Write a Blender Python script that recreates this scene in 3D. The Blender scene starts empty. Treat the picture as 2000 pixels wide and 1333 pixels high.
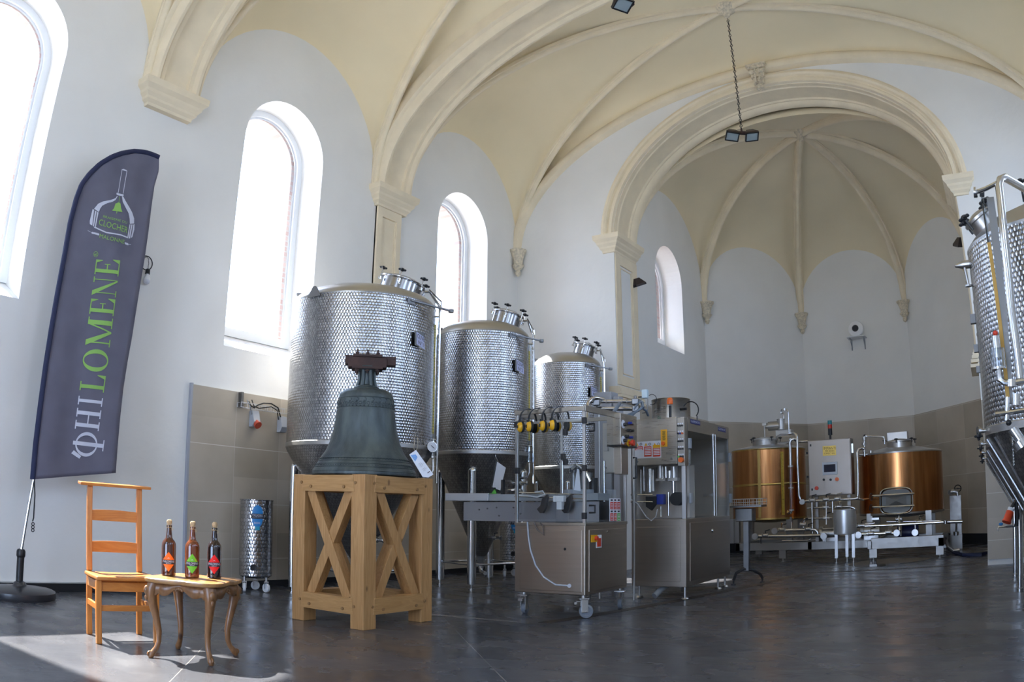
import bpy, bmesh, math, random
from math import sin, cos, pi, sqrt, radians, atan2, hypot, tan
from mathutils import Vector, Matrix
from mathutils.geometry import tessellate_polygon
random.seed(7)
SC = bpy.context.scene
COL = SC.collection
# ------------------------------------------------------------------ camera (a fisheye lens, as the photograph's)
F = 1596.0; PITCH = .2063; ROLL = -.0047; YAW = .5776; CAMH = .88
cam_d = bpy.data.cameras.new('camera'); cam = bpy.data.objects.new('camera', cam_d); COL.objects.link(cam); SC.camera = cam
cam_d.type = 'PANO'; cam_d.panorama_type = 'FISHEYE_LENS_POLYNOMIAL'
cam_d.sensor_width = 36; cam_d.sensor_height = 24; cam_d.sensor_fit = 'HORIZONTAL'
cam_d.fisheye_fov = radians(180)
cam_d.fisheye_polynomial_k0 = 0; cam_d.fisheye_polynomial_k1 = -(2000/36)/F
cam_d.fisheye_polynomial_k2 = 0; cam_d.fisheye_polynomial_k3 = 0; cam_d.fisheye_polynomial_k4 = 0
cam_d.clip_start = .05; cam_d.clip_end = 200
cp_, sp_, cr_, sr_ = cos(PITCH), sin(PITCH), cos(ROLL), sin(ROLL)
def _rr(u): return Vector((cr_*u[0]-sr_*u[1], sr_*u[0]+cr_*u[1], u[2]))
_up, _rt, _fw = _rr((0, cp_, -sp_)), _rr((1, 0, 0)), _rr((0, -sp_, -cp_))
CM = Matrix((cos(YAW)*_rt-sin(YAW)*_fw, cos(YAW)*_fw+sin(YAW)*_rt, _up))
m4 = CM.to_4x4(); m4.translation = (0, 0, CAMH); cam.matrix_world = m4
# ------------------------------------------------------------------ sky, sun, exposure
world = bpy.data.worlds.new('sky'); SC.world = world; world.use_nodes = True
bg = world.node_tree.nodes['Background']; bg.inputs[0].default_value = (.53, .69, 1.0, 1); bg.inputs[1].default_value = 6.2
SUND = Vector((1, .09, -1.20)).normalized()
sun_d = bpy.data.lights.new('sun', 'SUN'); sun_d.energy = 24; sun_d.angle = radians(.8); sun_d.color = (1, .94, .84)
sun = bpy.data.objects.new('sun', sun_d); COL.objects.link(sun); sun.location = (-12, 2, 14)
sun.rotation_euler = SUND.to_track_quat('-Z', 'Y').to_euler()
SC.view_settings.view_transform = 'Standard'; SC.view_settings.look = 'None'
SC.view_settings.exposure = 0.50; SC.view_settings.gamma = 1.0; SC.view_settings.use_curve_mapping = False
cy_ = SC.cycles
cy_.use_denoising = True; cy_.max_bounces = 9; cy_.diffuse_bounces = 6; cy_.glossy_bounces = 4; cy_.transmission_bounces = 6
cy_.transparent_max_bounces = 14; cy_.caustics_reflective = True; cy_.caustics_refractive = False
cy_.sample_clamp_indirect = 6.0; cy_.blur_glossy = 1.0
def portal(loc, rot, sx, sy):            # guides sky light through an opening in the walls
    l = bpy.data.lights.new('window_portal', 'AREA'); l.shape = 'RECTANGLE'; l.size = sx; l.size_y = sy
    l.cycles.is_portal = True
    o = bpy.data.objects.new('window_portal', l); o.location = loc; o.rotation_euler = rot; COL.objects.link(o)
# ------------------------------------------------------------------ measuring: a photo direction met with a plane of the room
def ray(px, py):
    u, v = px-1000, 666.5-py; r = max(hypot(u, v), 1e-9); t = r/F; s = sin(t)/r
    return CM @ Vector((u*s, v*s, -cos(t)))
O_ = Vector((0, 0, CAMH))
def at_x(px, py, X): d = ray(px, py); return O_ + d*(X/d.x)
def at_y(px, py, Y): d = ray(px, py); return O_ + d*(Y/d.y)
def at_z(px, py, Z): d = ray(px, py); return O_ + d*((Z-CAMH)/d.z)
def at_d(px, py, D): d = ray(px, py); return O_ + d*(D/hypot(d.x, d.y))
# ------------------------------------------------------------------ materials
def lin(c): return tuple(((v/255)/12.92 if v/255 <= .04045 else ((v/255+.055)/1.055)**2.4) for v in c) + (1,)
MATS = {}
def mat(name, col, rough=.5, metal=0, bump=0, bscale=40, var=0, vscale=6, spec=.5, stretch=None, rvar=0, emit=None, coat=0, alpha=None, col2=None, sss=0):
    if name in MATS: return MATS[name]
    m = bpy.data.materials.new(name); m.use_nodes = True; nt = m.node_tree; N = nt.nodes; L = nt.links
    b = N['Principled BSDF']; b.inputs['Roughness'].default_value = rough; b.inputs['Metallic'].default_value = metal
    b.inputs['Specular IOR Level'].default_value = spec
    if coat: b.inputs['Coat Weight'].default_value = coat; b.inputs['Coat Roughness'].default_value = .08
    c = lin(col) if max(col) > 1 else tuple(col)+(1,)
    b.inputs['Base Color'].default_value = c
    tc = N.new('ShaderNodeTexCoord'); mp = N.new('ShaderNodeMapping'); L.new(tc.outputs['Object'], mp.inputs[0])
    if stretch: mp.inputs['Scale'].default_value = stretch
    if var or col2:
        n = N.new('ShaderNodeTexNoise'); n.inputs['Scale'].default_value = vscale; n.inputs['Detail'].default_value = 5; L.new(mp.outputs[0], n.inputs[0])
        rp = N.new('ShaderNodeValToRGB'); L.new(n.outputs[0], rp.inputs[0]); rp.color_ramp.elements[0].position = .32; rp.color_ramp.elements[1].position = .68
        c2 = (lin(col2) if max(col2) > 1 else tuple(col2)+(1,)) if col2 else tuple(min(1, v*(1+var)) for v in c[:3])+(1,)
        c1 = c if col2 else tuple(v*(1-var) for v in c[:3])+(1,)
        rp.color_ramp.elements[0].color = c1; rp.color_ramp.elements[1].color = c2
        L.new(rp.outputs[0], b.inputs['Base Color'])
    if rvar:
        n2 = N.new('ShaderNodeTexNoise'); n2.inputs['Scale'].default_value = vscale*2.3; n2.inputs['Detail'].default_value = 6; L.new(mp.outputs[0], n2.inputs[0])
        mr = N.new('ShaderNodeMapRange'); mr.inputs[3].default_value = max(.02, rough-rvar); mr.inputs[4].default_value = rough+rvar
        mr.inputs[1].default_value = .3; mr.inputs[2].default_value = .7
        L.new(n2.outputs[0], mr.inputs[0]); L.new(mr.outputs[0], b.inputs['Roughness'])
    if bump:
        n3 = N.new('ShaderNodeTexNoise'); n3.inputs['Scale'].default_value = bscale; n3.inputs['Detail'].default_value = 4; L.new(mp.outputs[0], n3.inputs[0])
        bp = N.new('ShaderNodeBump'); bp.inputs['Strength'].default_value = 1; bp.inputs['Distance'].default_value = bump
        L.new(n3.outputs[0], bp.inputs['Height']); L.new(bp.outputs[0], b.inputs['Normal'])
    if emit: b.inputs['Emission Color'].default_value = lin(emit[0]); b.inputs['Emission Strength'].default_value = emit[1]
    MATS[name] = m; return m
PL = mat('white_plaster', (.81, .80, .77), .85, bump=.004, bscale=7, var=.03, vscale=1.2, spec=.2)
CE = mat('cream_vault_plaster', (.88, .765, .535), .85, bump=.004, bscale=5, var=.035, vscale=1.0, spec=.2)
TR = mat('cream_moulding', (.83, .72, .53), .7, bump=.002, bscale=30, var=.05, vscale=4, spec=.3)
ORN = mat('carved_stone', (.74, .65, .49), .8, bump=.02, bscale=38, var=.2, vscale=30)
EDGE = mat('grey_edge_strip', (.35, .37, .42), .5)
BASEB = mat('black_skirting', (.012, .012, .014), .5)
WFR = mat('white_window_frame', (.80, .82, .84), .35, spec=.5)
STEEL = mat('brushed_steel', (.44, .40, .345), .30, 1, stretch=(1, 1, 22), rvar=.04, var=.03, vscale=3)
STEELH = mat('brushed_steel_across', (.42, .39, .345), .34, 1, stretch=(22, 22, 1), rvar=.04, var=.03, vscale=3)
SATIN = mat('satin_steel', (.53, .52, .505), .36, 1, rvar=.05, vscale=5)
POL = mat('polished_steel', (.66, .66, .66), .14, 1, rvar=.04, vscale=4)
PANEL = mat('cabinet_steel', (.46, .405, .345), .33, 1, stretch=(1, 1, 30), rvar=.04, var=.03, vscale=2)
DKST = mat('dark_steel', (.20, .20, .20), .38, 1, rvar=.05, var=.1)
BLK = mat('black_plastic', (.014, .014, .016), .42)
BLR = mat('black_rubber', (.02, .02, .02), .7)
GREYP = mat('grey_plastic', (.30, .32, .34), .5)
WHP = mat('white_plastic', (.75, .76, .78), .4)
REDP = mat('red_plastic', (.62, .05, .02), .35)
ORP = mat('orange_plastic', (.85, .16, .02), .3)
YEL = mat('yellow_plastic', (.80, .42, .015), .32)
BLUEP = mat('blue_plastic', (.02, .04, .30), .4)
GRN = mat('green_plastic', (.10, .42, .05), .4)
IRON = mat('rusty_iron', (.055, .035, .032), .75, .35, bump=.003, bscale=40, col2=(.10, .055, .045), vscale=9)
BRZ = mat('bronze_patina', (.046, .057, .061), .46, .5, bump=.0025, bscale=40, col2=(.105, .130, .129), vscale=5, rvar=.1, stretch=(2, 2, .6))
CLOTH = mat('flag_cloth', (.15, .148, .195), .85, bump=.001, bscale=300, var=.06, vscale=5, spec=.2)
NAVY = mat('flag_sleeve', (.018, .024, .07), .8)
PRW = mat('print_white', (.62, .64, .74), .7)
PRG = mat('print_green', (.28, .52, .12), .7)
PAPER = mat('paper', (.72, .74, .80), .7)
INK = mat('black_ink', (.02, .02, .03), .6)
CHAINM = mat('chain_iron', (.05, .04, .035), .6, .6)
BRICKC = None
# wood: stretched grain with knots
def wood(name, c1, c2, c3, scale=(14, 14, 1.2), rough=.5, knots=True, coat=0, dist=3.2):
    m = bpy.data.materials.new(name); m.use_nodes = True; N = m.node_tree.nodes; L = m.node_tree.links; b = N['Principled BSDF']
    tc = N.new('ShaderNodeTexCoord'); mp = N.new('ShaderNodeMapping'); mp.inputs['Scale'].default_value = scale
    L.new(tc.outputs['Object'], mp.inputs[0])
    n = N.new('ShaderNodeTexNoise'); n.inputs['Scale'].default_value = 1.6; n.inputs['Detail'].default_value = 6; n.inputs['Distortion'].default_value = dist; L.new(mp.outputs[0], n.inputs[0])
    r = N.new('ShaderNodeValToRGB'); L.new(n.outputs[0], r.inputs[0])
    r.color_ramp.elements[0].position = .3; r.color_ramp.elements[0].color = tuple(c1)+(1,)
    r.color_ramp.elements[1].position = .72; r.color_ramp.elements[1].color = tuple(c2)+(1,)
    out = r.outputs[0]
    if knots:
        v = N.new('ShaderNodeTexVoronoi'); v.inputs['Scale'].default_value = 3.1; mp2 = N.new('ShaderNodeMapping'); mp2.inputs['Scale'].default_value = (1.6, 1.6, .9)
        L.new(tc.outputs['Object'], mp2.inputs[0]); L.new(mp2.outputs[0], v.inputs[0])
        r2 = N.new('ShaderNodeValToRGB'); L.new(v.outputs['Distance'], r2.inputs[0])
        r2.color_ramp.elements[0].position = .045; r2.color_ramp.elements[0].color = (1, 1, 1, 1); r2.color_ramp.elements[1].position = .085; r2.color_ramp.elements[1].color = (0, 0, 0, 1)
        mx = N.new('ShaderNodeMix'); mx.data_type = 'RGBA'; L.new(r2.outputs[0], mx.inputs[0]); L.new(out, mx.inputs[6]); mx.inputs[7].default_value = tuple(c3)+(1,)
        out = mx.outputs[2]
    L.new(out, b.inputs['Base Color']); b.inputs['Roughness'].default_value = rough
    if coat: b.inputs['Coat Weight'].default_value = coat; b.inputs['Coat Roughness'].default_value = .15
    bp = N.new('ShaderNodeBump'); bp.inputs['Distance'].default_value = .001; L.new(n.outputs[0], bp.inputs['Height']); L.new(bp.outputs[0], b.inputs['Normal'])
    MATS[name] = m; return m
OAK = wood('oak_beam', (.40, .205, .07), (.55, .31, .125), (.20, .10, .035))
OAKX = wood('oak_beam_across', (.41, .215, .07), (.57, .325, .13), (.20, .10, .035), scale=(1.2, 1.2, 14))
PINE = wood('orange_pine', (.42, .14, .024), (.57, .225, .045), (.3, .1, .02), knots=False, rough=.35, coat=.3)
PINEX = wood('orange_pine_across', (.42, .14, .024), (.57, .225, .045), (.3, .1, .02), scale=(1.5, 1.5, 12), knots=False, rough=.35, coat=.3)
WALN = wood('carved_walnut', (.15, .062, .020), (.27, .125, .045), (.05, .02, .01), scale=(7, 7, 2), rough=.38, coat=.3)
WALT = wood('table_top_wood', (.30, .14, .045), (.44, .23, .08), (.1, .05, .02), scale=(2, 12, 3), rough=.3, knots=False, coat=.5)
def nodes_mat(name):
    m = bpy.data.materials.new(name); m.use_nodes = True; MATS[name] = m
    return m, m.node_tree.nodes, m.node_tree.links, m.node_tree.nodes['Principled BSDF']
def math_(N, L, op, a, b=None, c=None):
    n = N.new('ShaderNodeMath'); n.operation = op
    for i, v in enumerate((a, b, c)):
        if v is None: continue
        if isinstance(v, (int, float)): n.inputs[i].default_value = v
        else: L.new(v, n.inputs[i])
    return n.outputs[0]
# dimpled (engine-turned) stainless steel, driven by a UV map whose unit is one dimple
def dimple(name, col, rough, strength):
    m, N, L, b = nodes_mat(name)
    b.inputs['Metallic'].default_value = 1; b.inputs['Roughness'].default_value = rough
    uv = N.new('ShaderNodeUVMap'); uv.uv_map = 'UVMap'; sx = N.new('ShaderNodeSeparateXYZ'); L.new(uv.outputs[0], sx.inputs[0])
    u, v = sx.outputs[0], sx.outputs[1]
    half = math_(N, L, 'MULTIPLY', v, .5)
    def layer(o):
        uu, vv = math_(N, L, 'ADD', u, o), math_(N, L, 'ADD', half, o)
        fu = math_(N, L, 'SUBTRACT', math_(N, L, 'FRACT', uu), .5); fv = math_(N, L, 'MULTIPLY', math_(N, L, 'SUBTRACT', math_(N, L, 'FRACT', vv), .5), 1.732)
        d = math_(N, L, 'ADD', math_(N, L, 'MULTIPLY', fu, fu), math_(N, L, 'MULTIPLY', fv, fv))
        cid = math_(N, L, 'ADD', math_(N, L, 'FLOOR', uu), math_(N, L, 'MULTIPLY', math_(N, L, 'FLOOR', vv), 37.31+o)); return d, fv, cid
    dA, fA, cA = layer(0.0); dB, fB, cB = layer(.5)
    pick = math_(N, L, 'LESS_THAN', dA, dB); inv = math_(N, L, 'SUBTRACT', 1.0, pick)
    sel = lambda p_, q_: math_(N, L, 'ADD', math_(N, L, 'MULTIPLY', p_, pick), math_(N, L, 'MULTIPLY', q_, inv))
    d2 = math_(N, L, 'MINIMUM', dA, dB); fv = sel(fA, fB); cidv = sel(cA, cB)
    h = math_(N, L, 'SUBTRACT', .5, math_(N, L, 'MULTIPLY', d2, 2.0))
    # each scale leans a little, the way overlapping grinding marks do
    h = math_(N, L, 'ADD', h, math_(N, L, 'MULTIPLY', fv, .12))
    bp = N.new('ShaderNodeBump'); bp.inputs['Strength'].default_value = 1; bp.inputs['Distance'].default_value = strength
    L.new(h, bp.inputs['Height']); L.new(bp.outputs[0], b.inputs['Normal'])
    cell = N.new('ShaderNodeCombineXYZ'); L.new(cidv, cell.inputs[0])
    wn = N.new('ShaderNodeTexWhiteNoise'); L.new(cell.outputs[0], wn.inputs[0])
    rp = N.new('ShaderNodeValToRGB'); L.new(wn.outputs[0], rp.inputs[0])
    rp.color_ramp.elements[0].color = tuple(c*.80 for c in col)+(1,); rp.color_ramp.elements[1].color = tuple(min(1, c*1.12) for c in col)+(1,)
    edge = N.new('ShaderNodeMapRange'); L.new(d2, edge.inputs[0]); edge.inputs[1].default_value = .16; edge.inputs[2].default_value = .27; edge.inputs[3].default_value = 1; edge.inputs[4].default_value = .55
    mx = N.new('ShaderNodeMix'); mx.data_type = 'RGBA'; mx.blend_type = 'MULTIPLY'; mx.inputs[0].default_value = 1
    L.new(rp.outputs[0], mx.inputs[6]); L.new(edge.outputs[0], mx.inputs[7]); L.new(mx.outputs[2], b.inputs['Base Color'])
    return m
DIMP = dimple('dimpled_steel', (.50, .50, .51), .17, .0032)
DIMC = dimple('dimpled_cone_steel', (.42, .41, .40), .30, .0020)
# copper sheet with vertical streaks
def copper(name, c1, c2, rough):
    m, N, L, b = nodes_mat(name); b.inputs['Metallic'].default_value = 1; b.inputs['Roughness'].default_value = rough
    tc = N.new('ShaderNodeTexCoord'); mp = N.new('ShaderNodeMapping'); mp.inputs['Scale'].default_value = (9, 9, .5); L.new(tc.outputs['Object'], mp.inputs[0])
    n = N.new('ShaderNodeTexNoise'); n.inputs['Scale'].default_value = 2; n.inputs['Detail'].default_value = 6; L.new(mp.outputs[0], n.inputs[0])
    r = N.new('ShaderNodeValToRGB'); L.new(n.outputs[0], r.inputs[0]); r.color_ramp.elements[0].position = .3; r.color_ramp.elements[1].position = .7
    r.color_ramp.elements[0].color = c1+(1,); r.color_ramp.elements[1].color = c2+(1,); L.new(r.outputs[0], b.inputs['Base Color'])
    bp = N.new('ShaderNodeBump'); bp.inputs['Distance'].default_value = .0012; L.new(n.outputs[0], bp.inputs['Height']); L.new(bp.outputs[0], b.inputs['Normal'])
    return m
COP = copper('copper_sheet', (.44, .185, .07), (.62, .30, .115), .24)
BRS = copper('brass_band', (.58, .38, .11), (.74, .50, .17), .27)
# see-through sheets: light passes straight, with a little reflection
def sheet(name, tint, refl=.08, rough=.02, lo=.02):
    m = bpy.data.materials.new(name); m.use_nodes = True; N = m.node_tree.nodes; L = m.node_tree.links; N.clear()
    o = N.new('ShaderNodeOutputMaterial'); t = N.new('ShaderNodeBsdfTransparent'); g = N.new('ShaderNodeBsdfGlossy'); mx = N.new('ShaderNodeMixShader'); lw = N.new('ShaderNodeLayerWeight')
    t.inputs[0].default_value = tuple(tint)+(1,); g.inputs['Roughness'].default_value = rough; lw.inputs[0].default_value = .25
    mr = N.new('ShaderNodeMapRange'); mr.inputs[3].default_value = lo; mr.inputs[4].default_value = refl*4; L.new(lw.outputs['Facing'], mr.inputs[0])
    L.new(mr.outputs[0], mx.inputs[0]); L.new(t.outputs[0], mx.inputs[1]); L.new(g.outputs[0], mx.inputs[2]); L.new(mx.outputs[0], o.inputs[0])
    MATS[name] = m; return m
GLASS = sheet('window_glass', (.96, .98, 1.0))
ACR = sheet('clear_guard_plastic', (.92, .94, .95), .022, .05, .025)
LGLASS = sheet('valve_glass', (.75, .80, .85), .15, .05, .12)
def bottle_glass(name, col):
    m, N, L, b = nodes_mat(name)
    b.inputs['Base Color'].default_value = tuple(col)+(1,); b.inputs['Roughness'].default_value = .03
    b.inputs['Transmission Weight'].default_value = .5; b.inputs['IOR'].default_value = 1.5; b.inputs['Coat Weight'].default_value = 1.0; b.inputs['Coat Roughness'].default_value = .02
    return m
# polished dark concrete floor with diagonal saw cuts
def floor_mat():
    m, N, L, b = nodes_mat('polished_concrete')
    tc = N.new('ShaderNodeTexCoord'); sx = N.new('ShaderNodeSeparateXYZ'); L.new(tc.outputs['Object'], sx.inputs[0])
    n = N.new('ShaderNodeTexNoise'); n.inputs['Scale'].default_value = 1.1; n.inputs['Detail'].default_value = 9; n.inputs['Distortion'].default_value = .6; L.new(tc.outputs['Object'], n.inputs[0])
    r = N.new('ShaderNodeValToRGB'); L.new(n.outputs[0], r.inputs[0]); r.color_ramp.elements[0].position = .3; r.color_ramp.elements[1].position = .72
    r.color_ramp.elements[0].color = (.045, .046, .054, 1); r.color_ramp.elements[1].color = (.092, .094, .106, 1)
    mp = N.new('ShaderNodeMapping'); mp.inputs['Rotation'].default_value = (0, 0, .5); mp.inputs['Scale'].default_value = (1.2, 2.2, 1); L.new(tc.outputs['Object'], mp.inputs[0])
    n2 = N.new('ShaderNodeTexNoise'); n2.inputs['Scale'].default_value = 1.7; n2.inputs['Detail'].default_value = 8; L.new(mp.outputs[0], n2.inputs[0])
    s = N.new('ShaderNodeMapRange'); s.inputs[1].default_value = .62; s.inputs[2].default_value = .8; s.inputs[4].default_value = .07; L.new(n2.outputs[0], s.inputs[0])
    n3 = N.new('ShaderNodeTexNoise'); n3.inputs['Scale'].default_value = 260; L.new(tc.outputs['Object'], n3.inputs[0])
    sp = N.new('ShaderNodeMapRange'); sp.inputs[1].default_value = .74; sp.inputs[2].default_value = .80; sp.inputs[4].default_value = .5; L.new(n3.outputs[0], sp.inputs[0])
    mx = N.new('ShaderNodeMix'); mx.data_type = 'RGBA'; L.new(math_(N, L, 'MAXIMUM', s.outputs[0], sp.outputs[0]), mx.inputs[0]); L.new(r.outputs[0], mx.inputs[6]); mx.inputs[7].default_value = (.26, .26, .25, 1)
    sm = math_(N, L, 'ADD', sx.outputs[0], sx.outputs[1])
    def line(val, off, per, w):
        q = math_(N, L, 'FRACT', math_(N, L, 'DIVIDE', math_(N, L, 'ADD', val, off), per)); q = math_(N, L, 'ABSOLUTE', math_(N, L, 'SUBTRACT', q, .5))
        return math_(N, L, 'LESS_THAN', math_(N, L, 'SUBTRACT', .5, q), w/per)
    df = math_(N, L, 'SUBTRACT', sx.outputs[0], sx.outputs[1])
    ln = math_(N, L, 'MAXIMUM', line(sm, 1.15, 2.32, .0035), line(df, 8.0, 4.6, .0035))
    mx2 = N.new('ShaderNodeMix'); mx2.data_type = 'RGBA'; L.new(ln, mx2.inputs[0]); L.new(mx.outputs[2], mx2.inputs[6]); mx2.inputs[7].default_value = (.22, .21, .20, 1)
    L.new(mx2.outputs[2], b.inputs['Base Color'])
    rr = N.new('ShaderNodeMapRange'); rr.inputs[1].default_value = .3; rr.inputs[2].default_value = .7; rr.inputs[3].default_value = .17; rr.inputs[4].default_value = .36; L.new(n2.outputs[0], rr.inputs[0]); L.new(rr.outputs[0], b.inputs['Roughness'])
    bp = N.new('ShaderNodeBump'); bp.inputs['Distance'].default_value = .004; n4 = N.new('ShaderNodeTexNoise'); n4.inputs['Scale'].default_value = 5; n4.inputs['Detail'].default_value = 5; L.new(tc.outputs['Object'], n4.inputs[0]); L.new(n4.outputs[0], bp.inputs['Height']); L.new(bp.outputs[0], b.inputs['Normal'])
    return m
FLOORM = floor_mat()
# large beige wall tiles; joints follow height and the run along the wall
def tile_mat(name, axis, off, w, h, z0=0.0):
    m, N, L, b = nodes_mat(name)
    uv = N.new('ShaderNodeUVMap'); uv.uv_map = 'UVMap'; sx = N.new('ShaderNodeSeparateXYZ'); L.new(uv.outputs[0], sx.inputs[0])
    def line(val, o, per, wd):
        q = math_(N, L, 'FRACT', math_(N, L, 'DIVIDE', math_(N, L, 'ADD', val, o), per)); q = math_(N, L, 'ABSOLUTE', math_(N, L, 'SUBTRACT', q, .5))
        return math_(N, L, 'LESS_THAN', math_(N, L, 'SUBTRACT', .5, q), wd/per)
    ln = math_(N, L, 'MAXIMUM', math_(N, L, 'MULTIPLY', line(sx.outputs[0], off, w, .0025), .6), line(sx.outputs[1], z0, h, .004))
    cell = N.new('ShaderNodeCombineXYZ'); L.new(math_(N, L, 'FLOOR', math_(N, L, 'DIVIDE', sx.outputs[0], w)), cell.inputs[0]); L.new(math_(N, L, 'FLOOR', math_(N, L, 'DIVIDE', sx.outputs[1], h)), cell.inputs[1])
    wn = N.new('ShaderNodeTexWhiteNoise'); L.new(cell.outputs[0], wn.inputs[0])
    n = N.new('ShaderNodeTexNoise'); n.inputs['Scale'].default_value = 1.3; n.inputs['Detail'].default_value = 7; L.new(uv.outputs[0], n.inputs[0])
    f = math_(N, L, 'ADD', math_(N, L, 'MULTIPLY', wn.outputs[0], .3), math_(N, L, 'MULTIPLY', n.outputs[0], .7))
    r = N.new('ShaderNodeValToRGB'); L.new(f, r.inputs[0]); r.color_ramp.elements[0].position = .3; r.color_ramp.elements[1].position = .7
    r.color_ramp.elements[0].color = (.37, .32, .25, 1); r.color_ramp.elements[1].color = (.55, .485, .395, 1)
    mx = N.new('ShaderNodeMix'); mx.data_type = 'RGBA'; L.new(ln, mx.inputs[0]); L.new(r.outputs[0], mx.inputs[6]); mx.inputs[7].default_value = (.62, .59, .53, 1)
    L.new(mx.outputs[2], b.inputs['Base Color']); b.inputs['Roughness'].default_value = .42
    return m
TILE = tile_mat('beige_wall_tiles', 0, 0.0, .60, .567, -.30)
TILEA = tile_mat('beige_apse_tiles', 0, 0.0, .90, .62, .0)
def brick_mat():
    m, N, L, b = nodes_mat('outside_brick'); tc = N.new('ShaderNodeTexCoord'); br = N.new('ShaderNodeTexBrick')
    mp = N.new('ShaderNodeMapping'); mp.inputs['Rotation'].default_value = (radians(90), 0, 0); L.new(tc.outputs['Object'], mp.inputs[0])
    uv = N.new('ShaderNodeUVMap'); uv.uv_map = 'UVMap'; L.new(uv.outputs[0], br.inputs[0])
    br.inputs['Scale'].default_value = 1; br.inputs['Brick Width'].default_value = .21; br.inputs['Row Height'].default_value = .065; br.inputs['Mortar Size'].default_value = .009
    br.inputs['Color1'].default_value = (.46, .30, .25, 1); br.inputs['Color2'].default_value = (.58, .43, .37, 1); br.inputs['Mortar'].default_value = (.5, .45, .4, 1)
    L.new(br.outputs[0], b.inputs['Base Color']); b.inputs['Roughness'].default_value = .9
    return m
BRICK = brick_mat()
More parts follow.
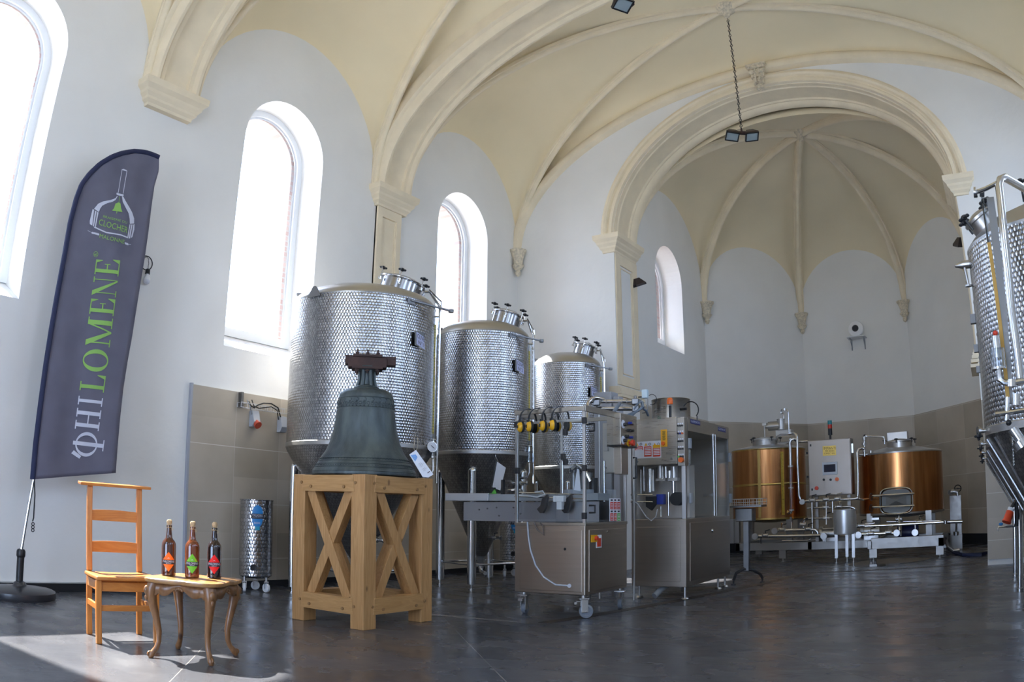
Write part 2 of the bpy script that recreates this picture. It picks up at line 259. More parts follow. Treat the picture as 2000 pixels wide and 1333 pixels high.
# ------------------------------------------------------------------ object helpers
WM = {}
def setp(o, label=None, cat=None, group=None, kind=None):
    if label: o['label'] = label
    if cat: o['category'] = cat
    if group: o['group'] = group
    if kind: o['kind'] = kind
    return o
def thing(name, label, cat, loc=(0, 0, 0), rz=0, group=None):
    o = bpy.data.objects.new(name, None); COL.objects.link(o); o.location = loc; o.rotation_euler = (0, 0, rz); o.empty_display_size = .1
    WM[o.name] = Matrix.Translation(loc) @ Matrix.Rotation(rz, 4, 'Z')
    return setp(o, label, cat, group)
def wm(o): return WM.get(o.name, Matrix.Identity(4)) if o else Matrix.Identity(4)
class MB:
    """collects shapes, then links them as one mesh object"""
    def __init__(s): s.bm = bmesh.new(); s.uv = s.bm.loops.layers.uv.new('UVMap')
    def face(s, pts, uvs=None):
        try: f = s.bm.faces.new([s.bm.verts.new(p) for p in pts])
        except ValueError: return None
        if uvs:
            for l, q in zip(f.loops, uvs): l[s.uv].uv = q
        return f
    def grid(s, P, uvf=None, closeu=False, flip=False):
        V = [[s.bm.verts.new(p) for p in row] for row in P]; n = len(V); mcol = len(V[0])
        for i in range(n-1):
            for j in range(mcol if closeu else mcol-1):
                j2 = (j+1) % mcol
                q = [V[i][j], V[i][j2], V[i+1][j2], V[i+1][j]]
                ids = [(i, j), (i, j+1), (i+1, j+1), (i+1, j)]
                if flip: q.reverse(); ids.reverse()
                if len(set(q)) < 4: continue
                try: f = s.bm.faces.new(q)
                except ValueError: continue
                if uvf:
                    for l, (a, b) in zip(f.loops, ids): l[s.uv].uv = uvf(a, b)
        return V
    def bx(s, x0, x1, y0, y1, z0, z1, M=None):
        c = [Vector((x, y, z)) for x in (x0, x1) for y in (y0, y1) for z in (z0, z1)]
        if M is not None: c = [M @ p for p in c]
        v = [s.bm.verts.new(p) for p in c]
        for q in ((0, 1, 3, 2), (4, 6, 7, 5), (0, 4, 5, 1), (2, 3, 7, 6), (0, 2, 6, 4), (1, 5, 7, 3)):
            try: s.bm.faces.new([v[i] for i in q])
            except ValueError: pass
        return s
    def box(s, c, sz, rz=0, M=None):
        T = Matrix.Translation(c) @ Matrix.Rotation(rz, 4, 'Z')
        if M is not None: T = Matrix.Translation(c) @ M
        return s.bx(-sz[0]/2, sz[0]/2, -sz[1]/2, sz[1]/2, -sz[2]/2, sz[2]/2, T)
    def bar(s, p0, p1, w, h, up=(0, 0, 1)):
        p0, p1 = Vector(p0), Vector(p1); d = (p1-p0); L_ = d.length; d.normalize(); up = Vector(up)
        x = d.cross(up)
        if x.length < 1e-4: x = d.cross(Vector((0, 1, 0)))
        x.normalize(); z = x.cross(d)
        M = Matrix((x, d, z)).transposed().to_4x4(); M.translation = (p0+p1)/2
        return s.bx(-w/2, w/2, -L_/2, L_/2, -h/2, h/2, M)
    def tube(s, pts, r, seg=10, closed=False, caps=True, rs=None):
        pts = [Vector(p) for p in pts]; n = len(pts); rings = []; pn = None
        for i, p in enumerate(pts):
            a = pts[i-1] if (i > 0 or closed) else p; b = pts[(i+1) % n] if (i < n-1 or closed) else p
            t = (b-a).normalized()
            if pn is None:
                ref = Vector((0, 0, 1)) if abs(t.z) < .9 else Vector((1, 0, 0)); nn = t.cross(ref).normalized()
            else:
                nn = pn - t*pn.dot(t)
                nn = nn.normalized() if nn.length > 1e-6 else t.orthogonal().normalized()
            pn = nn; bb = t.cross(nn); rr = rs[i] if rs else r
            rings.append([p+(nn*cos(2*pi*k/seg)+bb*sin(2*pi*k/seg))*rr for k in range(seg)])
        if closed: rings.append(rings[0])
        V = s.grid(rings, closeu=True)
        if caps and not closed:
            for row in (V[0][::-1], V[-1]):
                try: s.bm.faces.new(row)
                except ValueError: pass
        return s
    def cyl(s, p0, p1, r, r1=None, seg=20): return s.tube([p0, p1], r, seg, rs=[r, r if r1 is None else r1])
    def lathe(s, prof, seg=32, M=None, uvn=None, uvp=1.0, a0=0, a1=2*pi, cap0=True, cap1=True):
        full = abs(a1-a0-2*pi) < 1e-6; nn = seg if full else seg+1
        acc = [0]
        for (r0, z0), (r1_, z1) in zip(prof, prof[1:]): acc.append(acc[-1]+hypot(r1_-r0, z1-z0))
        P = []
        for r, z in prof:
            row = [Vector((r*cos(a0+(a1-a0)*k/seg), r*sin(a0+(a1-a0)*k/seg), z)) for k in range(nn)]
            P.append([M @ p for p in row] if M is not None else row)
        uvf = (lambda i, j: (j/seg*uvn, acc[i]/uvp)) if uvn else None
        V = s.grid(P, uvf, closeu=full)
        if full:
            for c, row, (r, z) in ((cap0, V[0][::-1], prof[0]), (cap1, V[-1], prof[-1])):
                if c and r > 1e-5:
                    try: s.bm.faces.new(row)
                    except ValueError: pass
        return s
    def sph(s, c, r, sc=(1, 1, 1), seg=16, rings=10, M=None):
        T = Matrix.Translation(c) @ (M if M is not None else Matrix.Identity(4)) @ Matrix.Diagonal((sc[0], sc[1], sc[2], 1))
        prof = [(max(1e-5, r*sin(pi*i/rings)), -r*cos(pi*i/rings)) for i in range(rings+1)]
        return s.lathe(prof, seg, T)
    def tor(s, c, R, r, M=None, seg=28, k=8, a0=0, a1=2*pi):
        T = Matrix.Translation(c) @ (M if M is not None else Matrix.Identity(4)); full = abs(a1-a0-2*pi) < 1e-6
        n = seg if full else seg+1
        pts = [T @ Vector((R*cos(a0+(a1-a0)*i/seg), R*sin(a0+(a1-a0)*i/seg), 0)) for i in range(n)]
        return s.tube(pts, r, k, closed=full)
    def prism(s, pts, ext):
        """extrude a planar polygon by the vector ext"""
        pts = [Vector(p) for p in pts]; ext = Vector(ext); tris = tessellate_polygon([pts])
        A = [s.bm.verts.new(p) for p in pts]; B = [s.bm.verts.new(p+ext) for p in pts]
        for t in tris:
            for S, o in ((A, 1), (B, -1)):
                try: s.bm.faces.new([S[i] for i in t][::o])
                except ValueError: pass
        n = len(pts)
        for i in range(n):
            try: s.bm.faces.new([A[i], A[(i+1) % n], B[(i+1) % n], B[i]])
            except ValueError: pass
        return s
    def flat(s, loops, uvf=None):
        loops = [[Vector(p) for p in l] for l in loops]; allp = [p for l in loops for p in l]; V = [s.bm.verts.new(p) for p in allp]
        for t in tessellate_polygon(loops):
            try: f = s.bm.faces.new([V[i] for i in t])
            except ValueError: continue
            if uvf:
                for l in f.loops: l[s.uv].uv = uvf(l.vert.co)
        return V
    def sweep(s, path, bn, prof, closed=False, inward=1):
        """sweep an open/closed profile (a along bn, b along the path's inner normal) along a planar path"""
        bn = Vector(bn).normalized(); rows = []; path = [Vector(p) for p in path]; n = len(path)
        for i, p in enumerate(path):
            t = (path[min(i+1, n-1)]-path[max(i-1, 0)]).normalized(); nn = bn.cross(t).normalized()*inward
            rows.append([p+bn*a+nn*b for a, b in prof])
        s.grid(rows, closeu=closed); return s
    def build(s, name, material, parent=None, smooth=True, bevel=0, local=False, angle=35, root=None):
        for f in s.bm.faces: f.smooth = smooth
        bmesh.ops.recalc_face_normals(s.bm, faces=s.bm.faces)
        me = bpy.data.meshes.new(name); 
        r = root or parent
        while r is not None and r.name not in WM and r.parent: r = r.parent
        if r is not None and not local: s.bm.transform(wm(r).inverted())
        if smooth:
            ca = cos(radians(angle))
            for e in s.bm.edges:
                if len(e.link_faces) == 2 and e.link_faces[0].normal.dot(e.link_faces[1].normal) < ca: e.smooth = False
        s.bm.to_mesh(me); s.bm.free()
        if material: me.materials.append(material)
        o = bpy.data.objects.new(name, me); COL.objects.link(o)
        if parent: o.parent = parent
        if bevel:
            bv = o.modifiers.new('b', 'BEVEL'); bv.width = bevel; bv.segments = 2; bv.limit_method = 'ANGLE'; bv.angle_limit = radians(40)
        return o
def struct(o): o['kind'] = 'structure'; return o
def copy_tree(o, parent=None):
    c = o.copy(); COL.objects.link(c)
    if parent: c.parent = parent
    for ch in list(o.children): copy_tree(ch, c)
    return c
_txt = {}
def text_mesh(string):
    """glyph outlines as flat polygons: list of faces (lists of xy) and the extent"""
    if string in _txt: return _txt[string]
    cu = bpy.data.curves.new('t', 'FONT'); cu.body = string; cu.size = 1; cu.resolution_u = 3
    ob = bpy.data.objects.new('t', cu); COL.objects.link(ob)
    dg = bpy.context.evaluated_depsgraph_get(); me = bpy.data.meshes.new_from_object(ob.evaluated_get(dg))
    vs = [tuple(v.co[:2]) for v in me.vertices]; fs = [list(p.vertices) for p in me.polygons]
    bpy.data.objects.remove(ob); bpy.data.curves.remove(cu); bpy.data.meshes.remove(me)
    x0 = min(v[0] for v in vs); x1 = max(v[0] for v in vs); y0 = min(v[1] for v in vs); y1 = max(v[1] for v in vs)
    vs = [((x-x0)/(x1-x0), (y-y0)/(y1-y0)) for x, y in vs]
    _txt[string] = (vs, fs, (x1-x0)/(y1-y0)); return _txt[string]
def put_text(mb, string, fn):
    """fn maps (u, v) in the unit box to a point in space"""
    vs, fs, _ = text_mesh(string); V = [mb.bm.verts.new(fn(u, v)) for u, v in vs]
    for f in fs:
        try: mb.bm.faces.new([V[i] for i in f])
        except ValueError: pass
def ell(cx, cz, a, b, n=48, a0=0, a1=pi): return [(cx+a*cos(a0+(a1-a0)*i/n), cz+b*sin(a0+(a1-a0)*i/n)) for i in range(n+1)]
def RX(a): return Matrix.Rotation(a, 4, 'X')
def RY(a): return Matrix.Rotation(a, 4, 'Y')
def RZ(a): return Matrix.Rotation(a, 4, 'Z')
# ================================================================== THE CHAPEL
XL, XR, XC = -6.70, 1.70, -2.50
YE = 10.42            # the arch wall
ZS, ZB = 4.88, 7.33   # springing, vault boss
BAYS = [(.72, 3.57), (4.17, 7.05), (7.65, YE)]
BAYS0 = [(-2.73, .12)] + BAYS
WY = [2.02, 5.53, 8.99]             # window centres on the left wall
WR, WZ0, WZS = .605, 2.45, 4.82     # half width, sill, springing of the round head
YB = -3.1                           # back wall
APX0, APX1 = -5.12, .12             # apse side walls
P = [Vector((APX0, 11.2, 0)), Vector((APX0, 14.65, 0)), Vector((-3.62, 16.62, 0)), Vector((-1.38, 16.62, 0)), Vector((APX1, 14.65, 0)), Vector((APX1, 11.2, 0))]
AC = Vector((XC, 12.9, 7.13))
def arch_loop(c, r, z0, zs, n=24):
    return [(c-r, z0), (c+r, z0)] + [(c+r*cos(pi*i/n), zs+r*sin(pi*i/n)) for i in range(n+1)]
def wall_with_holes(mb, mk, outer, holes, uvf=None):
    mb.flat([[mk(u, z) for u, z in outer]] + [[mk(u, z) for u, z in h] for h in holes], uvf)
def reveal(mb, mkA, mkB, loop, uvs=False):
    n = len(loop); acc = 0
    for i in range(n):
        a, b = loop[i], loop[(i+1) % n]; d = hypot(a[0]-b[0], a[1]-b[1])
        if d < 1e-6: continue
        w = (mkB(*a)-mkA(*a)).length
        mb.face([mkA(*a), mkA(*b), mkB(*b), mkB(*a)], [(0, acc), (0, acc+d), (w, acc+d), (w, acc)]); acc += d
WINN = [0]
def window(mkf, c, r, z0, zs, px, depth, nrm):
    """frame ring + pane + sloping sill; mkf(u, z, d) gives the point d metres into the wall"""
    WINN[0] += 1
    w = thing('window_%d' % WINN[0], None, None, mkf(c, z0, depth)); w['kind'] = 'structure'
    zf = z0+.20; lo = arch_loop(c, r+.02, zf, zs); li = arch_loop(c, r-.075, zf+.08, zs)
    mb = MB()
    for A, B, d0, d1 in ((lo, li, depth-.03, depth-.03), (li, li, depth-.03, depth+.03), (lo, li, depth+.03, depth+.03), (lo, lo, depth-.03, depth+.03)):
        n = len(A)
        for i in range(n):
            j = (i+1) % n; mb.face([mkf(*A[i], d0), mkf(*A[j], d0), mkf(*B[j], d1), mkf(*B[i], d1)])
    # inner bead
    l2 = arch_loop(c, r-.10, zf+.105, zs); n = len(li)
    for i in range(n):
        j = (i+1) % n; mb.face([mkf(*li[i], depth), mkf(*li[j], depth), mkf(*l2[j], depth), mkf(*l2[i], depth)])
    mb.build('window_frame', WFR, w, smooth=False)
    mb = MB(); mb.flat([[mkf(u, z, depth+.01) for u, z in arch_loop(c, r-.08, zf+.085, zs)]]); mb.build('window_pane', GLASS, w, smooth=False)
    return w
# ---- left wall: inner face, window reveals, brick outer ring
mkL = lambda u, z, d=0: Vector((XL-d, u, z))
mb = MB(); loops = [arch_loop(c, WR, WZ0, WZS) for c in [-1.43]+WY]
wall_with_holes(mb, mkL, [(YB, -.05), (YE+.1, -.05), (YE+.1, 8.2), (YB, 8.2)], loops)
for c, lp in zip([-1.43]+WY, loops):
    lf = [(u, z) if z > WZ0+.001 else (u, WZ0) for u, z in lp]
    reveal(mb, lambda u, z: mkL(u, z), lambda u, z: mkL(u, z if z > WZ0+.001 else WZ0+.2, .40), lf)
struct(mb.build('wall_left', PL, smooth=False))
mb = MB()   # brickwork outside the window frames
for c in [-1.43]+WY:
    r2 = .515; outer = arch_loop(c, WR+.35, WZ0-.3, WZS); inn = arch_loop(c, r2, WZ0+.2, WZS+.02)
    uvb = lambda co: (co.y, co.z)
    mb.flat([[mkL(u, z, .47) for u, z in outer], [mkL(u, z, .47) for u, z in inn]], uvb)
    mb.flat([[mkL(u, z, .80) for u, z in [(c-1.75, -.1), (c+1.72, -.1), (c+1.72, 8.2), (c-1.75, 8.2)]], [mkL(u, z, .80) for u, z in inn]], uvb)
    reveal(mb, lambda u, z: mkL(u, z, .47), lambda u, z: mkL(u, z-(.12 if z < WZ0+.21 else 0), .80), inn)
struct(mb.build('wall_left_brick', BRICK, smooth=False))
for c in [-1.43]+WY:
    window(mkL, c, WR, WZ0, WZS, 0, .40, None)
    portal((XL-.45, c, 3.95), (0, radians(-90), 0), 2.9, 1.15)
# ---- right wall and back wall (behind the camera), with unseen windows for sky light; the one nearest the arch added to light the apse
mkR = lambda u, z, d=0: Vector((XR+d, u, z))
mb = MB(); loops = [arch_loop(c, WR, WZ0, WZS) for c in [-1.43]+WY]
wall_with_holes(mb, mkR, [(YB, -.05), (YE+.1, -.05), (YE+.1, 8.2), (YB, 8.2)], loops)
for lp in loops: reveal(mb, lambda u, z: mkR(u, z), lambda u, z: mkR(u, z, .40), lp)
struct(mb.build('wall_right', PL, smooth=False))
for c in [-1.43]+WY:
    window(mkR, c, WR, WZ0, WZS, 0, .40, None)
    portal((XR+.45, c, 3.95), (0, radians(90), 0), 2.9, 1.15)
mkB = lambda u, z, d=0: Vector((u, YB-d, z))
lpb = [[(-4.3, .0), (-.7, .0), (-.7, 2.9), (-4.3, 2.9)], arch_loop(XC, 1.0, 3.6, 5.4)]
mb = MB(); wall_with_holes(mb, mkB, [(XL-.1, -.05), (XR+.1, -.05), (XR+.1, 8.2), (XL-.1, 8.2)], [[(a, b+.001) for a, b in lpb[0]], lpb[1]])
for lp in lpb: reveal(mb, lambda u, z: mkB(u, z), lambda u, z: mkB(u, z, .40), lp)
struct(mb.build('wall_back', PL, smooth=False))
window(mkB, XC, 1.0, 3.4, 5.4, 0, .35, None); portal((XC, YB-.45, 4.9), (radians(90), 0, 0), 1.9, 2.8); portal((XC, YB-.45, 1.45), (radians(90), 0, 0), 3.5, 2.8)
# ---- the floor
mb = MB(); mb.bx(XL-.8, XR+.8, YB-.8, 17.2, -.12, 0); struct(mb.build('floor', FLOORM, smooth=False))
# ground outside
mb = MB(); mb.flat([[Vector((x, y, -.3)) for x, y in ((-60, -50), (60, -50), (60, 60), (-60, 60))]]); struct(mb.build('ground_outside', mat('outside_ground', (.44, .45, .45), .9), smooth=False))
# ---- arch wall with the opening to the apse
AR0, ARX0, ARX1 = 2.50, XC-2.50, XC+2.50
def opening(hw, top, n=48): return [(XC-hw, -.06), (XC+hw, -.06)] + [(XC+hw*cos(pi*i/n), ZS+(top-ZS)*sin(pi*i/n)) for i in range(n+1)]
mkE = lambda u, z, d=0: Vector((u, YE+d, z))
op = opening(2.5, 6.77)
def notch(op, x0, x1, zb, zt): return [(x0, zb)] + [(u, zb) if z < zb+.2 and False else (u, z) for u, z in op] + []
mb = MB()
for d in (0, .78):
    outer = [(XL-.1, -.06), (ARX0, -.06)] + [q for q in reversed(op[2:])] + [(ARX1, -.06), (XR+.1, -.06), (XR+.1, 8.2), (XL-.1, 8.2)]
    mb.flat([[mkE(u, z, d) for u, z in outer]])
jam = [(ARX0, -.06)] + op[2:][::-1] + [(ARX1, -.06)]
for a, b in zip(jam, jam[1:]): mb.face([mkE(*a), mkE(*b), mkE(*b, .78), mkE(*a, .78)])
struct(mb.build('wall_arch', PL, smooth=False))
# ---- apse walls
def seg_wall(name, A, B, holes=(), thick=None, material=PL, z1=8.0):
    d = (B-A).normalized(); L_ = (B-A).length; n = Vector((-d.y, d.x, 0))
    mk = lambda u, z, t=0: Vector((A.x, A.y, 0))+d*u+n*t+Vector((0, 0, z))
    mb = MB(); wall_with_holes(mb, mk, [(0, -.05), (L_, -.05), (L_, z1), (0, z1)], holes)
    for lp in holes: reveal(mb, lambda u, z: mk(u, z), lambda u, z: mk(u, z+(.2 if z < 3.66 else 0), thick), lp)
    struct(mb.build(name, material, smooth=False)); return mk
W4 = arch_loop(12.88-P[0].y, .615, 3.60, 4.82)
seg_wall('wall_apse_left', P[0], P[1], [W4], .40)
mk4 = lambda u, z, d=0: Vector((APX0-d, P[0].y+u, z))
window(mk4, 12.88-P[0].y, .615, 3.60, 4.82, 0, .40, None); portal((APX0-.45, 12.88, 4.6), (0, radians(-90), 0), 1.7, 1.15)
mb = MB(); inn = arch_loop(12.88, .46, 3.78, 4.84)
mb.flat([[Vector((APX0-.47, u, z)) for u, z in arch_loop(12.88, .95, 3.3, 4.82)], [Vector((APX0-.47, u, z)) for u, z in inn]], lambda co: (co.y, co.z))
mb.flat([[Vector((APX0-.80, u, z)) for u, z in [(10.5, -.1), (14.9, -.1), (14.9, 8.1), (10.5, 8.1)]], [Vector((APX0-.80, u, z)) for u, z in inn]], lambda co: (co.y, co.z))
reveal(mb, lambda u, z: Vector((APX0-.47, u, z)), lambda u, z: Vector((APX0-.8, u, z)), inn)
struct(mb.build('wall_apse_brick', BRICK, smooth=False))
seg_wall('wall_apse_diagonal_left', P[1], P[2]); seg_wall('wall_apse_back', P[2], P[3]); seg_wall('wall_apse_diagonal_right', P[3], P[4]); mk5 = seg_wall('wall_apse_right', P[4], P[5], [arch_loop(P[4].y-12.88, .615, 3.60, 4.82)], .40)
window(lambda u, z, d=0: mk5(u, z, d), P[4].y-12.88, .615, 3.60, 4.82, 0, .40, None); portal((APX1+.45, 12.88, 4.6), (0, radians(90), 0), 1.7, 1.15)  # unseen window, added opposite the left one to light the apse
# brick wing of the building seen through the third window
mb = MB(); z0 = -.3
def bwall(a, b, za, zb_):
    L_ = hypot(b[0]-a[0], b[1]-a[1]); mb.face([Vector((a[0], a[1], za)), Vector((b[0], b[1], za)), Vector((b[0], b[1], zb_)), Vector((a[0], a[1], zb_))], [(0, za), (L_, za), (L_, zb_), (0, zb_)])
bwall((-8.6, 12.6), (-14, 12.6), z0, 3.9); bwall((-8.6, 12.6), (-8.6, 16), z0, 5.2); bwall((-7.5, 12.0), (-8.6, 12.0), z0, 8.5); bwall((-8.6, 12.0), (-8.6, 12.6), z0, 8.5)
wing = mb.build('neighbouring_wing', BRICK, smooth=False)
setp(wing, 'red brick wing of the building outside the window behind the middle tank', 'building')
# ---- vaults
def bay_cells(mb, y0, y1):
    hy = (y1-y0)/2; yc = (y0+y1)/2; hx = 4.2; NS, NT = 20, 28; RB = ZB-ZS
    def cell(base, H, along, Lc):
        rows = []
        for i in range(NS+1):
            s = 1-cos(pi*i/2/NS); g = sqrt(max(0, 1-(1-s)**2)); zr = ZS+RB*g; zc = Lc+(ZB-Lc)*g; row = []
            for j in range(NT+1):
                t = sin(-pi/2+pi*j/NT); row.append(base(s, t, zr+(zc-zr)*sqrt(max(0, 1-t*t))))
            rows.append(row)
        mb.grid(rows)
    cell(lambda s, t, z: Vector((XL+hx*s, yc+t*hy*(1-s), z)), 0, 0, 6.37)
    cell(lambda s, t, z: Vector((XR-hx*s, yc+t*hy*(1-s), z)), 0, 0, 6.37)
    cell(lambda s, t, z: Vector((XC+t*hx*(1-s), y0+hy*s, z)), 0, 0, 7.10)
    cell(lambda s, t, z: Vector((XC+t*hx*(1-s), y1-hy*s, z)), 0, 0, 7.10)
mb = MB()
for b in BAYS0: bay_cells(mb, *b)
bmesh.ops.remove_doubles(mb.bm, verts=mb.bm.verts, dist=.0006)
struct(mb.build('ceiling', CE, angle=60))
mb = MB(); RB = AC.z-ZS
secs = [(P[0], P[1], 6.45), (P[1], P[2], 6.10), (P[2], P[3], 6.05), (P[3], P[4], 6.10), (P[4], P[5], 6.45), (P[5], P[0], 6.62)]
for A, B, Lc in secs:
    rows = []
    for i in range(19):
        s = 1-cos(pi*i/36); g = sqrt(max(0, 1-(1-s)**2)); zr = ZS+RB*g; zc = Lc+(AC.z-Lc)*g; row = []
        a = A.lerp(AC, s); b = B.lerp(AC, s)
        for j in range(25):
            t = sin(-pi/2+pi*j/24); p = a.lerp(b, (t+1)/2); p = Vector((p.x, p.y, zr+(zc-zr)*sqrt(max(0, 1-t*t)))); row.append(p)
        rows.append(row)
    mb.grid(rows)
bmesh.ops.remove_doubles(mb.bm, verts=mb.bm.verts, dist=.0006)
struct(mb.build('ceiling_apse', mat('apse_vault_plaster', (.82, .72, .52), .85, bump=.004, bscale=5, var=.035, vscale=1.0, spec=.2), angle=60))
mb = MB(); mb.bx(XL-.9, XR+.9, YB-.5, 17.4, 8.0, 8.2); struct(mb.build('roof_slab', mat('roof_slab_grey', (.4, .4, .4), .9), smooth=False))
# ---- transverse arches, ribs
TN = [0]
def trim(mb, m=TR, smooth=True, angle=35):
    TN[0] += 1; return struct(mb.build('trim_%d' % TN[0], m, smooth=smooth, angle=angle))
def ellp(a, b, n=56): return [(XC+a*cos(pi-pi*i/n), ZS+b*sin(pi*i/n)) for i in range(n+1)]
bandp = [(-.36, -.12), (-.36, .03), (-.33, .05), (-.31, .05), (-.30, .075), (-.29, .12), (-.265, .145), (-.235, .145), (-.21, .12), (-.20, .10), (-.155, .10), (-.145, .065), (-.13, .06), (.13, .06), (.145, .065), (.155, .10), (.20, .10), (.21, .12), (.235, .145), (.265, .145), (.29, .12), (.30, .075), (.31, .05), (.33, .05), (.36, .03), (.36, -.12)]
for yc in (-3.03+.0, .42, 3.87, 7.35):
    mb = MB(); mb.sweep([Vector((x, yc, z)) for x, z in ellp(4.2, 2.20)], (0, 1, 0), bandp, inward=1); trim(mb)
def rollp(w, h, n=8): return [(-w*1.5, -.03), (-w*1.4, .012), (-w, .018)] + [(-w*cos(pi*i/n), .018+h*sin(pi*i/n)) for i in range(n+1)] + [(w, .018), (w*1.4, .012), (w*1.5, -.03)]
def diag(A, top, w=.05, h=.07, za=ZS):
    mb = MB(); A = Vector(A); d = (top-A); pts = []
    for i in range(41):
        s = 1-cos(pi*i/80); g = sqrt(max(0, 1-(1-s)**2)); pts.append(Vector((A.x+d.x*s, A.y+d.y*s, za+(top.z-za)*g)))
    bn = Vector((-d.y, d.x, 0)).normalized()
    t = (pts[20]-pts[19]); inn = bn.cross(t)
    mb.sweep(pts, bn, rollp(w, h), inward=1 if inn.z < 0 else -1); trim(mb)
for (y0, y1) in BAYS:
    top = Vector((XC, (y0+y1)/2, ZB))
    for A in ((XL, y0, ZS), (XL, y1, ZS), (XR, y0, ZS), (XR, y1, ZS)): diag(A, top, .042, .055)
for A in P: diag((A.x, A.y, ZS-.1), AC, .055, .085, ZS-.1)
# wall rib where the vault meets the arch wall, and the mouldings of the apse arch
mb = MB(); mb.sweep([Vector((x, YE-.03, z)) for x, z in ellp(4.2, 2.17)], (0, 1, 0), [(.05, -.10), (-.03, -.10), (-.07, -.06), (-.085, -.01), (-.07, .04), (-.03, .07), (.05, .075)], inward=1); trim(mb)
archi = [(0.0, -.20), (-.02, -.20), (-.03, -.185), (-.065, -.165), (-.075, -.135), (-.06, -.105), (-.03, -.09), (-.03, -.065), (-.05, -.05), (-.05, -.01), (-.02, .0), (.0, .0)]
E_in = [(XC-2.5*cos(pi*i/56), ZS+1.89*sin(pi*i/56)) for i in range(57)]
mb = MB(); mb.sweep([Vector((x, YE, z)) for x, z in E_in], (0, 1, 0), [(a, b) for a, b in archi], inward=1); trim(mb)
mb = MB(); mb.sweep([Vector((x, YE+.39, z)) for x, z in E_in], (0, 1, 0), [(-.385, -.01), (-.385, .015), (-.30, .015), (-.285, .03), (-.25, .03), (-.235, .005), (.10, .005), (.115, .03), (.145, .03), (.16, .06), (.20, .085), (.26, .085), (.30, .055), (.32, .03), (.385, .03), (.385, -.05)], inward=1); trim(mb)
# ---- pilasters, capitals, corbels
capprof = [(0, 0), (.015, .0), (.02, .03), (.05, .06), (.055, .085), (.085, .12), (.09, .15), (.13, .19), (.135, .235), (.135, .26), (0, .26)]
def capital(xw, yc, sgn, hw=.26, z0=ZS-.25, w0=.055):
    mb = MB(); rows = []
    for o, z in capprof:
        e = o; X1 = xw+sgn*(w0+e); rows.append([Vector((xw-sgn*.02, yc-hw-e, z0+z)), Vector((X1, yc-hw-e, z0+z)), Vector((X1, yc+hw+e, z0+z)), Vector((xw-sgn*.02, yc+hw+e, z0+z))])
    mb.grid(rows); mb.face([rows[0][i] for i in (0, 1, 2, 3)]); mb.face([rows[-1][i] for i in (0, 1, 2, 3)]); trim(mb, smooth=False)
def shaft(xw, yc, sgn, z0, z1, hw=.225, w0=.05):
    mb = MB(); mb.bx(min(xw, xw+sgn*.02), max(xw, xw+sgn*.02), yc-hw, yc+hw, z0, z1)
    x0, x1 = sorted((xw, xw+sgn*w0))
    for a, b in ((-hw, -hw+.085), (hw-.085, hw)): mb.bx(x0, x1, yc+a, yc+b, z0, z1)
    for a, b in ((z0, z0+.12), (z1-.12, z1)): mb.bx(x0, x1, yc-hw+.085, yc+hw-.085, a, b)
    x0, x1 = sorted((xw, xw+sgn*(w0-.015)))
    for a, b in ((-hw+.085, -hw+.105), (hw-.105, hw-.085)): mb.bx(x0, x1, yc+a, yc+b, z0+.12, z1-.12)
    trim(mb, smooth=False)
for yc in (3.87, 7.35, .42):
    for xw, sg in ((XL, 1), (XR, -1)): capital(xw, yc, sg)
shaft(XL, 7.33, 1, 2.3, ZS-.25); shaft(XR, 7.33, -1, 2.3, ZS-.25)
# jamb pilasters of the apse arch
for X0, sg in ((ARX0, 1), (ARX1, -1)):
    mb = MB(); rows = []
    for o, z in capprof:
        z = z+ZS-.25; xa = X0-sg*(.16+o*.9)
        rows.append([Vector((xa, YE+.02, z)), Vector((xa, YE-.012-o, z)), Vector((X0+sg*(.012+o), YE-.012-o, z)), Vector((X0+sg*(.012+o), YE+.72+o*.6, z)), Vector((X0-sg*.05, YE+.72+o*.6, z))])
    mb.grid(rows); mb.face(rows[0]); mb.face(rows[-1]); trim(mb, smooth=False)
    mb = MB(); zb, zt = 2.66, ZS-.25; x0, x1 = sorted((X0, X0+sg*.022))
    for a, b in ((.02, .16), (.60, .76)): mb.bx(x0, x1, YE+a, YE+b, zb, zt)
    for a, b in ((zb, zb+.14), (zt-.16, zt)): mb.bx(x0, x1, YE+.16, YE+.60, a, b)
    x0, x1 = sorted((X0, X0+sg*.012))
    for a, b in ((.19, .205), (.555, .57)): mb.bx(x0, x1, YE+a, YE+b, zb+.17, zt-.19)
    for a, b in ((zb+.17, zb+.185), (zt-.205, zt-.19)): mb.bx(x0, x1, YE+.19, YE+.57, a, b)
    trim(mb, smooth=False)
    mb = MB()
    for k, (z, e) in enumerate(((2.62, .03), (2.585, .045), (2.55, .06), (2.50, .075), (2.44, .085))):
        x0, x1 = sorted((X0-sg*.12, X0+sg*(.012+e))); mb.bx(x0, x1, YE-e*.3, YE+.76+e*.5, z-.03, z+.012)
    trim(mb, smooth=False)
def corbel(p, r=.12):
    mb = MB(); prof = [(.005, -.44), (.03, -.42), (.045, -.37), (.03, -.34), (.06, -.31), (.085, -.27), (.09, -.255), (.065, -.24), (.07, -.20), (.085, -.12), (.105, -.06), (.125, -.04), (.13, -.005), (.12, .0), (.05, .01)]
    mb.lathe([(a*r/.13*1.12, b) for a, b in prof], 20, Matrix.Translation(p)); trim(mb, ORN)
corbel(Vector((XL+.08, YE-.10, ZS+.03))); corbel(Vector((XR-.08, YE-.10, ZS+.03)))
for A in P[1:5]:
    d = (Vector((XC, 12.9, 0))-A).normalized(); corbel(Vector((A.x, A.y, ZS-.08))+d*.10, .13)
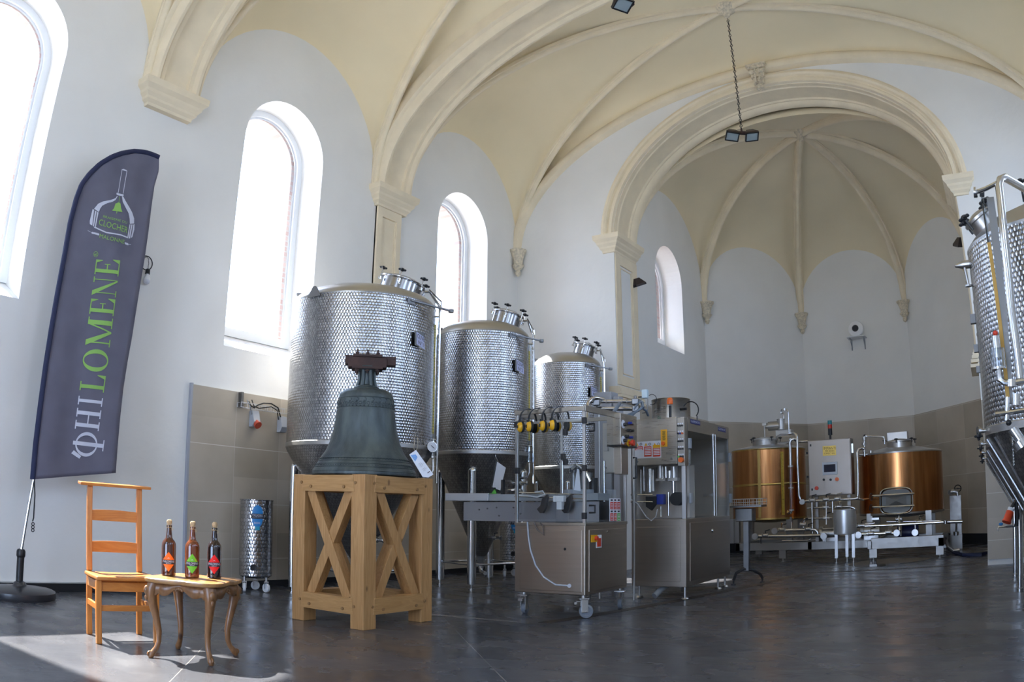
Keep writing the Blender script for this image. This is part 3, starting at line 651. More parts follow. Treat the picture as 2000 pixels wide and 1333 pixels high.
# bosses
for (x, y, z) in [(XC, (a+b)/2, ZB) for a, b in BAYS] + [tuple(AC)]:
    mb = MB(); mb.lathe([(.01, -.17), (.04, -.16), (.05, -.12), (.085, -.09), (.13, -.06), (.15, -.02), (.16, .03), (.10, .05)], 20, Matrix.Translation((x, y, z))); trim(mb, ORN)
# keystone console over the arch
mb = MB(); kx = at_y(1484, 145, YE-.12); zt = kx.z+.16
for w, z0_, z1_, dd in ((.30, zt-.035, zt, .20), (.26, zt-.07, zt-.035, .17), (.20, zt-.20, zt-.07, .14), (.16, zt-.30, zt-.20, .11), (.11, zt-.36, zt-.30, .09)):
    mb.bx(XC-w/2, XC+w/2, YE-dd, YE+.02, z0_, z1_)
for sx_ in (-1, 1): mb.lathe([(.001, -.05), (.03, -.04), (.04, 0), (.03, .04), (.001, .05)], 12, Matrix.Translation((XC+sx_*.075, YE-.15, zt-.12)) @ RY(pi/2)); mb.bx(XC+sx_*.03-.012, XC+sx_*.03+.012, YE-.16, YE, zt-.3, zt-.07)
trim(mb, ORN, smooth=False)
# ---- tile wainscot, edge strip, skirting
def tiles(A, B, z1, th, name, m, u0=0):
    A, B = Vector(A), Vector(B); d = (B-A).normalized(); L_ = (B-A).length; n = Vector((d.y, -d.x, 0))*th
    mb = MB()
    def q(a, b, c, e, uv): mb.face([a, b, c, e], uv)
    up = Vector((0, 0, z1)); z = Vector((0, 0, .07))
    q(A+n+z, B+n+z, B+n+up, A+n+up, [(u0, .07), (u0+L_, .07), (u0+L_, z1), (u0, z1)])
    q(A+up, B+up, B+n+up, A+n+up, [(u0, z1)]*4); q(A+z, A+n+z, A+n+up, A+up, [(u0+.1, .2)]*4); q(B+z, B+n+z, B+n+up, B+up, [(u0+.1, .2)]*4); q(A+z, B+z, B+n+z, A+n+z, [(u0+.1, .2)]*4)
    return struct(mb.build(name, m, smooth=False))
TN[0] += 1; tiles((XL, 4.56, 0), (XL, YE, 0), 2.0, .03, 'trim_%d' % TN[0], TILE, u0=.04)
TN[0] += 1; tiles((XL, YE, 0), (ARX0+.0, YE, 0), 2.0, .03, 'trim_%d' % TN[0], TILE)
uu = 0
for k, (A, B) in enumerate(((P[0], P[1]), (P[1], P[2]), (P[2], P[3]), (P[3], P[4]), (P[4], P[5]))):
    TN[0] += 1; tiles(A, B, 2.50, .02, 'trim_%d' % TN[0], TILEA, u0=uu); uu += (B-A).length
TN[0] += 1; tiles((ARX1, YE, 0), (XR, YE, 0), 2.0, .03, 'trim_%d' % TN[0], TILE)
mb = MB(); mb.bx(XL, XL+.036, 4.535, 4.56, 0, 2.01); trim(mb, EDGE, smooth=False)
mb = MB(); mb.bx(XL, XL+.035, YB, 4.53, 0, .075); struct(mb.build('baseboard_left', BASEB, smooth=False))
mb = MB(); mb.bx(XL+.0, XL+.05, YB, YE, .0, .012); mb.bx(XL, XL+.02, 4.56, YE, 0, .07); trim(mb, BASEB, smooth=False)
mb = MB(); mb.bx(XL+.001, XL+.045, YB, 4.53, .075, .082); trim(mb, mat('pale_sealant', (.5, .5, .5), .6), smooth=False)
mb = MB()
for A, B in ((P[0], P[1]), (P[1], P[2]), (P[2], P[3]), (P[3], P[4]), (P[4], P[5])): mb.bar(A+Vector((0, 0, .09)), B+Vector((0, 0, .09)), .12, .18)
struct(mb.build('baseboard_apse', BASEB, smooth=False))
# floor drain channel and its grate
DR = mat('drain_steel', (.10, .085, .07), .45, .7, var=.2)
mb = MB(); a, b = at_z(1060, 1218, .0), at_z(1575, 1122, .0); mb.bar(a+Vector((0, 0, .001)), b+Vector((0, 0, .001)), .10, .004); mb.bar(at_z(1575, 1120, 0)+Vector((0, 0, .001)), at_z(1905, 1102, 0)+Vector((0, 0, .001)), .10, .005)
for i in range(60):
    p = at_z(1575, 1120, 0).lerp(at_z(1905, 1102, 0), (i+.5)/60)
    mb.box(p+Vector((0, 0, .004)), (.012, .09, .004))
trim(mb, DR, smooth=False)
# small screed marks: sockets and screws left on the walls
# ================================================================== THINGS
# ---------------- promotional flag on its foot
FX = -6.30
def wave(y, z): return .018*sin(8*(y-2.7)+1.1*z)*min(1, max(0, (y-2.75)*3)) + .006*sin(21*y-2*z)
def fl(px, py, off=0):
    p = at_x(px, py, FX); return Vector((p.x+wave(p.y, p.z)+off, p.y, p.z))
flag = thing('feather_flag', 'tall dark violet feather flag with white and green lettering on a black round foot', 'flag', (-6.33, 2.63, 0))
def resample(pts, n):
    acc = [0]
    for a, b in zip(pts, pts[1:]): acc.append(acc[-1]+hypot(a[0]-b[0], a[1]-b[1]))
    out = []; j = 0
    for i in range(n):
        s = acc[-1]*i/(n-1)
        while j < len(acc)-2 and acc[j+1] < s: j += 1
        t = (s-acc[j])/max(1e-9, acc[j+1]-acc[j]); out.append((pts[j][0]+(pts[j+1][0]-pts[j][0])*t, pts[j][1]+(pts[j+1][1]-pts[j][1])*t))
    return out
c1 = lambda a, b: (a/1.904, 250+b/1.904)
Lf = [c1(*q) for q in ((122, 1308), (133, 1180), (150, 1040), (170, 890), (190, 760), (214, 620), (240, 480), (262, 350), (285, 262), (305, 210), (335, 170), (372, 134), (412, 110), (455, 94), (500, 86), (545, 89), (575, 97), (594, 108))]
Rf = [c1(*q) for q in ((426, 1284), (433, 1180), (442, 1080), (455, 970), (472, 870), (490, 780), (507, 680), (524, 580), (541, 480), (555, 380), (566, 290), (577, 215), (592, 160), (594, 110))]
Lr, Rr = resample(Lf, 90), resample(Rf, 90)
mb = MB(); rows = []
for (a, b) in zip(Lr, Rr): rows.append([fl(a[0]+(b[0]-a[0])*j/16, a[1]+(b[1]-a[1])*j/16) for j in range(17)])
mb.grid(rows)
sail = mb.build('sail', CLOTH, flag); so = sail.modifiers.new('s', 'SOLIDIFY'); so.thickness = .002; so.offset = -1
mb = MB(); mb.tube([fl(*q)+Vector((0, 0, 0)) for q in Lr], .023, 10); setp(mb.build('sleeve', NAVY, flag), 'dark navy pole sleeve')
def fprint(px, py): return fl(px, py, .007)
# serif letters as strokes in a unit cell: thick stems .17, hairlines .045
def R4(x0, y0, x1, y1): return [(x0, y0), (x1, y0), (x1, y1), (x0, y1)]
def ser(x, y, w=.26): return R4(x-w/2, y-.025, x+w/2, y+.025)
def ring(cx, cy, rx, ry, tx, ty, n=40):
    out = []
    for i in range(n):
        a, b = 2*pi*i/n, 2*pi*(i+1)/n
        out.append([(cx+rx*cos(a), cy+ry*sin(a)), (cx+rx*cos(b), cy+ry*sin(b)), (cx+(rx-tx)*cos(b), cy+(ry-ty)*sin(b)), (cx+(rx-tx)*cos(a), cy+(ry-ty)*sin(a))])
    return out
GL = {
 'H': [R4(.12, 0, .30, 1), R4(.70, 0, .88, 1), R4(.3, .48, .7, .53), R4(.0, 0, .42, .045), R4(.58, 0, 1, .045), R4(0, .955, .42, 1), R4(.58, .955, 1, 1)],
 'I': [R4(.32, 0, .68, 1), R4(0, 0, 1, .045), R4(0, .955, 1, 1)],
 'L': [R4(.16, 0, .38, 1), R4(0, .955, .56, 1), R4(0, 0, 1, .045), [(.78, .04), (1, .04), (1, .36), (.96, .36)]],
 'O': ring(.5, .5, .5, .52, .19, .05),
 'M': [R4(.10, 0, .145, 1), R4(.74, 0, .90, 1), [(.0, 1), (.20, 1), (.55, .05), (.47, .0)], [(.47, 0), (.52, .0), (.80, 1), (.75, 1)], R4(0, 0, .26, .045), R4(.64, 0, 1, .045), R4(.74, .955, 1, 1)],
 'E': [R4(.14, 0, .36, 1), R4(0, .955, .92, 1), R4(0, 0, 1, .045), R4(.36, .49, .68, .535), [(.76, .04), (1, .04), (1, .32), (.955, .32)], [(.74, .96), (.92, .96), (.92, .72), (.88, .72)], [(.64, .40), (.69, .40), (.69, .63), (.64, .63)]],
 'N': [R4(.14, 0, .185, 1), R4(.84, .0, .885, 1), [(0, 1), (.26, 1), (.885, .0), (.80, .0)], R4(0, 0, .32, .045), R4(.70, .955, 1, 1)],
 'P': ring(.56, .44, .44, .46, .12, .05) + [R4(.50, -.26, .64, 1.0), R4(.38, -.28, .78, -.24), [(.02, .66), (.12, .60), (.30, .93), (.18, 1.02)]],
}
A0 = Vector((352, 1240)); B0 = Vector((442, 495))
def lettermap(s0, s1, hgt=86):
    """s along the baseline (crop pixels going up the flag), v the letter height towards the left"""
    d = (B0-A0).normalized(); up = Vector((d.y, -d.x))
    if up.x > 0: up = -up
    def fn(u, v):
        s = s0+(s1-s0)*u; q = A0+d*s+up*(v*hgt); return fprint(*c1(q.x, q.y))
    return fn
def subq(mb, fn, q, n=6):
    a, b, c, d = [Vector(p) for p in q]
    mb.grid([[fn(*a.lerp(b, i/n).lerp(d.lerp(c, i/n), j/n)) for i in range(n+1)] for j in range(n+1)])
for word, material, seq in (('white', PRW, (('P', 0, 104), ('H', 112, 190), ('I', 203, 235))), ('green', PRG, (('L', 256, 318), ('O', 330, 413), ('M', 425, 532), ('E', 542, 604), ('N', 612, 682), ('E', 690, 750)))):
    mb = MB()
    for ch, a, b in seq:
        fn = lettermap(a, b)
        for poly in GL[ch]: subq(mb, fn, poly)
    mb.build('lettering', material, flag, smooth=False)
mb = MB(); fn = lettermap(757, 783, 20)
q0 = Vector(c1(354, 471))
for poly in ring(.5, .5, .5, .5, .08, .08, 20): mb.face([fprint(q0.x+(u-.5)*9, q0.y+(v-.5)*11) for u, v in poly])
put_text(mb, 'R', lambda u, v: fprint(q0.x+3-v*6, q0.y+2.4-u*4.8))
mb.build('lettering', PRG, flag, smooth=False)
# logo: kettle with a bell inside
c7 = lambda a, b: (100+a/6.06, 300+b/6.06)
def lpoly(mb, pts):
    if len(pts) == 4: subq(mb, lambda x, y: fprint(*c7(x, y)), pts, 4)
    else: mb.flat([[fprint(*c7(a, b)) for a, b in pts]])
def lline(mb, pts, w):
    for (a, b), (c, d) in zip(pts, pts[1:]):
        L_ = hypot(c-a, d-b); nx, ny = -(d-b)/L_*w/2, (c-a)/L_*w/2; lpoly(mb, [(a+nx, b+ny), (c+nx, d+ny), (c-nx, d-ny), (a-nx, b-ny)])
mb = MB()
lline(mb, [(830, 190), (782, 470)], 7); lline(mb, [(890, 208), (840, 480)], 7)
lpoly(mb, [(828, 192), (850, 186), (885, 200), (890, 214), (865, 210), (835, 203)])
lpoly(mb, [(765, 470), (790, 478), (845, 490), (848, 500), (838, 512), (800, 506), (765, 495), (760, 482)])
lpoly(mb, [(768, 508), (750, 535), (690, 558), (600, 575), (545, 600), (500, 658), (552, 700), (566, 660), (590, 625), (650, 595), (710, 580), (750, 556), (776, 512)])
lpoly(mb, [(826, 514), (842, 516), (870, 570), (915, 640), (955, 700), (984, 770), (984, 828), (925, 836), (922, 780), (905, 710), (870, 650), (835, 580)])
lpoly(mb, [(484, 662), (500, 670), (478, 858), (452, 838), (452, 800)]); lpoly(mb, [(510, 680), (525, 690), (497, 872), (484, 862)]); lpoly(mb, [(532, 696), (548, 706), (518, 872), (505, 880)])
lpoly(mb, [(975, 840), (990, 834), (988, 900), (962, 990), (942, 1000), (958, 940)]); lpoly(mb, [(945, 842), (964, 840), (932, 1005), (912, 1010)]); lpoly(mb, [(920, 842), (934, 842), (905, 1005), (892, 1002)])
lline(mb, [(500, 876), (560, 905), (640, 940), (720, 955), (800, 970), (860, 988), (900, 1000)], 15)
lline(mb, [(428, 914), (480, 945), (548, 962)], 4); lline(mb, [(855, 1066), (900, 1076), (945, 1076)], 4)
for k in range(7): lpoly(mb, [(468+k*12, 938+k*3), (482+k*12, 930+k*3), (488+k*12, 950+k*3.4), (474+k*12, 956+k*3.4)])
for k in range(5): lpoly(mb, [(860+k*9, 1056+k*2), (870+k*9, 1056+k*2), (874+k*9, 1080+k*2), (864+k*9, 1080+k*2)])
mb.build('logo', PRW, flag, smooth=False)
mb = MB()
lpoly(mb, [(776, 585), (805, 592), (808, 602), (814, 655), (828, 700), (770, 690), (708, 682), (732, 652), (750, 596), (770, 594)])
lline(mb, [(797, 512), (789, 590)], 5); lline(mb, [(766, 690), (760, 716)], 8)
mb.build('logo_bell', PRG, flag, smooth=False); mb = MB()
def ltext(mb, s, p0, p1, up):
    put_text(mb, s, lambda u, v: fprint(*c7(p0[0]+(p1[0]-p0[0])*u+up[0]*v, p0[1]+(p1[1]-p0[1])*u+up[1]*v)))
ltext(mb, 'BRASSERIE DU', (600, 762), (884, 838), (6, -26))
ltext(mb, 'CLOCHER', (548, 850), (890, 950), (12, -70)); ltext(mb, 'MALONNE', (560, 1000), (850, 1078), (8, -46))
mb.build('logo_lettering', PRG, flag, smooth=False)
mb = MB(); mb.tube([Vector((FX-.01, 2.655, .30)), at_x(66, 935, FX), fl(*Lr[3])], .013, 10); mb.build('pole', POL, flag)
mb = MB(); mb.lathe([(.03, .04), (.031, .32), (.035, .325), (.038, .335), (.038, .37), (.030, .385), (.014, .39)], 20, Matrix.Translation((-6.32, 2.65, 0)) @ RX(radians(-3))); mb.build('tube_holder', BLK, flag)
mb = MB(); a = []
for i in range(24): a.append(2*pi*i/24)
mb.lathe([(.0, .0), (.30, .0), (.31, .02), (.305, .055), (.27, .075), (.06, .095), (.05, .12), (.035, .13)], 14, Matrix.Translation((-6.32, 2.66, 0)), cap0=False); mb.build('foot', mat('foot_black', (.03, .03, .034), .35, coat=.2), flag, angle=50)
mb = MB(); p = at_x(67, 938, FX+.02); mb.tube([p, p+Vector((0, .012, -.12)), p+Vector((0, .008, -.30)), p+Vector((0, .0, -.33))], .006, 6)
for k in range(3): mb.tor(p+Vector((0, .004, -.35-.025*k)), .012, .004, RY(pi/2), 12, 6)
mb.build('tether_cord', BLK, flag)

# ---------------- church chair
def chair_build():
    loc = Vector((-4.44, 2.55, 0)); fr = Vector((.965, -.262)); ang = atan2(fr.y, fr.x)   # local +x is the front
    t = thing('church_chair', 'orange pine church chair with a high ladder back standing beside the small table', 'chair', loc, ang)
    Wd, D = .40, .36; zs = .388; xb, xf = -.17, .17
    def leg(sx, sy):
        mb = MB()
        if sx > 0: mb.bar((xf-.018, sy*.18, 0), (xf-.018, sy*.18, zs-.01), .034, .034, (1, 0, 0))
        else:
            pts = [(xb-.005, sy*.165, 0), (xb, sy*.165, .40), (xb-.055, sy*.165, .925)]
            for a, b in zip(pts, pts[1:]): mb.bar(a, b, .034, .032, (1, 0, 0))
        return mb.build('leg', PINE, t, smooth=False, bevel=.004, local=True)
    for sx in (1, -1):
        for sy in (1, -1): leg(sx, sy)
    mb = MB(); M = RY(radians(-6))
    mb.box((xb-.058, 0, .935), (.095, .47, .018), M=RY(radians(4))); mb.build('top_rail', PINEX, t, smooth=False, bevel=.004, local=True)
    for z in (.548, .742):
        mb = MB(); n = 10; x0 = xb-.055*(z-.44)/.485; rows = []
        for i in range(n+1):
            y = -.155+.31*i/n; cv = .012*(1-(y/.155)**2)
            rows.append([Vector((x0-cv-.008, y, z-.032)), Vector((x0-cv+.008, y, z-.032)), Vector((x0-cv+.006, y, z+.032+.006*(1-(y/.155)**2))), Vector((x0-cv-.010, y, z+.032+.006*(1-(y/.155)**2)))])
        mb.grid(rows, closeu=True); mb.build('back_slat', PINEX, t, local=True)
    mb = MB(); rows = []; n = 14
    for i in range(n+1):
        y = -.2+.4*i/n; dip = -.012*(1-(y/.2)**2)
        ring_ = []
        for j in range(n+1):
            x = xb+.01+(xf+.02-xb)*j/n; rr = 1-abs(y/.2)**6*.04
            ring_.append(Vector((x*rr, y, zs+dip*sin(pi*min(1, (j+2)/n))+.012)))
        rows.append(ring_)
    mb.grid(rows); o = mb.build('seat', PINEX, t, local=True); s = o.modifiers.new('s', 'SOLIDIFY'); s.thickness = .022; s.offset = -1; bv = o.modifiers.new('b', 'BEVEL'); bv.width = .005; bv.segments = 2
    for z in (.338, .212):
        for a, b in (((xf-.018, -.165), (xf-.018, .165)), ((xb, -.15), (xb, .15)), ((xb+.01, .172), (xf-.03, .178)), ((xb+.01, -.172), (xf-.03, -.178))):
            if z < .3 and a[0] == b[0] == xb: continue
            mb = MB(); mb.bar((a[0], a[1], z if z > .3 else z), (b[0], b[1], z), .016, .055 if z > .3 else .036, (0, 0, 1)); mb.build('apron' if z > .3 else 'stretcher', PINEX, t, smooth=False, bevel=.003, local=True)
    return t
chair_build()
# ---------------- carved side table
tb_c = Vector((-3.80, 2.65, 0)); tb_a = radians(30)
table = thing('side_table', 'small carved walnut side table with curved legs, carrying three bottles', 'table', tb_c, tb_a)
HT = .445
def serp(n, hx, hy, amp=.02):
    pts = []
    for i in range(n):
        a = 2*pi*i/n; c, s = cos(a), sin(a); e = 5.0
        r = (abs(c/hx)**e+abs(s/hy)**e)**(-1/e); r *= 1-amp*cos(4*a)*1.3-amp*.5*cos(8*a); pts.append((r*c, r*s))
    return pts
out = serp(72, .235, .215)
mb = MB(); rows = []
for z, k in ((HT-.028, .93), (HT-.022, .985), (HT-.012, 1.0), (HT-.004, .995), (HT, .97)): rows.append([Vector((x*k, y*k, z)) for x, y in out])
V = mb.grid(rows, closeu=True); mb.bm.faces.new(V[-1]); mb.bm.faces.new(V[0][::-1]); mb.build('table_top', WALT, table, local=True)
for sx, sy in ((1, 1), (1, -1), (-1, 1), (-1, -1)):
    mb = MB(); dv = Vector((sx*.155, sy*.145, 0)); u = Vector((sx, sy, 0)).normalized()
    prof = [(.415, .012, .036), (.385, .028, .036), (.345, .034, .031), (.29, .022, .025), (.22, .004, .020), (.15, -.010, .017), (.09, -.008, .015), (.055, .006, .0145), (.032, .024, .017), (.018, .036, .019), (.006, .040, .015), (0, .040, .012)]
    mb.tube([dv+u*o+Vector((0, 0, z)) for z, o, r in prof], .03, 12, rs=[r for *_, r in prof]); mb.tor(dv+u*.044+Vector((0, 0, .022)), .012, .007, RX(pi/2) @ RY(atan2(sy, sx)), 12, 6)
    mb.sph(dv+u*.060+Vector((0, 0, .375)), .017, (1, 1, 1.5)); mb.sph(dv+u*.062+Vector((0, 0, .335)), .010, (1, 1, 1.6))
    mb.build('leg', WALN, table, local=True)
for k, (ax, hx, hy) in enumerate((('x', .175, .172), ('x', .175, -.172), ('y', .165, .192), ('y', .165, -.192))):
    mb = MB(); n = 24; top = []; bot = []
    for i in range(n+1):
        s = -hx+2*hx*i/n; q = s/hx; zb = HT-.075+.030*(abs(q)**.8*-1+.55)*1.0+.018*cos(q*2*pi)-.022*(abs(q) > .8)
        b_ = hy*(1+.05*(1-q*q)); p = (s, b_) if ax == 'x' else (b_, s)
        top.append(Vector((p[0], p[1], HT-.026))); bot.append(Vector((p[0], p[1], zb)))
    mb.grid([bot, top]); o = mb.build('apron', WALN, table, local=True); s = o.modifiers.new('s', 'SOLIDIFY'); s.thickness = .018; s.offset = 0
    mb = MB(); cpt = Vector((0, hy*1.06, HT-.058)) if ax == 'x' else Vector((hy*1.06, 0, HT-.058))
    for j in range(5):
        a = (j-2)*.5; d = Vector((sin(a)*.022, 0, cos(a)*.016-.006)) if ax == 'x' else Vector((0, sin(a)*.022, cos(a)*.016-.006)); mb.sph(cpt+d, .009, (1, 1, 1))
    mb.build('carving', WALN, table, local=True)
# ---------------- three bottles
def bottle(pos, label, liquid, diamond, extra=None):
    t = thing('beer_bottle', label, 'bottle', pos, atan2(-pos.x, pos.y)+pi, 'large corked bottles on the side table')
    # local -y faces away; labels face the viewer at local +y after the turn
    r = .041
    mb = MB(); mb.lathe([(.001, .006), (.025, .003), (.036, .0), (r, .006), (r, .170), (.0395, .182), (.034, .194), (.026, .204), (.0195, .212), (.0165, .235), (.0140, .262), (.0135, .270), (.0158, .272), (.0158, .283), (.0125, .285)], 36, cap0=False)
    g = MATS.get('glass_'+liquid[0]) or bottle_glass('glass_'+liquid[0], liquid[1]); mb.build('glass_body', g, t, local=True)
    mb = MB(); mb.lathe([(.0115, .284), (.0115, .290), (.015, .296), (.0158, .304), (.014, .311), (.006, .314), (.0, .314)], 20); mb.build('cork', mat('cork', (.52, .36, .20), .9, bump=.001, bscale=200), t, local=True)
    mb = MB(); mb.tor((0, 0, .2705), .0166, .0009, None, 24, 6)
    for k in range(4): a = k*pi/2+.4; mb.tube([(cos(a)*.0166, sin(a)*.0166, .2705), (cos(a)*.017, sin(a)*.017, .29), (cos(a)*.013, sin(a)*.013, .312)], .0009, 5)
    mb.tor((-.019, .006, .262), .005, .0009, RX(pi/2), 12, 5); mb.tor((0, 0, .3145), .009, .0008, None, 16, 5)
    mb.build('wire_cage', mat('gold_wire', (.75, .62, .35), .3, 1), t, local=True)
    def cyl(u, z, off=.0006): a = pi/2-u/r; return Vector(((r+off)*cos(a), (r+off)*sin(a), z))
    zc = .081; hw, hh = .044, .055
    mb = MB(); n = 20; rows = []
    for i in range(n+1):
        v = -hh+2*hh*i/n; w = hw*(1-abs(v)/hh); rows.append([cyl(w*(j/8-1), zc+v) for j in range(17)])
    mb.grid(rows); lab = mb.build('label', mat('label_'+liquid[0], diamond, .5, spec=.4), t, local=True)
    mb = MB(); rows = []
    for v in (-.014, .010): rows.append([cyl(hw*.98*(1-abs(v)/hh*.3)*(j/8-1), zc+v, .0010) for j in range(17)])
    mb.grid(rows); mb.build('label_band', INK, t, local=True)
    mb = MB()
    put_text(mb, 'PHILOMENE', lambda u, v: cyl(.030-.060*u if False else -.028+.056*u, zc-.005+.012*v, .0014)) if False else put_text(mb, 'PHILOMENE', lambda u, v: cyl(.034-.068*u, zc-.005+.012*v, .0014))
    put_text(mb, liquid[2], lambda u, v: cyl(.014-.028*u, zc-.012+.0045*v, .0014))
    mb.tube([cyl(-.006+.012*i/8, zc+.017+.006*sin(pi*i/8), .0012) for i in range(9)], .0006, 5); mb.sph(cyl(0, zc+.020, .0008), .0016)
    mb.build('label_lettering', PRW, t, smooth=False, local=True)
    if extra:
        mb = MB(); mb.face([cyl(.0-.012, zc+.036, .0011), cyl(-.024, zc+.016, .0011), cyl(-.027, zc+.012, .0011), cyl(-.022, zc+.012, .0011)]); mb.build('lemon_mark', YEL, t, smooth=False, local=True)
    return t
p = at_z(329, 1125, HT); bottle(Vector((p.x, p.y, HT)), 'brown corked bottle with an orange diamond label, nearest the chair', ('amber_orange', (.10, .024, .005), 'BLONDE'), (.95, .16, .01))
p = at_z(375, 1129, HT); bottle(Vector((p.x, p.y, HT)), 'amber corked bottle with a green diamond label, between the two others', ('amber_light', (.26, .060, .010), 'TONIC'), (.15, .50, .03), True)
p = at_z(418, 1130, HT); bottle(Vector((p.x, p.y, HT)), 'very dark corked bottle with a red diamond label', ('dark', (.03, .012, .01), 'ARDENTE'), (.75, .01, .01))

# ---------------- oak stand with cross braces
sx0, sx1, sy0, sy1, SH = -4.72, -3.97, 4.21, 4.98, 1.112
stand = thing('oak_bell_stand', 'oak beam stand with crossed braces on each side, carrying the old bell', 'stand', ((sx0+sx1)/2, (sy0+sy1)/2, 0))
pw = .13
for X in (sx0, sx1-pw):
    for Y_ in (sy0, sy1-pw):
        mb = MB(); mb.bx(X, X+pw, Y_, Y_+pw, 0, SH); mb.build('post', OAK, stand, smooth=False, bevel=.004)
PEG = mat('oak_peg', (.30, .16, .06), .6)
def frame_side(p0, p1, n, par):
    """rails, braces and pegs between two posts; n is the outward normal"""
    p0, p1, n = Vector(p0), Vector(p1), Vector(n); d = (p1-p0).normalized(); L_ = (p1-p0).length
    def pt(u, z, o=0): return p0+d*u-n*o+Vector((0, 0, z))
    for z0_, z1_ in ((SH-.125, SH-.004), (.105, .225)):
        mb = MB(); ins = .012 if z1_ < 1 else .008
        mb.prism([pt(pw-.03, z0_, -.004), pt(L_-pw+.03, z0_, -.004), pt(L_-pw+.018, z1_, -.004), pt(pw-.018, z1_, -.004)], n*-.09)
        r_ = mb.build('rail', OAKX, stand, smooth=False, bevel=.003)
        mb = MB()
        for u, zz in ((pw+.07, z0_+.035), (L_-pw-.07, z0_+.035)): q = pt(u, zz, -.002); mb = MB(); mb.cyl(q, q+n*.012, .012, seg=8); mb.build('peg', PEG, r_, root=stand)
    for u in (pw*.7, L_-pw*.7):
        for zz in (SH-.06, .165): q = pt(u, zz, .01); mb = MB(); mb.cyl(q, q+n*.018, .011, seg=8); mb.build('peg', PEG, stand)
    zt, zb = SH-.115, .215
    for (u0, u1, o) in ((pw+.045, L_-pw-.045, .012), (L_-pw-.045, pw+.045, .022)):
        mb = MB(); mb.bar(pt(u0, zt, o+.04), pt(u1, zb, o+.04), .080, .075, n); mb.build('brace', OAK, stand, smooth=False, bevel=.003)
frame_side((sx0, sy0, 0), (sx1, sy0, 0), (0, -1, 0), stand); frame_side((sx1, sy0, 0), (sx1, sy1, 0), (1, 0, 0), stand)
frame_side((sx1, sy1, 0), (sx0, sy1, 0), (0, 1, 0), stand); frame_side((sx0, sy1, 0), (sx0, sy0, 0), (-1, 0, 0), stand)
# ---------------- the bell
bc = Vector(((sx0+sx1)/2+.002, (sy0+sy1)/2, SH)); ba = radians(44)
bell = thing('bronze_bell', 'large green patinated bronze bell with an iron headstock standing on the oak stand', 'bell', bc, ba)
kk = .001363
bp_ = [(.370, .0), (.402, .006), (.405, .020), (.396, .045), (.392, .05), (.378, .075), (.374, .082), (.352, .115), (.345, .124), (.342, .135), (.300, .195), (.272, .262), (.250, .345), (.236, .43), (.228, .50), (.226, .508), (.223, .515), (.219, .575), (.217, .582), (.212, .615), (.205, .640), (.180, .662), (.150, .672), (.100, .682), (.085, .700), (.060, .706)]
mb = MB(); mb.lathe(bp_, 64, cap0=False); mb.lathe([(.36, .0), (.30, .12), (.23, .3), (.2, .6), (.0, .64)], 48, cap0=False)
for z, r, w in ((.030, .401, .004), (.062, .386, .003), (.085, .373, .004), (.108, .357, .003), (.130, .345, .004), (.598, .216, .003), (.522, .2225, .003), (.690, .093, .006)): mb.tor((0, 0, z), r, w, None, 64, 6)
mb.build('bell_body', BRZ, bell, local=True)
mb = MB()   # garland: small scrolls and beads round the shoulder and above the lip
for i in range(46):
    a = 2*pi*i/46; r = .2215; mb.tor((cos(a)*r, sin(a)*r, .548), .011, .0028, RZ(a) @ RY(pi/2), 10, 5)
    mb.sph((cos(a)*.2235, sin(a)*.2235, .527), .0055, (1, 1, 1), 6, 4)
for i in range(23):
    a = 2*pi*i/23; r = .2185; mb.tor((cos(a)*r, sin(a)*r, .576), .014, .003, RZ(a) @ RY(pi/2), 10, 5, 0, pi); mb.sph((cos(a)*.2215, sin(a)*.2215, .560), .007, (1, 1, 1.6), 6, 4)
for i in range(90): a = 2*pi*i/90; mb.sph((cos(a)*.349, sin(a)*.349, .124), .0045, (1, 1, 1), 5, 4)
for i in range(110): a = 2*pi*i/110; mb.sph((cos(a)*.380, sin(a)*.380, .074), .0035, (1, 1, 1), 5, 4)
mb.build('relief_pattern', BRZ, bell, local=True)
mb = MB(); mb.lathe([(.085, .70), (.052, .715), (.047, .76), (.047, .80), (.06, .82), (.075, .83), (.08, .845), (.075, .86)], 20)
for a in range(6): mb.tube([(cos(a*pi/3)*.07, sin(a*pi/3)*.07, .70), (cos(a*pi/3)*.055, sin(a*pi/3)*.055, .76), (cos(a*pi/3)*.055, sin(a*pi/3)*.055, .825)], .014, 8)
mb.build('crown', BRZ, bell, local=True)
mb = MB(); mb.bx(-.15, .15, -.065, .065, .845, .925); mb.bx(-.12, .12, -.08, .08, .832, .85)
hs = mb.build('headstock_plate', IRON, bell, smooth=False, bevel=.003, local=True)
mb = MB(); mb.bx(-.175, .222, -.05, .05, .868, .938); mb.bx(-.115, .115, -.075, .075, .925, .945); mb.build('headstock_beam', IRON, bell, smooth=False, bevel=.003, local=True)
for x in (-.08, 0, .08):
    for y in (-.055, .055):
        mb = MB(); mb.cyl((x, y, .80), (x, y, .985), .007, seg=8); mb.cyl((x, y, .945), (x, y, .962), .016, seg=6); mb.cyl((x, y, .815), (x, y, .832), .018, seg=6); mb.build('bolt', IRON, bell, smooth=False, local=True)
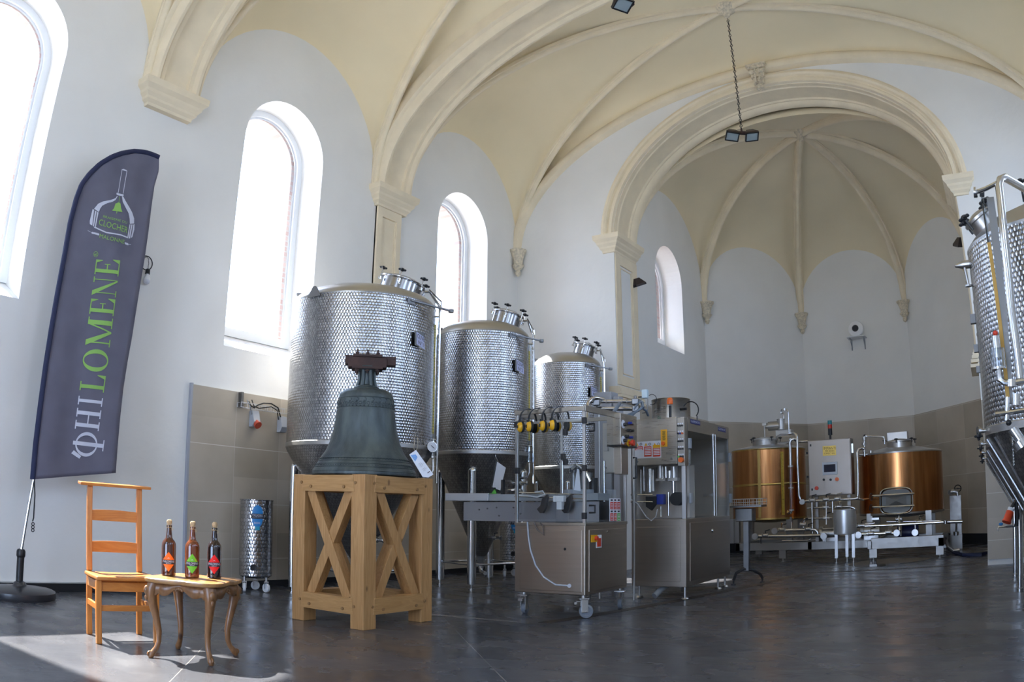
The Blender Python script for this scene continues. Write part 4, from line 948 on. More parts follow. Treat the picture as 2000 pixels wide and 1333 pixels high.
# paper tag hanging from a string on the bell's lip
_td = at_z(837, 932, SH+.002); _td = hypot(_td.x, _td.y)+.05
pf = lambda a, b: at_d(780+a/11.11, 830+b/11.11, _td)
tag_ = thing('paper_tag', 'pale blue printed paper tag on a string hanging over the lip of the bell', 'tag', pf(480, 800))
mb = MB(); q = [pf(215, 650), pf(360, 548), pf(740, 1080), pf(630, 1148), pf(505, 1135)]; nn = (q[1]-q[0]).cross(q[2]-q[1]).normalized()*.0012
mb.prism(q, nn); mb.build('card', PAPER, tag_, smooth=False)
sg = -1 if nn.y > 0 else 1
off = Vector((0, -.0035, 0)); tp = lambda u, v: pf(215, 650).lerp(pf(360, 548), u)+(pf(680, 1112)-pf(300, 600))*v+off+Vector((.002, 0, 0))
mb = MB()
def stripe(u0, v0, u1, v1): mb.face([tp(u0, v0), tp(u1, v0), tp(u1, v1), tp(u0, v1)])
for k in range(4): stripe(.12+.14*k, .05+.02*k, .20+.14*k, .30-.02*k)
mb.build('print', mat('print_cyan', (.03, .30, .75), .6), tag_, smooth=False)
mb = MB()
for k in range(7): stripe(.2, .45+.04*k+(.06 if k > 3 else 0), .2+.35+.1*(k % 3), .455+.04*k+(.06 if k > 3 else 0))
stripe(.45, .86, .8, .885); mb.build('print', INK, tag_, smooth=False)
mb = MB(); mb.tube([pf(330, 575), pf(315, 480), pf(330, 330), pf(350, 230), pf(400, 300), pf(400, 450), pf(375, 560)], .0018, 6); mb.build('string', mat('string', (.5, .42, .3), .9), tag_)
# ---------------- bulb hanging on the wall by its coiled cable
c_ = lambda a, b: at_x(270+a/16.65, 490+b/16.65, XL+.05)
bulb = thing('hanging_bulb', 'white light bulb in a black socket hanging from a coil of cable on the wall', 'light bulb', c_(300, 900))
mb = MB(); ctr = c_(265, 400); mb.tor(ctr, .068, .0055, RY(pi/2), 32, 8); mb.tube([c_(330, 300), c_(345, 420), c_(325, 500), c_(320, 590)], .003, 6); mb.tube([c_(200, 240), c_(290, 205), c_(350, 290)], .003, 6)
mb.tube([ctr+Vector((0, 0, .068)), Vector((XL, ctr.y, ctr.z+.075))], .005, 6); mb.build('cable', BLR, bulb)
mb = MB(); s0, s1 = c_(318, 590), c_(305, 765); mb.lathe([(.012, .0), (.022, -.008), (.024, -.045), (.026, -.05), (.01, -.051)], 18, Matrix.Translation(s0)); mb.build('socket', BLK, bulb)
mb = MB(); mb.lathe([(.014, -.05), (.016, -.062), (.030, -.09), (.034, -.108), (.033, -.112)], 20, Matrix.Translation(s0)); mb.build('lamp_base', WHP, bulb)
mb = MB(); mb.lathe([(.033, -.112), (.034, -.122), (.028, -.14), (.015, -.15), (.001, -.152)], 20, Matrix.Translation(s0)); mb.build('diffuser', mat('opal', (.7, .72, .78), .25), bulb)
# ---------------- fermenters: conical tanks with a dimpled jacket
def knob(mb, c, M, r=.022):
    for k in range(4): a = k*pi/2; p = M @ Vector((cos(a)*r*.9, sin(a)*r*.9, 0)); mb.sph(Vector(c)+p, r*.48, (1, 1, .8), 8, 5)
    mb.sph(c, r*.8, (1, 1, .8), 8, 6, M)
def valve_handle(t, p, d, s=1.0):
    """clamp pipe stub with a small butterfly handle"""
    p = Vector(p); d = Vector(d).normalized(); up = Vector((0, 0, 1))
    mb = MB(); mb.cyl(p, p+d*.12*s, .016*s); mb.cyl(p+d*.05*s, p+d*.085*s, .028*s); mb.cyl(p+d*.11*s, p+d*.125*s, .026*s)
    v = mb.build('valve', POL, t, root=t)
    mb = MB(); mb.tube([p+d*.068*s, p+d*.068*s+up*.05*s, p+d*.068*s+up*.06*s+d*.07*s], .006*s, 6); mb.build('valve_handle', BLK, v, root=t)
    return v
def tank(C, R, zr, zt, label, pitch=.0277, group='dimpled steel fermenters along the window wall', plate=None, gauge=True, legs=(0, 90, 180, 270), full=True, lr=.040):
    C = Vector(C); a = atan2(-C.x, C.y)
    t = thing('fermentation_tank', label, 'tank', (C.x, C.y, 0), a, group)
    n = round(2*pi*R/(pitch*1.155)); L = dict(local=True)
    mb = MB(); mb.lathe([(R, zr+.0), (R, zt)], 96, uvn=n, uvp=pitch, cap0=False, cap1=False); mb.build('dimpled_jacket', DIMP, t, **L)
    mb = MB(); mb.lathe([(R+.002, zr-.035), (R+.006, zr-.03), (R+.006, zr+.004), (R+.001, zr+.01)], 96, cap0=False, cap1=False); mb.build('lower_band', SATIN, t, **L)
    rim = zt
    dome = [(R+.001, rim-.004), (R+.004, rim+.006), (R-.004, rim+.03), (R*.96, rim+.06), (R*.88, rim+.098), (R*.7, rim+.146), (R*.45, rim+.18), (R*.2, rim+.193), (0, rim+.196)]
    mb = MB(); mb.lathe(dome, 72); mb.build('dome', SATIN, t, **L)
    zc = zr-.035; z0 = .36
    mb = MB(); mb.lathe([(R+.001, zc), (R*.985, zc-.03), (.07, z0), (.05, z0-.02), (.045, z0-.10)], 72, uvn=n, uvp=pitch, cap0=False); mb.build('cone', DIMC, t, **L)
    mb = MB(); mb.cyl((0, 0, z0-.10), (0, 0, z0-.16), .03); mb.cyl((0, 0, z0-.12), (0, 0, z0-.135), .045); mb.tube([(0, 0, z0-.15), (0, -.03, z0-.19), (.03, -.1, z0-.2), (.05, -.2, z0-.2)], .022); mb.build('outlet_pipe', POL, t, **L)
    for d in legs:
        x, y = cos(radians(d-90))*R*.88, sin(radians(d-90))*R*.88
        mb = MB(); mb.cyl((x, y, .06), (x, y, zr-.22), lr, seg=20); mb.sph((x, y, zr-.22), lr); mb.cyl((x, y, .0), (x, y, .012), .035); mb.cyl((x, y, .0), (x, y, .07), .012); mb.build('leg', POL, t, **L)
    mb = MB()
    for k in range(4):
        p, q = legs[k], legs[(k+1) % 4]
        mb.cyl((cos(radians(p-90))*R*.88, sin(radians(p-90))*R*.88, .27), (cos(radians(q-90))*R*.88, sin(radians(q-90))*R*.88, .27), .011, seg=8)
    mb.build('leg_brace', POL, t, **L)
    # tilted manway on the dome with knobs
    mx = R*.47; tilt = radians(16); mr = R*.285+.01
    Mt = Matrix.Translation((mx, -.05, rim+.15)) @ RZ(radians(-8)) @ RY(tilt)
    mb = MB(); mb.lathe([(mr, -.15), (mr, .135), (mr+.012, .138), (mr+.012, .146), (mr, .15)], 40, Mt, cap0=False); mw = mb.build('manway_collar', mat('manway_steel', (.40, .40, .41), .20, 1, rvar=.05), t, **L)
    mb = MB(); mb.lathe([(mr+.012, .148), (mr+.012, .160), (mr-.01, .168), (mr-.04, .182), (0, .186)], 40, Mt); lid = mb.build('manway_lid', MATS['manway_steel'], mw, root=t, local=True)
    mb = MB(); mb.tor((0, 0, .152), mr+.016, .007, None, 40, 6)
    T2 = MB(); pts = [Mt @ Vector((cos(2*pi*k/40)*(mr+.02), sin(2*pi*k/40)*(mr+.02), .150)) for k in range(40)]; mb.bm.free(); T2.tube(pts, .008, 6, closed=True); T2.build('clamp_ring', POL, mw, root=t, local=True)
    for k in range(6):
        aa = 2*pi*k/6+.5; q = Vector((cos(aa)*(mr+.035), sin(aa)*(mr+.035), 0))
        mb = MB(); mb.cyl(Mt @ (q+Vector((0, 0, .10))), Mt @ (q+Vector((0, 0, .205))), .006, seg=6); mb.cyl(Mt @ (q+Vector((0, 0, .09))), Mt @ (q+Vector((0, 0, .12))), .017, seg=8)
        b = mb.build('swing_bolt', POL, mw, root=t, local=True)
        mb = MB(); knob(mb, Mt @ (q+Vector((0, 0, .215))), Mt.to_3x3().to_4x4(), .031); mb.build('bolt_knob', BLK, mw, root=t, local=True)
    # spray pipe over the lid running down the right side
    rx = R+.045
    mb = MB(); p0 = Mt @ Vector((mr+.02, 0, .12))
    mb.tube([p0, p0+Vector((.06, 0, .0)), Vector((rx-.02, -.03, rim+.09)), Vector((rx, -.03, rim+.06)), Vector((rx, -.03, rim-.02)), Vector((rx, -.03, zr-.34))], .014, 10)
    mb.tube([p0+Vector((.05, -.02, .02)), Vector((rx-.01, -.05, rim+.13)), Vector((rx+.01, -.03, rim+.12)), Vector((rx+.012, -.03, rim+.06))], .008, 8)
    mb.cyl((rx, -.03, zr-.03), (rx, -.03, zr-.06), .022); mb.build('spray_pipe', POL, t, **L)
    # level gauge: glass tube with a yellow scale
    gx = R*.985; mb = MB(); mb.cyl((gx+.018, -R*.10-.02, zr+.10), (gx+.018, -R*.10-.02, zt-.08), .009); gg = mb.build('level_gauge', LGLASS, t, **L)
    mb = MB(); mb.box((gx+.004, -R*.14-.02, (zr+zt)/2), (.018, .006, zt-zr-.30)); sc_ = mb.build('gauge_scale', mat('yellow_scale', (.62, .50, .10), .5), gg, smooth=False, root=t, local=True)
    mb = MB(); nt = int((zt-zr-.3)/.03)
    for k in range(nt): mb.box((gx+.004, -R*.14-.0245, zr+.16+k*.03), (.012 if k % 5 else .017, .002, .003))
    mb.build('gauge_print', INK, gg, smooth=False, root=t, local=True)
    for z in (zr+.09, zt-.06): mb = MB(); mb.cyl((gx-.03, -R*.10-.02, z), (gx+.035, -R*.10-.02, z), .010, seg=8); mb.build('gauge_fitting', POL, t, **L)
    # bracket bar high on the right, lifting lug on the left, knob behind
    mb = MB(); mb.bar((R*.60, -R*.82, rim-.03), (R+.12, -R*.55, rim-.07), .024, .014); mb.cyl((R+.12, -R*.55, rim-.085), (R+.12, -R*.55, rim-.055), .026, seg=12); mb.box((R*.60, -R*.80, rim-.04), (.09, .03, .05), radians(37)); mb.build('ladder_hook', DKST, t, **L)
    if gauge:
      mb = MB(); A = radians(229); u = Vector((-sin(A), cos(A), 0)); o = Vector((cos(A), sin(A), 0))*(R+.006)
      mb.prism([o+u*-.085+Vector((0, 0, rim-.03)), o+u*.085+Vector((0, 0, rim-.03)), o+u*.032+Vector((0, 0, rim+.055)), o+u*.014+Vector((0, 0, rim+.075)), o+u*-.014+Vector((0, 0, rim+.075)), o+u*-.032+Vector((0, 0, rim+.055))], Vector((cos(A), sin(A), 0))*.012); mb.build('lifting_lug', mat('lug_grey', (.30, .30, .31), .45, .8), t, **L, smooth=False)
    mb = MB(); q = Vector((cos(radians(190))*R*.93, sin(radians(190))*R*.93, rim+.04)); mb.cyl(q, q+Vector((0, 0, .05)), .02); mb.cyl(q+Vector((0, 0, .05)), q+Vector((0, 0, .07)), .032); mb.build('dome_fitting', MATS['lug_grey'], t, **L)
    mb = MB(); mb.tube([(-.12*R, .1, rim+.15), (-.10*R, .1, rim+.20), (.14*R, .06, rim+.19), (.16*R, .06, rim+.13)], .008, 6); mb.build('dome_handle', POL, t, **L)
    if plate:
        zz = zr+(zt-zr)*.72; A = radians(-46); o = Vector((cos(A), sin(A), 0)); u = Vector((-sin(A), cos(A), 0)); c = o*(R+.03)+Vector((0, 0, zz))
        mb = MB(); mb.prism([o*(R-.01)+u*-.06+Vector((0, 0, zz-.09)), c+u*-.06+Vector((0, 0, zz-.09)), c+u*-.06+Vector((0, 0, zz+.09))], u*.17)
        bb = MB(); bb.bar(c+u*-.05, c+u*.075, .14, .008, o); bb.build('plate_holder', DKST, t, smooth=False, local=True); mb.bm.free()
        c2 = c+o*.006
        mb = MB(); qq = lambda x, z: c2+u*x*.74+Vector((0, 0, (z-.25*(x+.05))*.74))
        mb.prism([qq(-.045, -.075), qq(.115, -.085), qq(.10, .075), qq(-.055, .085)], o*.001); pl = mb.build('plate_sheet', mat('blue_white_paper', (.55, .58, .80), .6), t, smooth=False, local=True)
        mb = MB(); c3 = o*.004
        put_text(mb, 'CUVE', lambda x, z: qq(-.04+.14*x, .01+.055*z)+c3); put_text(mb, plate, lambda x, z: qq(-.015+.10*x, -.065+.055*z)+c3); mb.build('plate_lettering', INK, pl, smooth=False, root=t, local=True)
    if gauge:
        A = radians(-28); o = Vector((cos(A), sin(A), 0)); c = o*R+Vector((0, 0, zr-.005)); Mg = Matrix.Translation(c) @ RZ(A) @ RY(pi/2)
        f = Vector((.25, -1, .1)).normalized(); c2 = c+o*.05
        mb = MB(); mb.cyl(c, c2, .008, seg=8); mb.cyl(c2, c2+f*.03, .052, seg=28); g2 = mb.build('thermometer', POL, t, local=True)
        mb = MB(); mb.cyl(c2+f*.030, c2+f*.0315, .044, seg=28); mb.build('dial', PAPER, g2, root=t, local=True)
        mb = MB(); mb.bar(c2+f*.033+Vector((.018, 0, -.014)), c2+f*.033+Vector((-.016, 0, .013)), .005, .002, f); mb.build('needle', BLK, g2, smooth=False, root=t, local=True)
    # pressure relief bell and small taps low on the right
    q = Vector((R*.98, -R*.34, zr-.10))
    mb = MB(); mb.tube([q+Vector((-.10, .02, -.18)), q+Vector((-.02, -.02, -.17)), q+Vector((0, -.02, -.12)), q], .014, 8); mb.cyl(q, q+Vector((0, 0, .015)), .035); rv = mb.build('relief_valve', POL, t, local=True); mb = MB(); mb.cyl(q+Vector((0, 0, .12)), q+Vector((0, 0, .17)), .016, .010); mb.sph(q+Vector((0, 0, .18)), .014); mb.build('valve_cap', POL, rv, root=t, local=True)
    mb = MB(); mb.cyl(q+Vector((0, 0, .015)), q+Vector((0, 0, .12)), .034, seg=20); mb.build('valve_glass', LGLASS, rv, root=t, local=True)
    valve_local = [((R*.70, -R*.45, zr-.34), (1, -.4, 0)), ((R*.55, -R*.45, zr-.42), (1, -.3, .0)), ((R*.18, -R*.25, .56), (.9, -.5, 0))]
    for p, d in valve_local:
        p = Vector(p); d = Vector(d).normalized()
        mb = MB(); mb.cyl(p-d*.06, p+d*.14, .014, seg=10); mb.cyl(p+d*.04, p+d*.075, .026); mb.cyl(p+d*.13, p+d*.145, .024); vv = mb.build('sample_valve', POL, t, local=True)
        mb = MB(); mb.tube([p+d*.057, p+d*.057+Vector((0, 0, .05)), p+d*.10+Vector((0, 0, .055))], .006, 6); mb.build('valve_handle', BLK, vv, root=t, local=True)
    return t
tank((-5.67, 5.92), .735, 1.475, 2.885, 'largest dimpled steel fermenter directly behind the old bell, with a sheet marked CUVE', .0277, plate='N\u00b01')
tank((-5.40, 7.66), .545, 1.515, 2.855, 'middle dimpled steel fermenter, second of the three along the window wall', .0277, plate='N\u00b02', gauge=False, legs=(-12, 78, 168, 258), lr=.05)
tank((-5.46, 9.78), .470, 1.45, 2.845, 'smallest and farthest dimpled steel fermenter, seen behind the hanging ear defenders', .0277, plate='N\u00b03', gauge=False)
# clipboard with papers hanging from the middle tank
p = at_d(965, 893, 8.55)
cl = thing('hanging_papers', 'pale papers on a board hanging from the rim of the middle tank by a wire', 'papers', p)
q = [at_d(969, 901, 8.5), at_d(988, 914, 8.5), at_d(977, 959, 8.5), at_d(960, 951, 8.5)]
mb = MB(); mb.prism(q, Vector((-.02, .02, 0))*.3); mb.build('board', PAPER, cl, smooth=False)
mb = MB(); mb.prism([a+Vector((0, -.003, 0)) for a in (q[0], q[0].lerp(q[1], .12), q[3].lerp(q[2], .12), q[3])], Vector((0, -.004, 0))); mb.build('clip_edge', BLK, cl, smooth=False)
mb = MB(); mb.tube([q[0].lerp(q[1], .3), at_d(968, 893, 8.6), at_d(968, 888, 8.8)], .003, 6); mb.build('wire', POL, cl)
# ---------------- row of fermenters at the right wall
def right_tank(cy, label, first=False):
    R = .60; cx = R+.015; zr, zt = 1.245, 2.30; pitch = .0277
    t = thing('fermentation_tank', label, 'tank', (cx, cy, 0), 0, 'dimpled steel fermenters along the right wall')
    n = round(2*pi*R/(pitch*1.155)); T = Matrix.Translation((cx, cy, 0))
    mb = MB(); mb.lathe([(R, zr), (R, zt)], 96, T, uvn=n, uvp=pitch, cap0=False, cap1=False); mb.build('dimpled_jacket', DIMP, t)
    mb = MB(); mb.lathe([(R-.003, zr-.045), (R+.005, zr-.04), (R+.005, zr), (R, zr+.006)], 96, T, cap0=False, cap1=False); mb.build('lower_band', SATIN, t)
    mb = MB(); mb.lathe([(R+.001, zt-.004), (R+.003, zt+.01), (R*.95, zt+.05), (R*.82, zt+.12), (R*.55, zt+.19), (R*.2, zt+.22), (0, zt+.225)], 72, T); mb.build('dome', SATIN, t)
    mb = MB(); mb.lathe([(R, zr-.045), (R*.98, zr-.07), (.09, .40), (.05, .36), (.05, .28)], 72, T, uvn=n, uvp=pitch, cap0=False); mb.build('cone', DIMC, t)
    for d in (195, 285, 15, 105):
        x, y = cx+cos(radians(d))*R*.55, cy+sin(radians(d))*R*.55
        mb = MB(); mb.cyl((x, y, .02), (x, y, zr-.32), .022, seg=14); mb.cyl((x, y, 0), (x, y, .015), .03); mb.build('leg', POL, t)
    # long clamps down the cone's left side
    mb = MB()
    for k in range(2): a = radians(188+16*k); mb.tube([(cx+cos(a)*R*1.0, cy+sin(a)*R*1.0, zr-.06), (cx+cos(a)*R*.56, cy+sin(a)*R*.56, zr-.52), (cx+cos(a)*R*.54, cy+sin(a)*R*.54, .10)], .009, 8)
    mb.build('cone_pipe', POL, t)
    mb = MB(); q = Vector((cx-R+.01, cy-.06, zr-.01)); mb.cyl(q, q+Vector((-.05, -.02, 0)), .012); mb.cyl(q+Vector((-.045, -.02, 0)), q+Vector((-.06, -.025, 0)), .028); v = mb.build('sample_valve', POL, t)
    mb = MB(); knob(mb, q+Vector((-.055, -.022, -.03)), RX(pi/2), .020); mb.build('valve_handle', BLK, v, root=t)
    if not first:
        mb = MB(); mb.box((cx-R-.02, cy, zt-.12), (.04, .06, .07)); mb.build('junction_box', DKST, t, smooth=False)
        return t
    q = lambda px, py, d=4.42: at_d(px, py, d)
    mb = MB(); mb.bar(q(1934, 386), q(1971, 790, 4.36), .042, .012, (0, 1, 0)); mb.build('gauge_rail', mat('rail_grey', (.27, .27, .27), .45, .9), t, smooth=False)
    mb = MB(); mb.tube([q(1918, 384), q(1930, 470), q(1944, 570), q(1957, 680), q(1968, 790, 4.36)], .008, 8); g = mb.build('level_gauge', LGLASS, t)
    mb = MB(); mb.bar(q(1931, 474, 4.40), q(1969, 786, 4.34), .020, .004, (0, 1, 0)); mb.build('gauge_scale', mat('amber_scale', (.60, .36, .08), .5), g, smooth=False, root=t)
    mb = MB(); mb.tube([q(1918, 395), q(1925, 440), q(1940, 540), q(1968, 745)], .005, 6); mb.cyl(q(1918, 372), q(1918, 384), .014); mb.build('gauge_stem', BLK, t)
    mb = MB(); mb.tube([q(1992, 740, 4.30), q(1975, 600, 4.30), q(1962, 470, 4.30), q(1951, 362, 4.30), q(1954, 351, 4.32), q(1962, 347, 4.36), q(2000, 368, 4.5), q(2060, 400, 4.8)], .023, 14)
    mb.tube([q(1906, 376, 4.35), q(1925, 369, 4.33), q(1947, 358, 4.30)], .013, 10); mb.cyl(q(1902, 376, 4.35), q(1906, 376, 4.35), .03); mb.cyl(q(1904, 378, 4.35), q(1907, 377, 4.35), .026)
    mb.build('spray_pipe', POL, t)
    # side manway and top manway
    mc = Vector((cx-.455, cy-.16, zt+.10)); Ms = Matrix.Translation(mc) @ RZ(radians(195)) @ RY(radians(32))
    mb = MB(); mb.lathe([(.085, -.10), (.085, .07), (.105, .075), (.105, .09), (.085, .10), (.03, .12), (0, .12)], 28, Ms); a1 = mb.build('side_port', SATIN, t)
    for k in range(4):
        aa = k*pi/2+.5; c0 = Ms @ Vector((cos(aa)*.115, sin(aa)*.115, .13)); mb = MB(); knob(mb, c0, Ms.to_3x3().to_4x4(), .030); mb.cyl(Ms @ Vector((cos(aa)*.115, sin(aa)*.115, .04)), c0, .008, seg=6); mb.build('port_knob', BLK, a1, root=t)
    Mt = Matrix.Translation((cx+.05, cy-.10, zt+.14)) @ RX(radians(10))
    mb = MB(); mb.lathe([(.22, -.08), (.22, .14), (.235, .145), (.235, .165), (.20, .19), (0, .20)], 40, Mt); a2 = mb.build('manway_collar', STEEL, t)
    for k in range(6):
        aa = k*pi/3+.25; c0 = Mt @ Vector((cos(aa)*.26, sin(aa)*.26, .225)); mb = MB(); knob(mb, c0, Mt.to_3x3().to_4x4(), .028); mb.cyl(Mt @ Vector((cos(aa)*.26, sin(aa)*.26, .10)), c0, .008, seg=6); mb.build('manway_knob', BLK, a2, root=t)
    mb = MB(); z = zt-.06; mb.lathe([(.026, 0), (.026, .07), (.008, .12)], 16, Matrix.Translation((cx-R+.03, cy-.02, z)) @ RZ(pi) @ RY(pi/2)); mb.cyl((cx-R-.03, cy-.03, z-.02), (cx-R-.02, cy-.03, z-.13), .007); mb.cyl((cx-R-.02, cy-.03, z-.14), (cx-R-.02, cy-.03, z-.13), .022); mb.build('thermowell', SATIN, t)
    # relief valve with a red knob
    b = q(1951, 722, 4.28); tp_ = q(1945, 662, 4.28)
    ax = (tp_-b).normalized()
    mb = MB(); mb.cyl(b, b+Vector((0, 0, .012)), .040); mb.tube([b, b-ax*.05, q(1962, 748, 4.28), q(1980, 748, 4.28), q(2020, 742, 4.28)], .016, 10); mb.cyl(b+ax*.06, b+ax*.17, .020); mb.cyl(q(1976, 742, 4.28), q(1976, 756, 4.28), .026); rv = mb.build('relief_valve', POL, t)
    mb = MB(); mb.cyl(b+ax*.01, b+ax*.105, .040, seg=24); mb.build('valve_glass', LGLASS, rv, root=t)
    mb = MB(); mb.sph(b+ax*.185, .014); mb.build('valve_knob', REDP, rv, root=t)
    # lower valve group
    mb = MB(); mb.tube([q(1944, 810, 4.3), q(1960, 808, 4.3), q(2010, 800, 4.3)], .014, 10); mb.cyl(q(1966, 822, 4.3), q(1968, 776, 4.3), .012); mb.cyl(q(1985, 770, 4.3), q(1985, 792, 4.3), .022); mb.cyl(q(1977, 838, 4.28), q(2000, 872, 4.28), .028); mb.cyl(q(1990, 862, 4.26), q(1998, 874, 4.26), .045); lv = mb.build('valve_group', POL, t)
    mb = MB(); mb.sph(q(1970, 826, 4.28), .016); mb.build('valve_knob', BLK, lv, root=t)
    mb = MB()
    for k in range(24):
        p_ = q(1976, 842, 4.27)+Vector((0, 0, -.0075*k)); mb.tor(p_, .004, .0012, RY(pi/2) if k % 2 else RX(pi/2), 8, 4)
    mb.build('chain', POL, lv, root=t)
    return t
right_tank(5.02, 'dimpled fermenter cut off by the right edge, nearest in its row, with red valve knob', True)
for cy, lb in ((6.36, 'fermenter mostly hidden directly behind the nearest tank of the right-hand row'), (7.70, 'fermenter third from the front in the right-hand row, only its cone edge showing'), (9.04, 'farthest fermenter of the right-hand row, only its legs and cone edge showing')): right_tank(cy, lb)
# ---------------- small wheeled kegs
def keg(pos, R, z0, z1, label, sticker=False):
    pos = Vector(pos); a = atan2(-pos.x, pos.y); t = thing('wheeled_keg', label, 'keg', pos, a); n = round(2*pi*R/.042)
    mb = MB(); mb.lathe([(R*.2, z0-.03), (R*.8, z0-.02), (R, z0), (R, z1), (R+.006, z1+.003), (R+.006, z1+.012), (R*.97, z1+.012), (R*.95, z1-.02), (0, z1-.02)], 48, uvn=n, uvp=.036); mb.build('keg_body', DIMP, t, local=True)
    for k in range(3):
        aa = radians(-90+(-50, 50, 180)[k]); c = Vector((cos(aa)*R*.85, sin(aa)*R*.85, 0))
        mb = MB(); mb.cyl(c+Vector((0, 0, .10)), c+Vector((0, 0, z0+.0)), .012); mb.bx(c.x-.022, c.x-.018, c.y-.02, c.y+.02, .04, .11); mb.bx(c.x+.018, c.x+.022, c.y-.02, c.y+.02, .04, .11); mb.bx(c.x-.022, c.x+.022, c.y-.02, c.y+.02, .10, .11); cs = mb.build('caster_fork', SATIN, t, smooth=False, local=True)
        mb = MB(); Mw = Matrix.Translation(c+Vector((0, 0, .046))) @ RZ(k*.7) @ RY(pi/2); mb.lathe([(.012, -.014), (.043, -.014), (.046, -.008), (.046, .008), (.043, .014), (.012, .014)], 24, Mw); mb.build('wheel', WHP, cs, root=t, local=True)
    mb = MB(); c = Vector((-.02, -R, z0+.09)); mb.tor(c+Vector((0, -.006, 0)), .026, .007, RX(pi/2), 20, 8); mb.cyl(c+Vector((0, .02, 0)), c+Vector((0, -.004, 0)), .022); mb.build('tap_hole', BLK, t, local=True)
    if sticker:
        A = lambda x, z, o=.002: Vector(((R+o)*sin(x/R), -(R+o)*cos(x/R), z))
        zc = z1-.15; mb = MB(); rows = []
        for i in range(17):
            v = -1+i/8; w = .055*(max(0, 1-abs(v)**2.6))**.5; rows.append([A(w*(j/6-1)+.01, zc+.11*v) for j in range(13)])
        mb.grid(rows); st = mb.build('sticker', mat('sticker_blue', (.02, .22, .55), .4), t, local=True)
        mb = MB(); mb.grid([[A(.01+.060*(j/6-1), z, .003) for j in range(13)] for z in (zc-.025, zc+.025)]); mb.build('sticker_band', INK, st, root=t, local=True)
        mb = MB(); put_text(mb, 'TOGLAS BALI', lambda u, v: A(-.042+.104*u, zc-.004+.024*v, .004)); put_text(mb, 'microbrewery', lambda u, v: A(-.04+.10*u, zc-.02+.009*v, .004)); put_text(mb, 'BIERE', lambda u, v: A(-.02+.06*u, zc-.075+.018*v, .004)); mb.build('sticker_lettering', PRW, st, smooth=False, root=t, local=True)
        mb = MB(); mb.grid([[A(-.01+.045*(j/6), z, .0025) for j in range(7)] for z in (zc-.135, zc-.10)]); mb.build('sticker_tail', mat('sticker_teal', (.03, .35, .5), .4), st, root=t, local=True)
    return t
keg((-6.38, 5.20, 0), .165, .16, .90, 'small wheeled dimpled keg with a blue oval sticker beside the tiled wall', True)
keg((-5.78, 8.95, 0), .19, .22, .86, 'small wheeled dimpled keg standing under the cone of the middle tank', True)
# ---------------- cable tray and power sockets on the tiles
XT = XL+.03
def wx(px, py, o=0): return at_x(px, py, XT+o)
tr = thing('cable_tray', 'wire mesh cable tray running along the top of the beige tiles', 'cable tray', wx(475, 800))
mb = MB()
a, b = wx(464, 792, .03), wx(556, 806, .03)
for dx, dz in ((0, 0), (0, .05), (.06, 0), (.06, .05)): mb.tube([a+Vector((dx, 0, dz-.02)), b+Vector((dx, 0, dz-.02))], .0028, 6)
for k in range(9):
    p = a.lerp(b, k/8); mb.tube([p+Vector((0, 0, .03)), p+Vector((0, 0, -.02)), p+Vector((.06, 0, -.02)), p+Vector((.06, 0, .03))], .0025, 6)
mb.build('tray_mesh', mat('zinc_wire', (.55, .56, .58), .4, .8), tr)
mb = MB(); mb.bx(XT, XT+.05, wx(478, 0, 0).y if False else a.y+.03, a.y+.06, a.z-.02, a.z+.14); mb.build('tray_bracket', DKST, tr, smooth=False)
cb = thing('power_cables', 'black and grey cables arching from the wire tray down to the wall sockets', 'cable', wx(520, 800))
mb = MB(); mb.tube([wx(486, 785, .04), wx(490, 793, .10), wx(497, 797, .10), wx(503, 792, .10), wx(515, 788, .10), wx(530, 789, .10), wx(543, 797, .09), wx(548, 815, .05)], .007, 8); mb.tube([wx(492, 782, .04), wx(496, 794, .11), wx(506, 798, .11), wx(530, 795, .11), wx(541, 802, .09), wx(544, 820, .05)], .006, 8); mb.build('cable', BLR, cb)
mb = MB(); mb.tube([wx(483, 782, .03), wx(489, 795, .10), wx(492, 810, .04)], .006, 8); mb.build('cable', GREYP, cb)
def socket(px, py, label, red=True):
    c = wx(px, py); s_ = thing('power_socket', label, 'socket', c)
    mb = MB(); mb.prism([c+Vector((-.0, -.045, .085)), c+Vector((.05, -.045, .085)), c+Vector((.085, -.045, -.03)), c+Vector((.05, -.045, -.085)), c+Vector((0, -.045, -.085))], (0, .09, 0)); mb.build('socket_housing', mat('socket_grey', (.42, .44, .48), .5), s_, smooth=False, bevel=.005)
    if red:
        d = Vector((1, 0, -.75)).normalized(); p = c+Vector((.055, 0, -.035)); mb = MB(); mb.cyl(p, p+d*.055, .034, .036); mb.cyl(p+d*.045, p+d*.06, .041); mb.build('socket_lid', mat('socket_red', (.55, .09, .05), .4), s_)
    return s_
socket(493, 819, 'grey wall socket with a red cap below the cable tray'); socket(547, 830, 'grey wall socket beside the largest tank, without a visible cap', False)
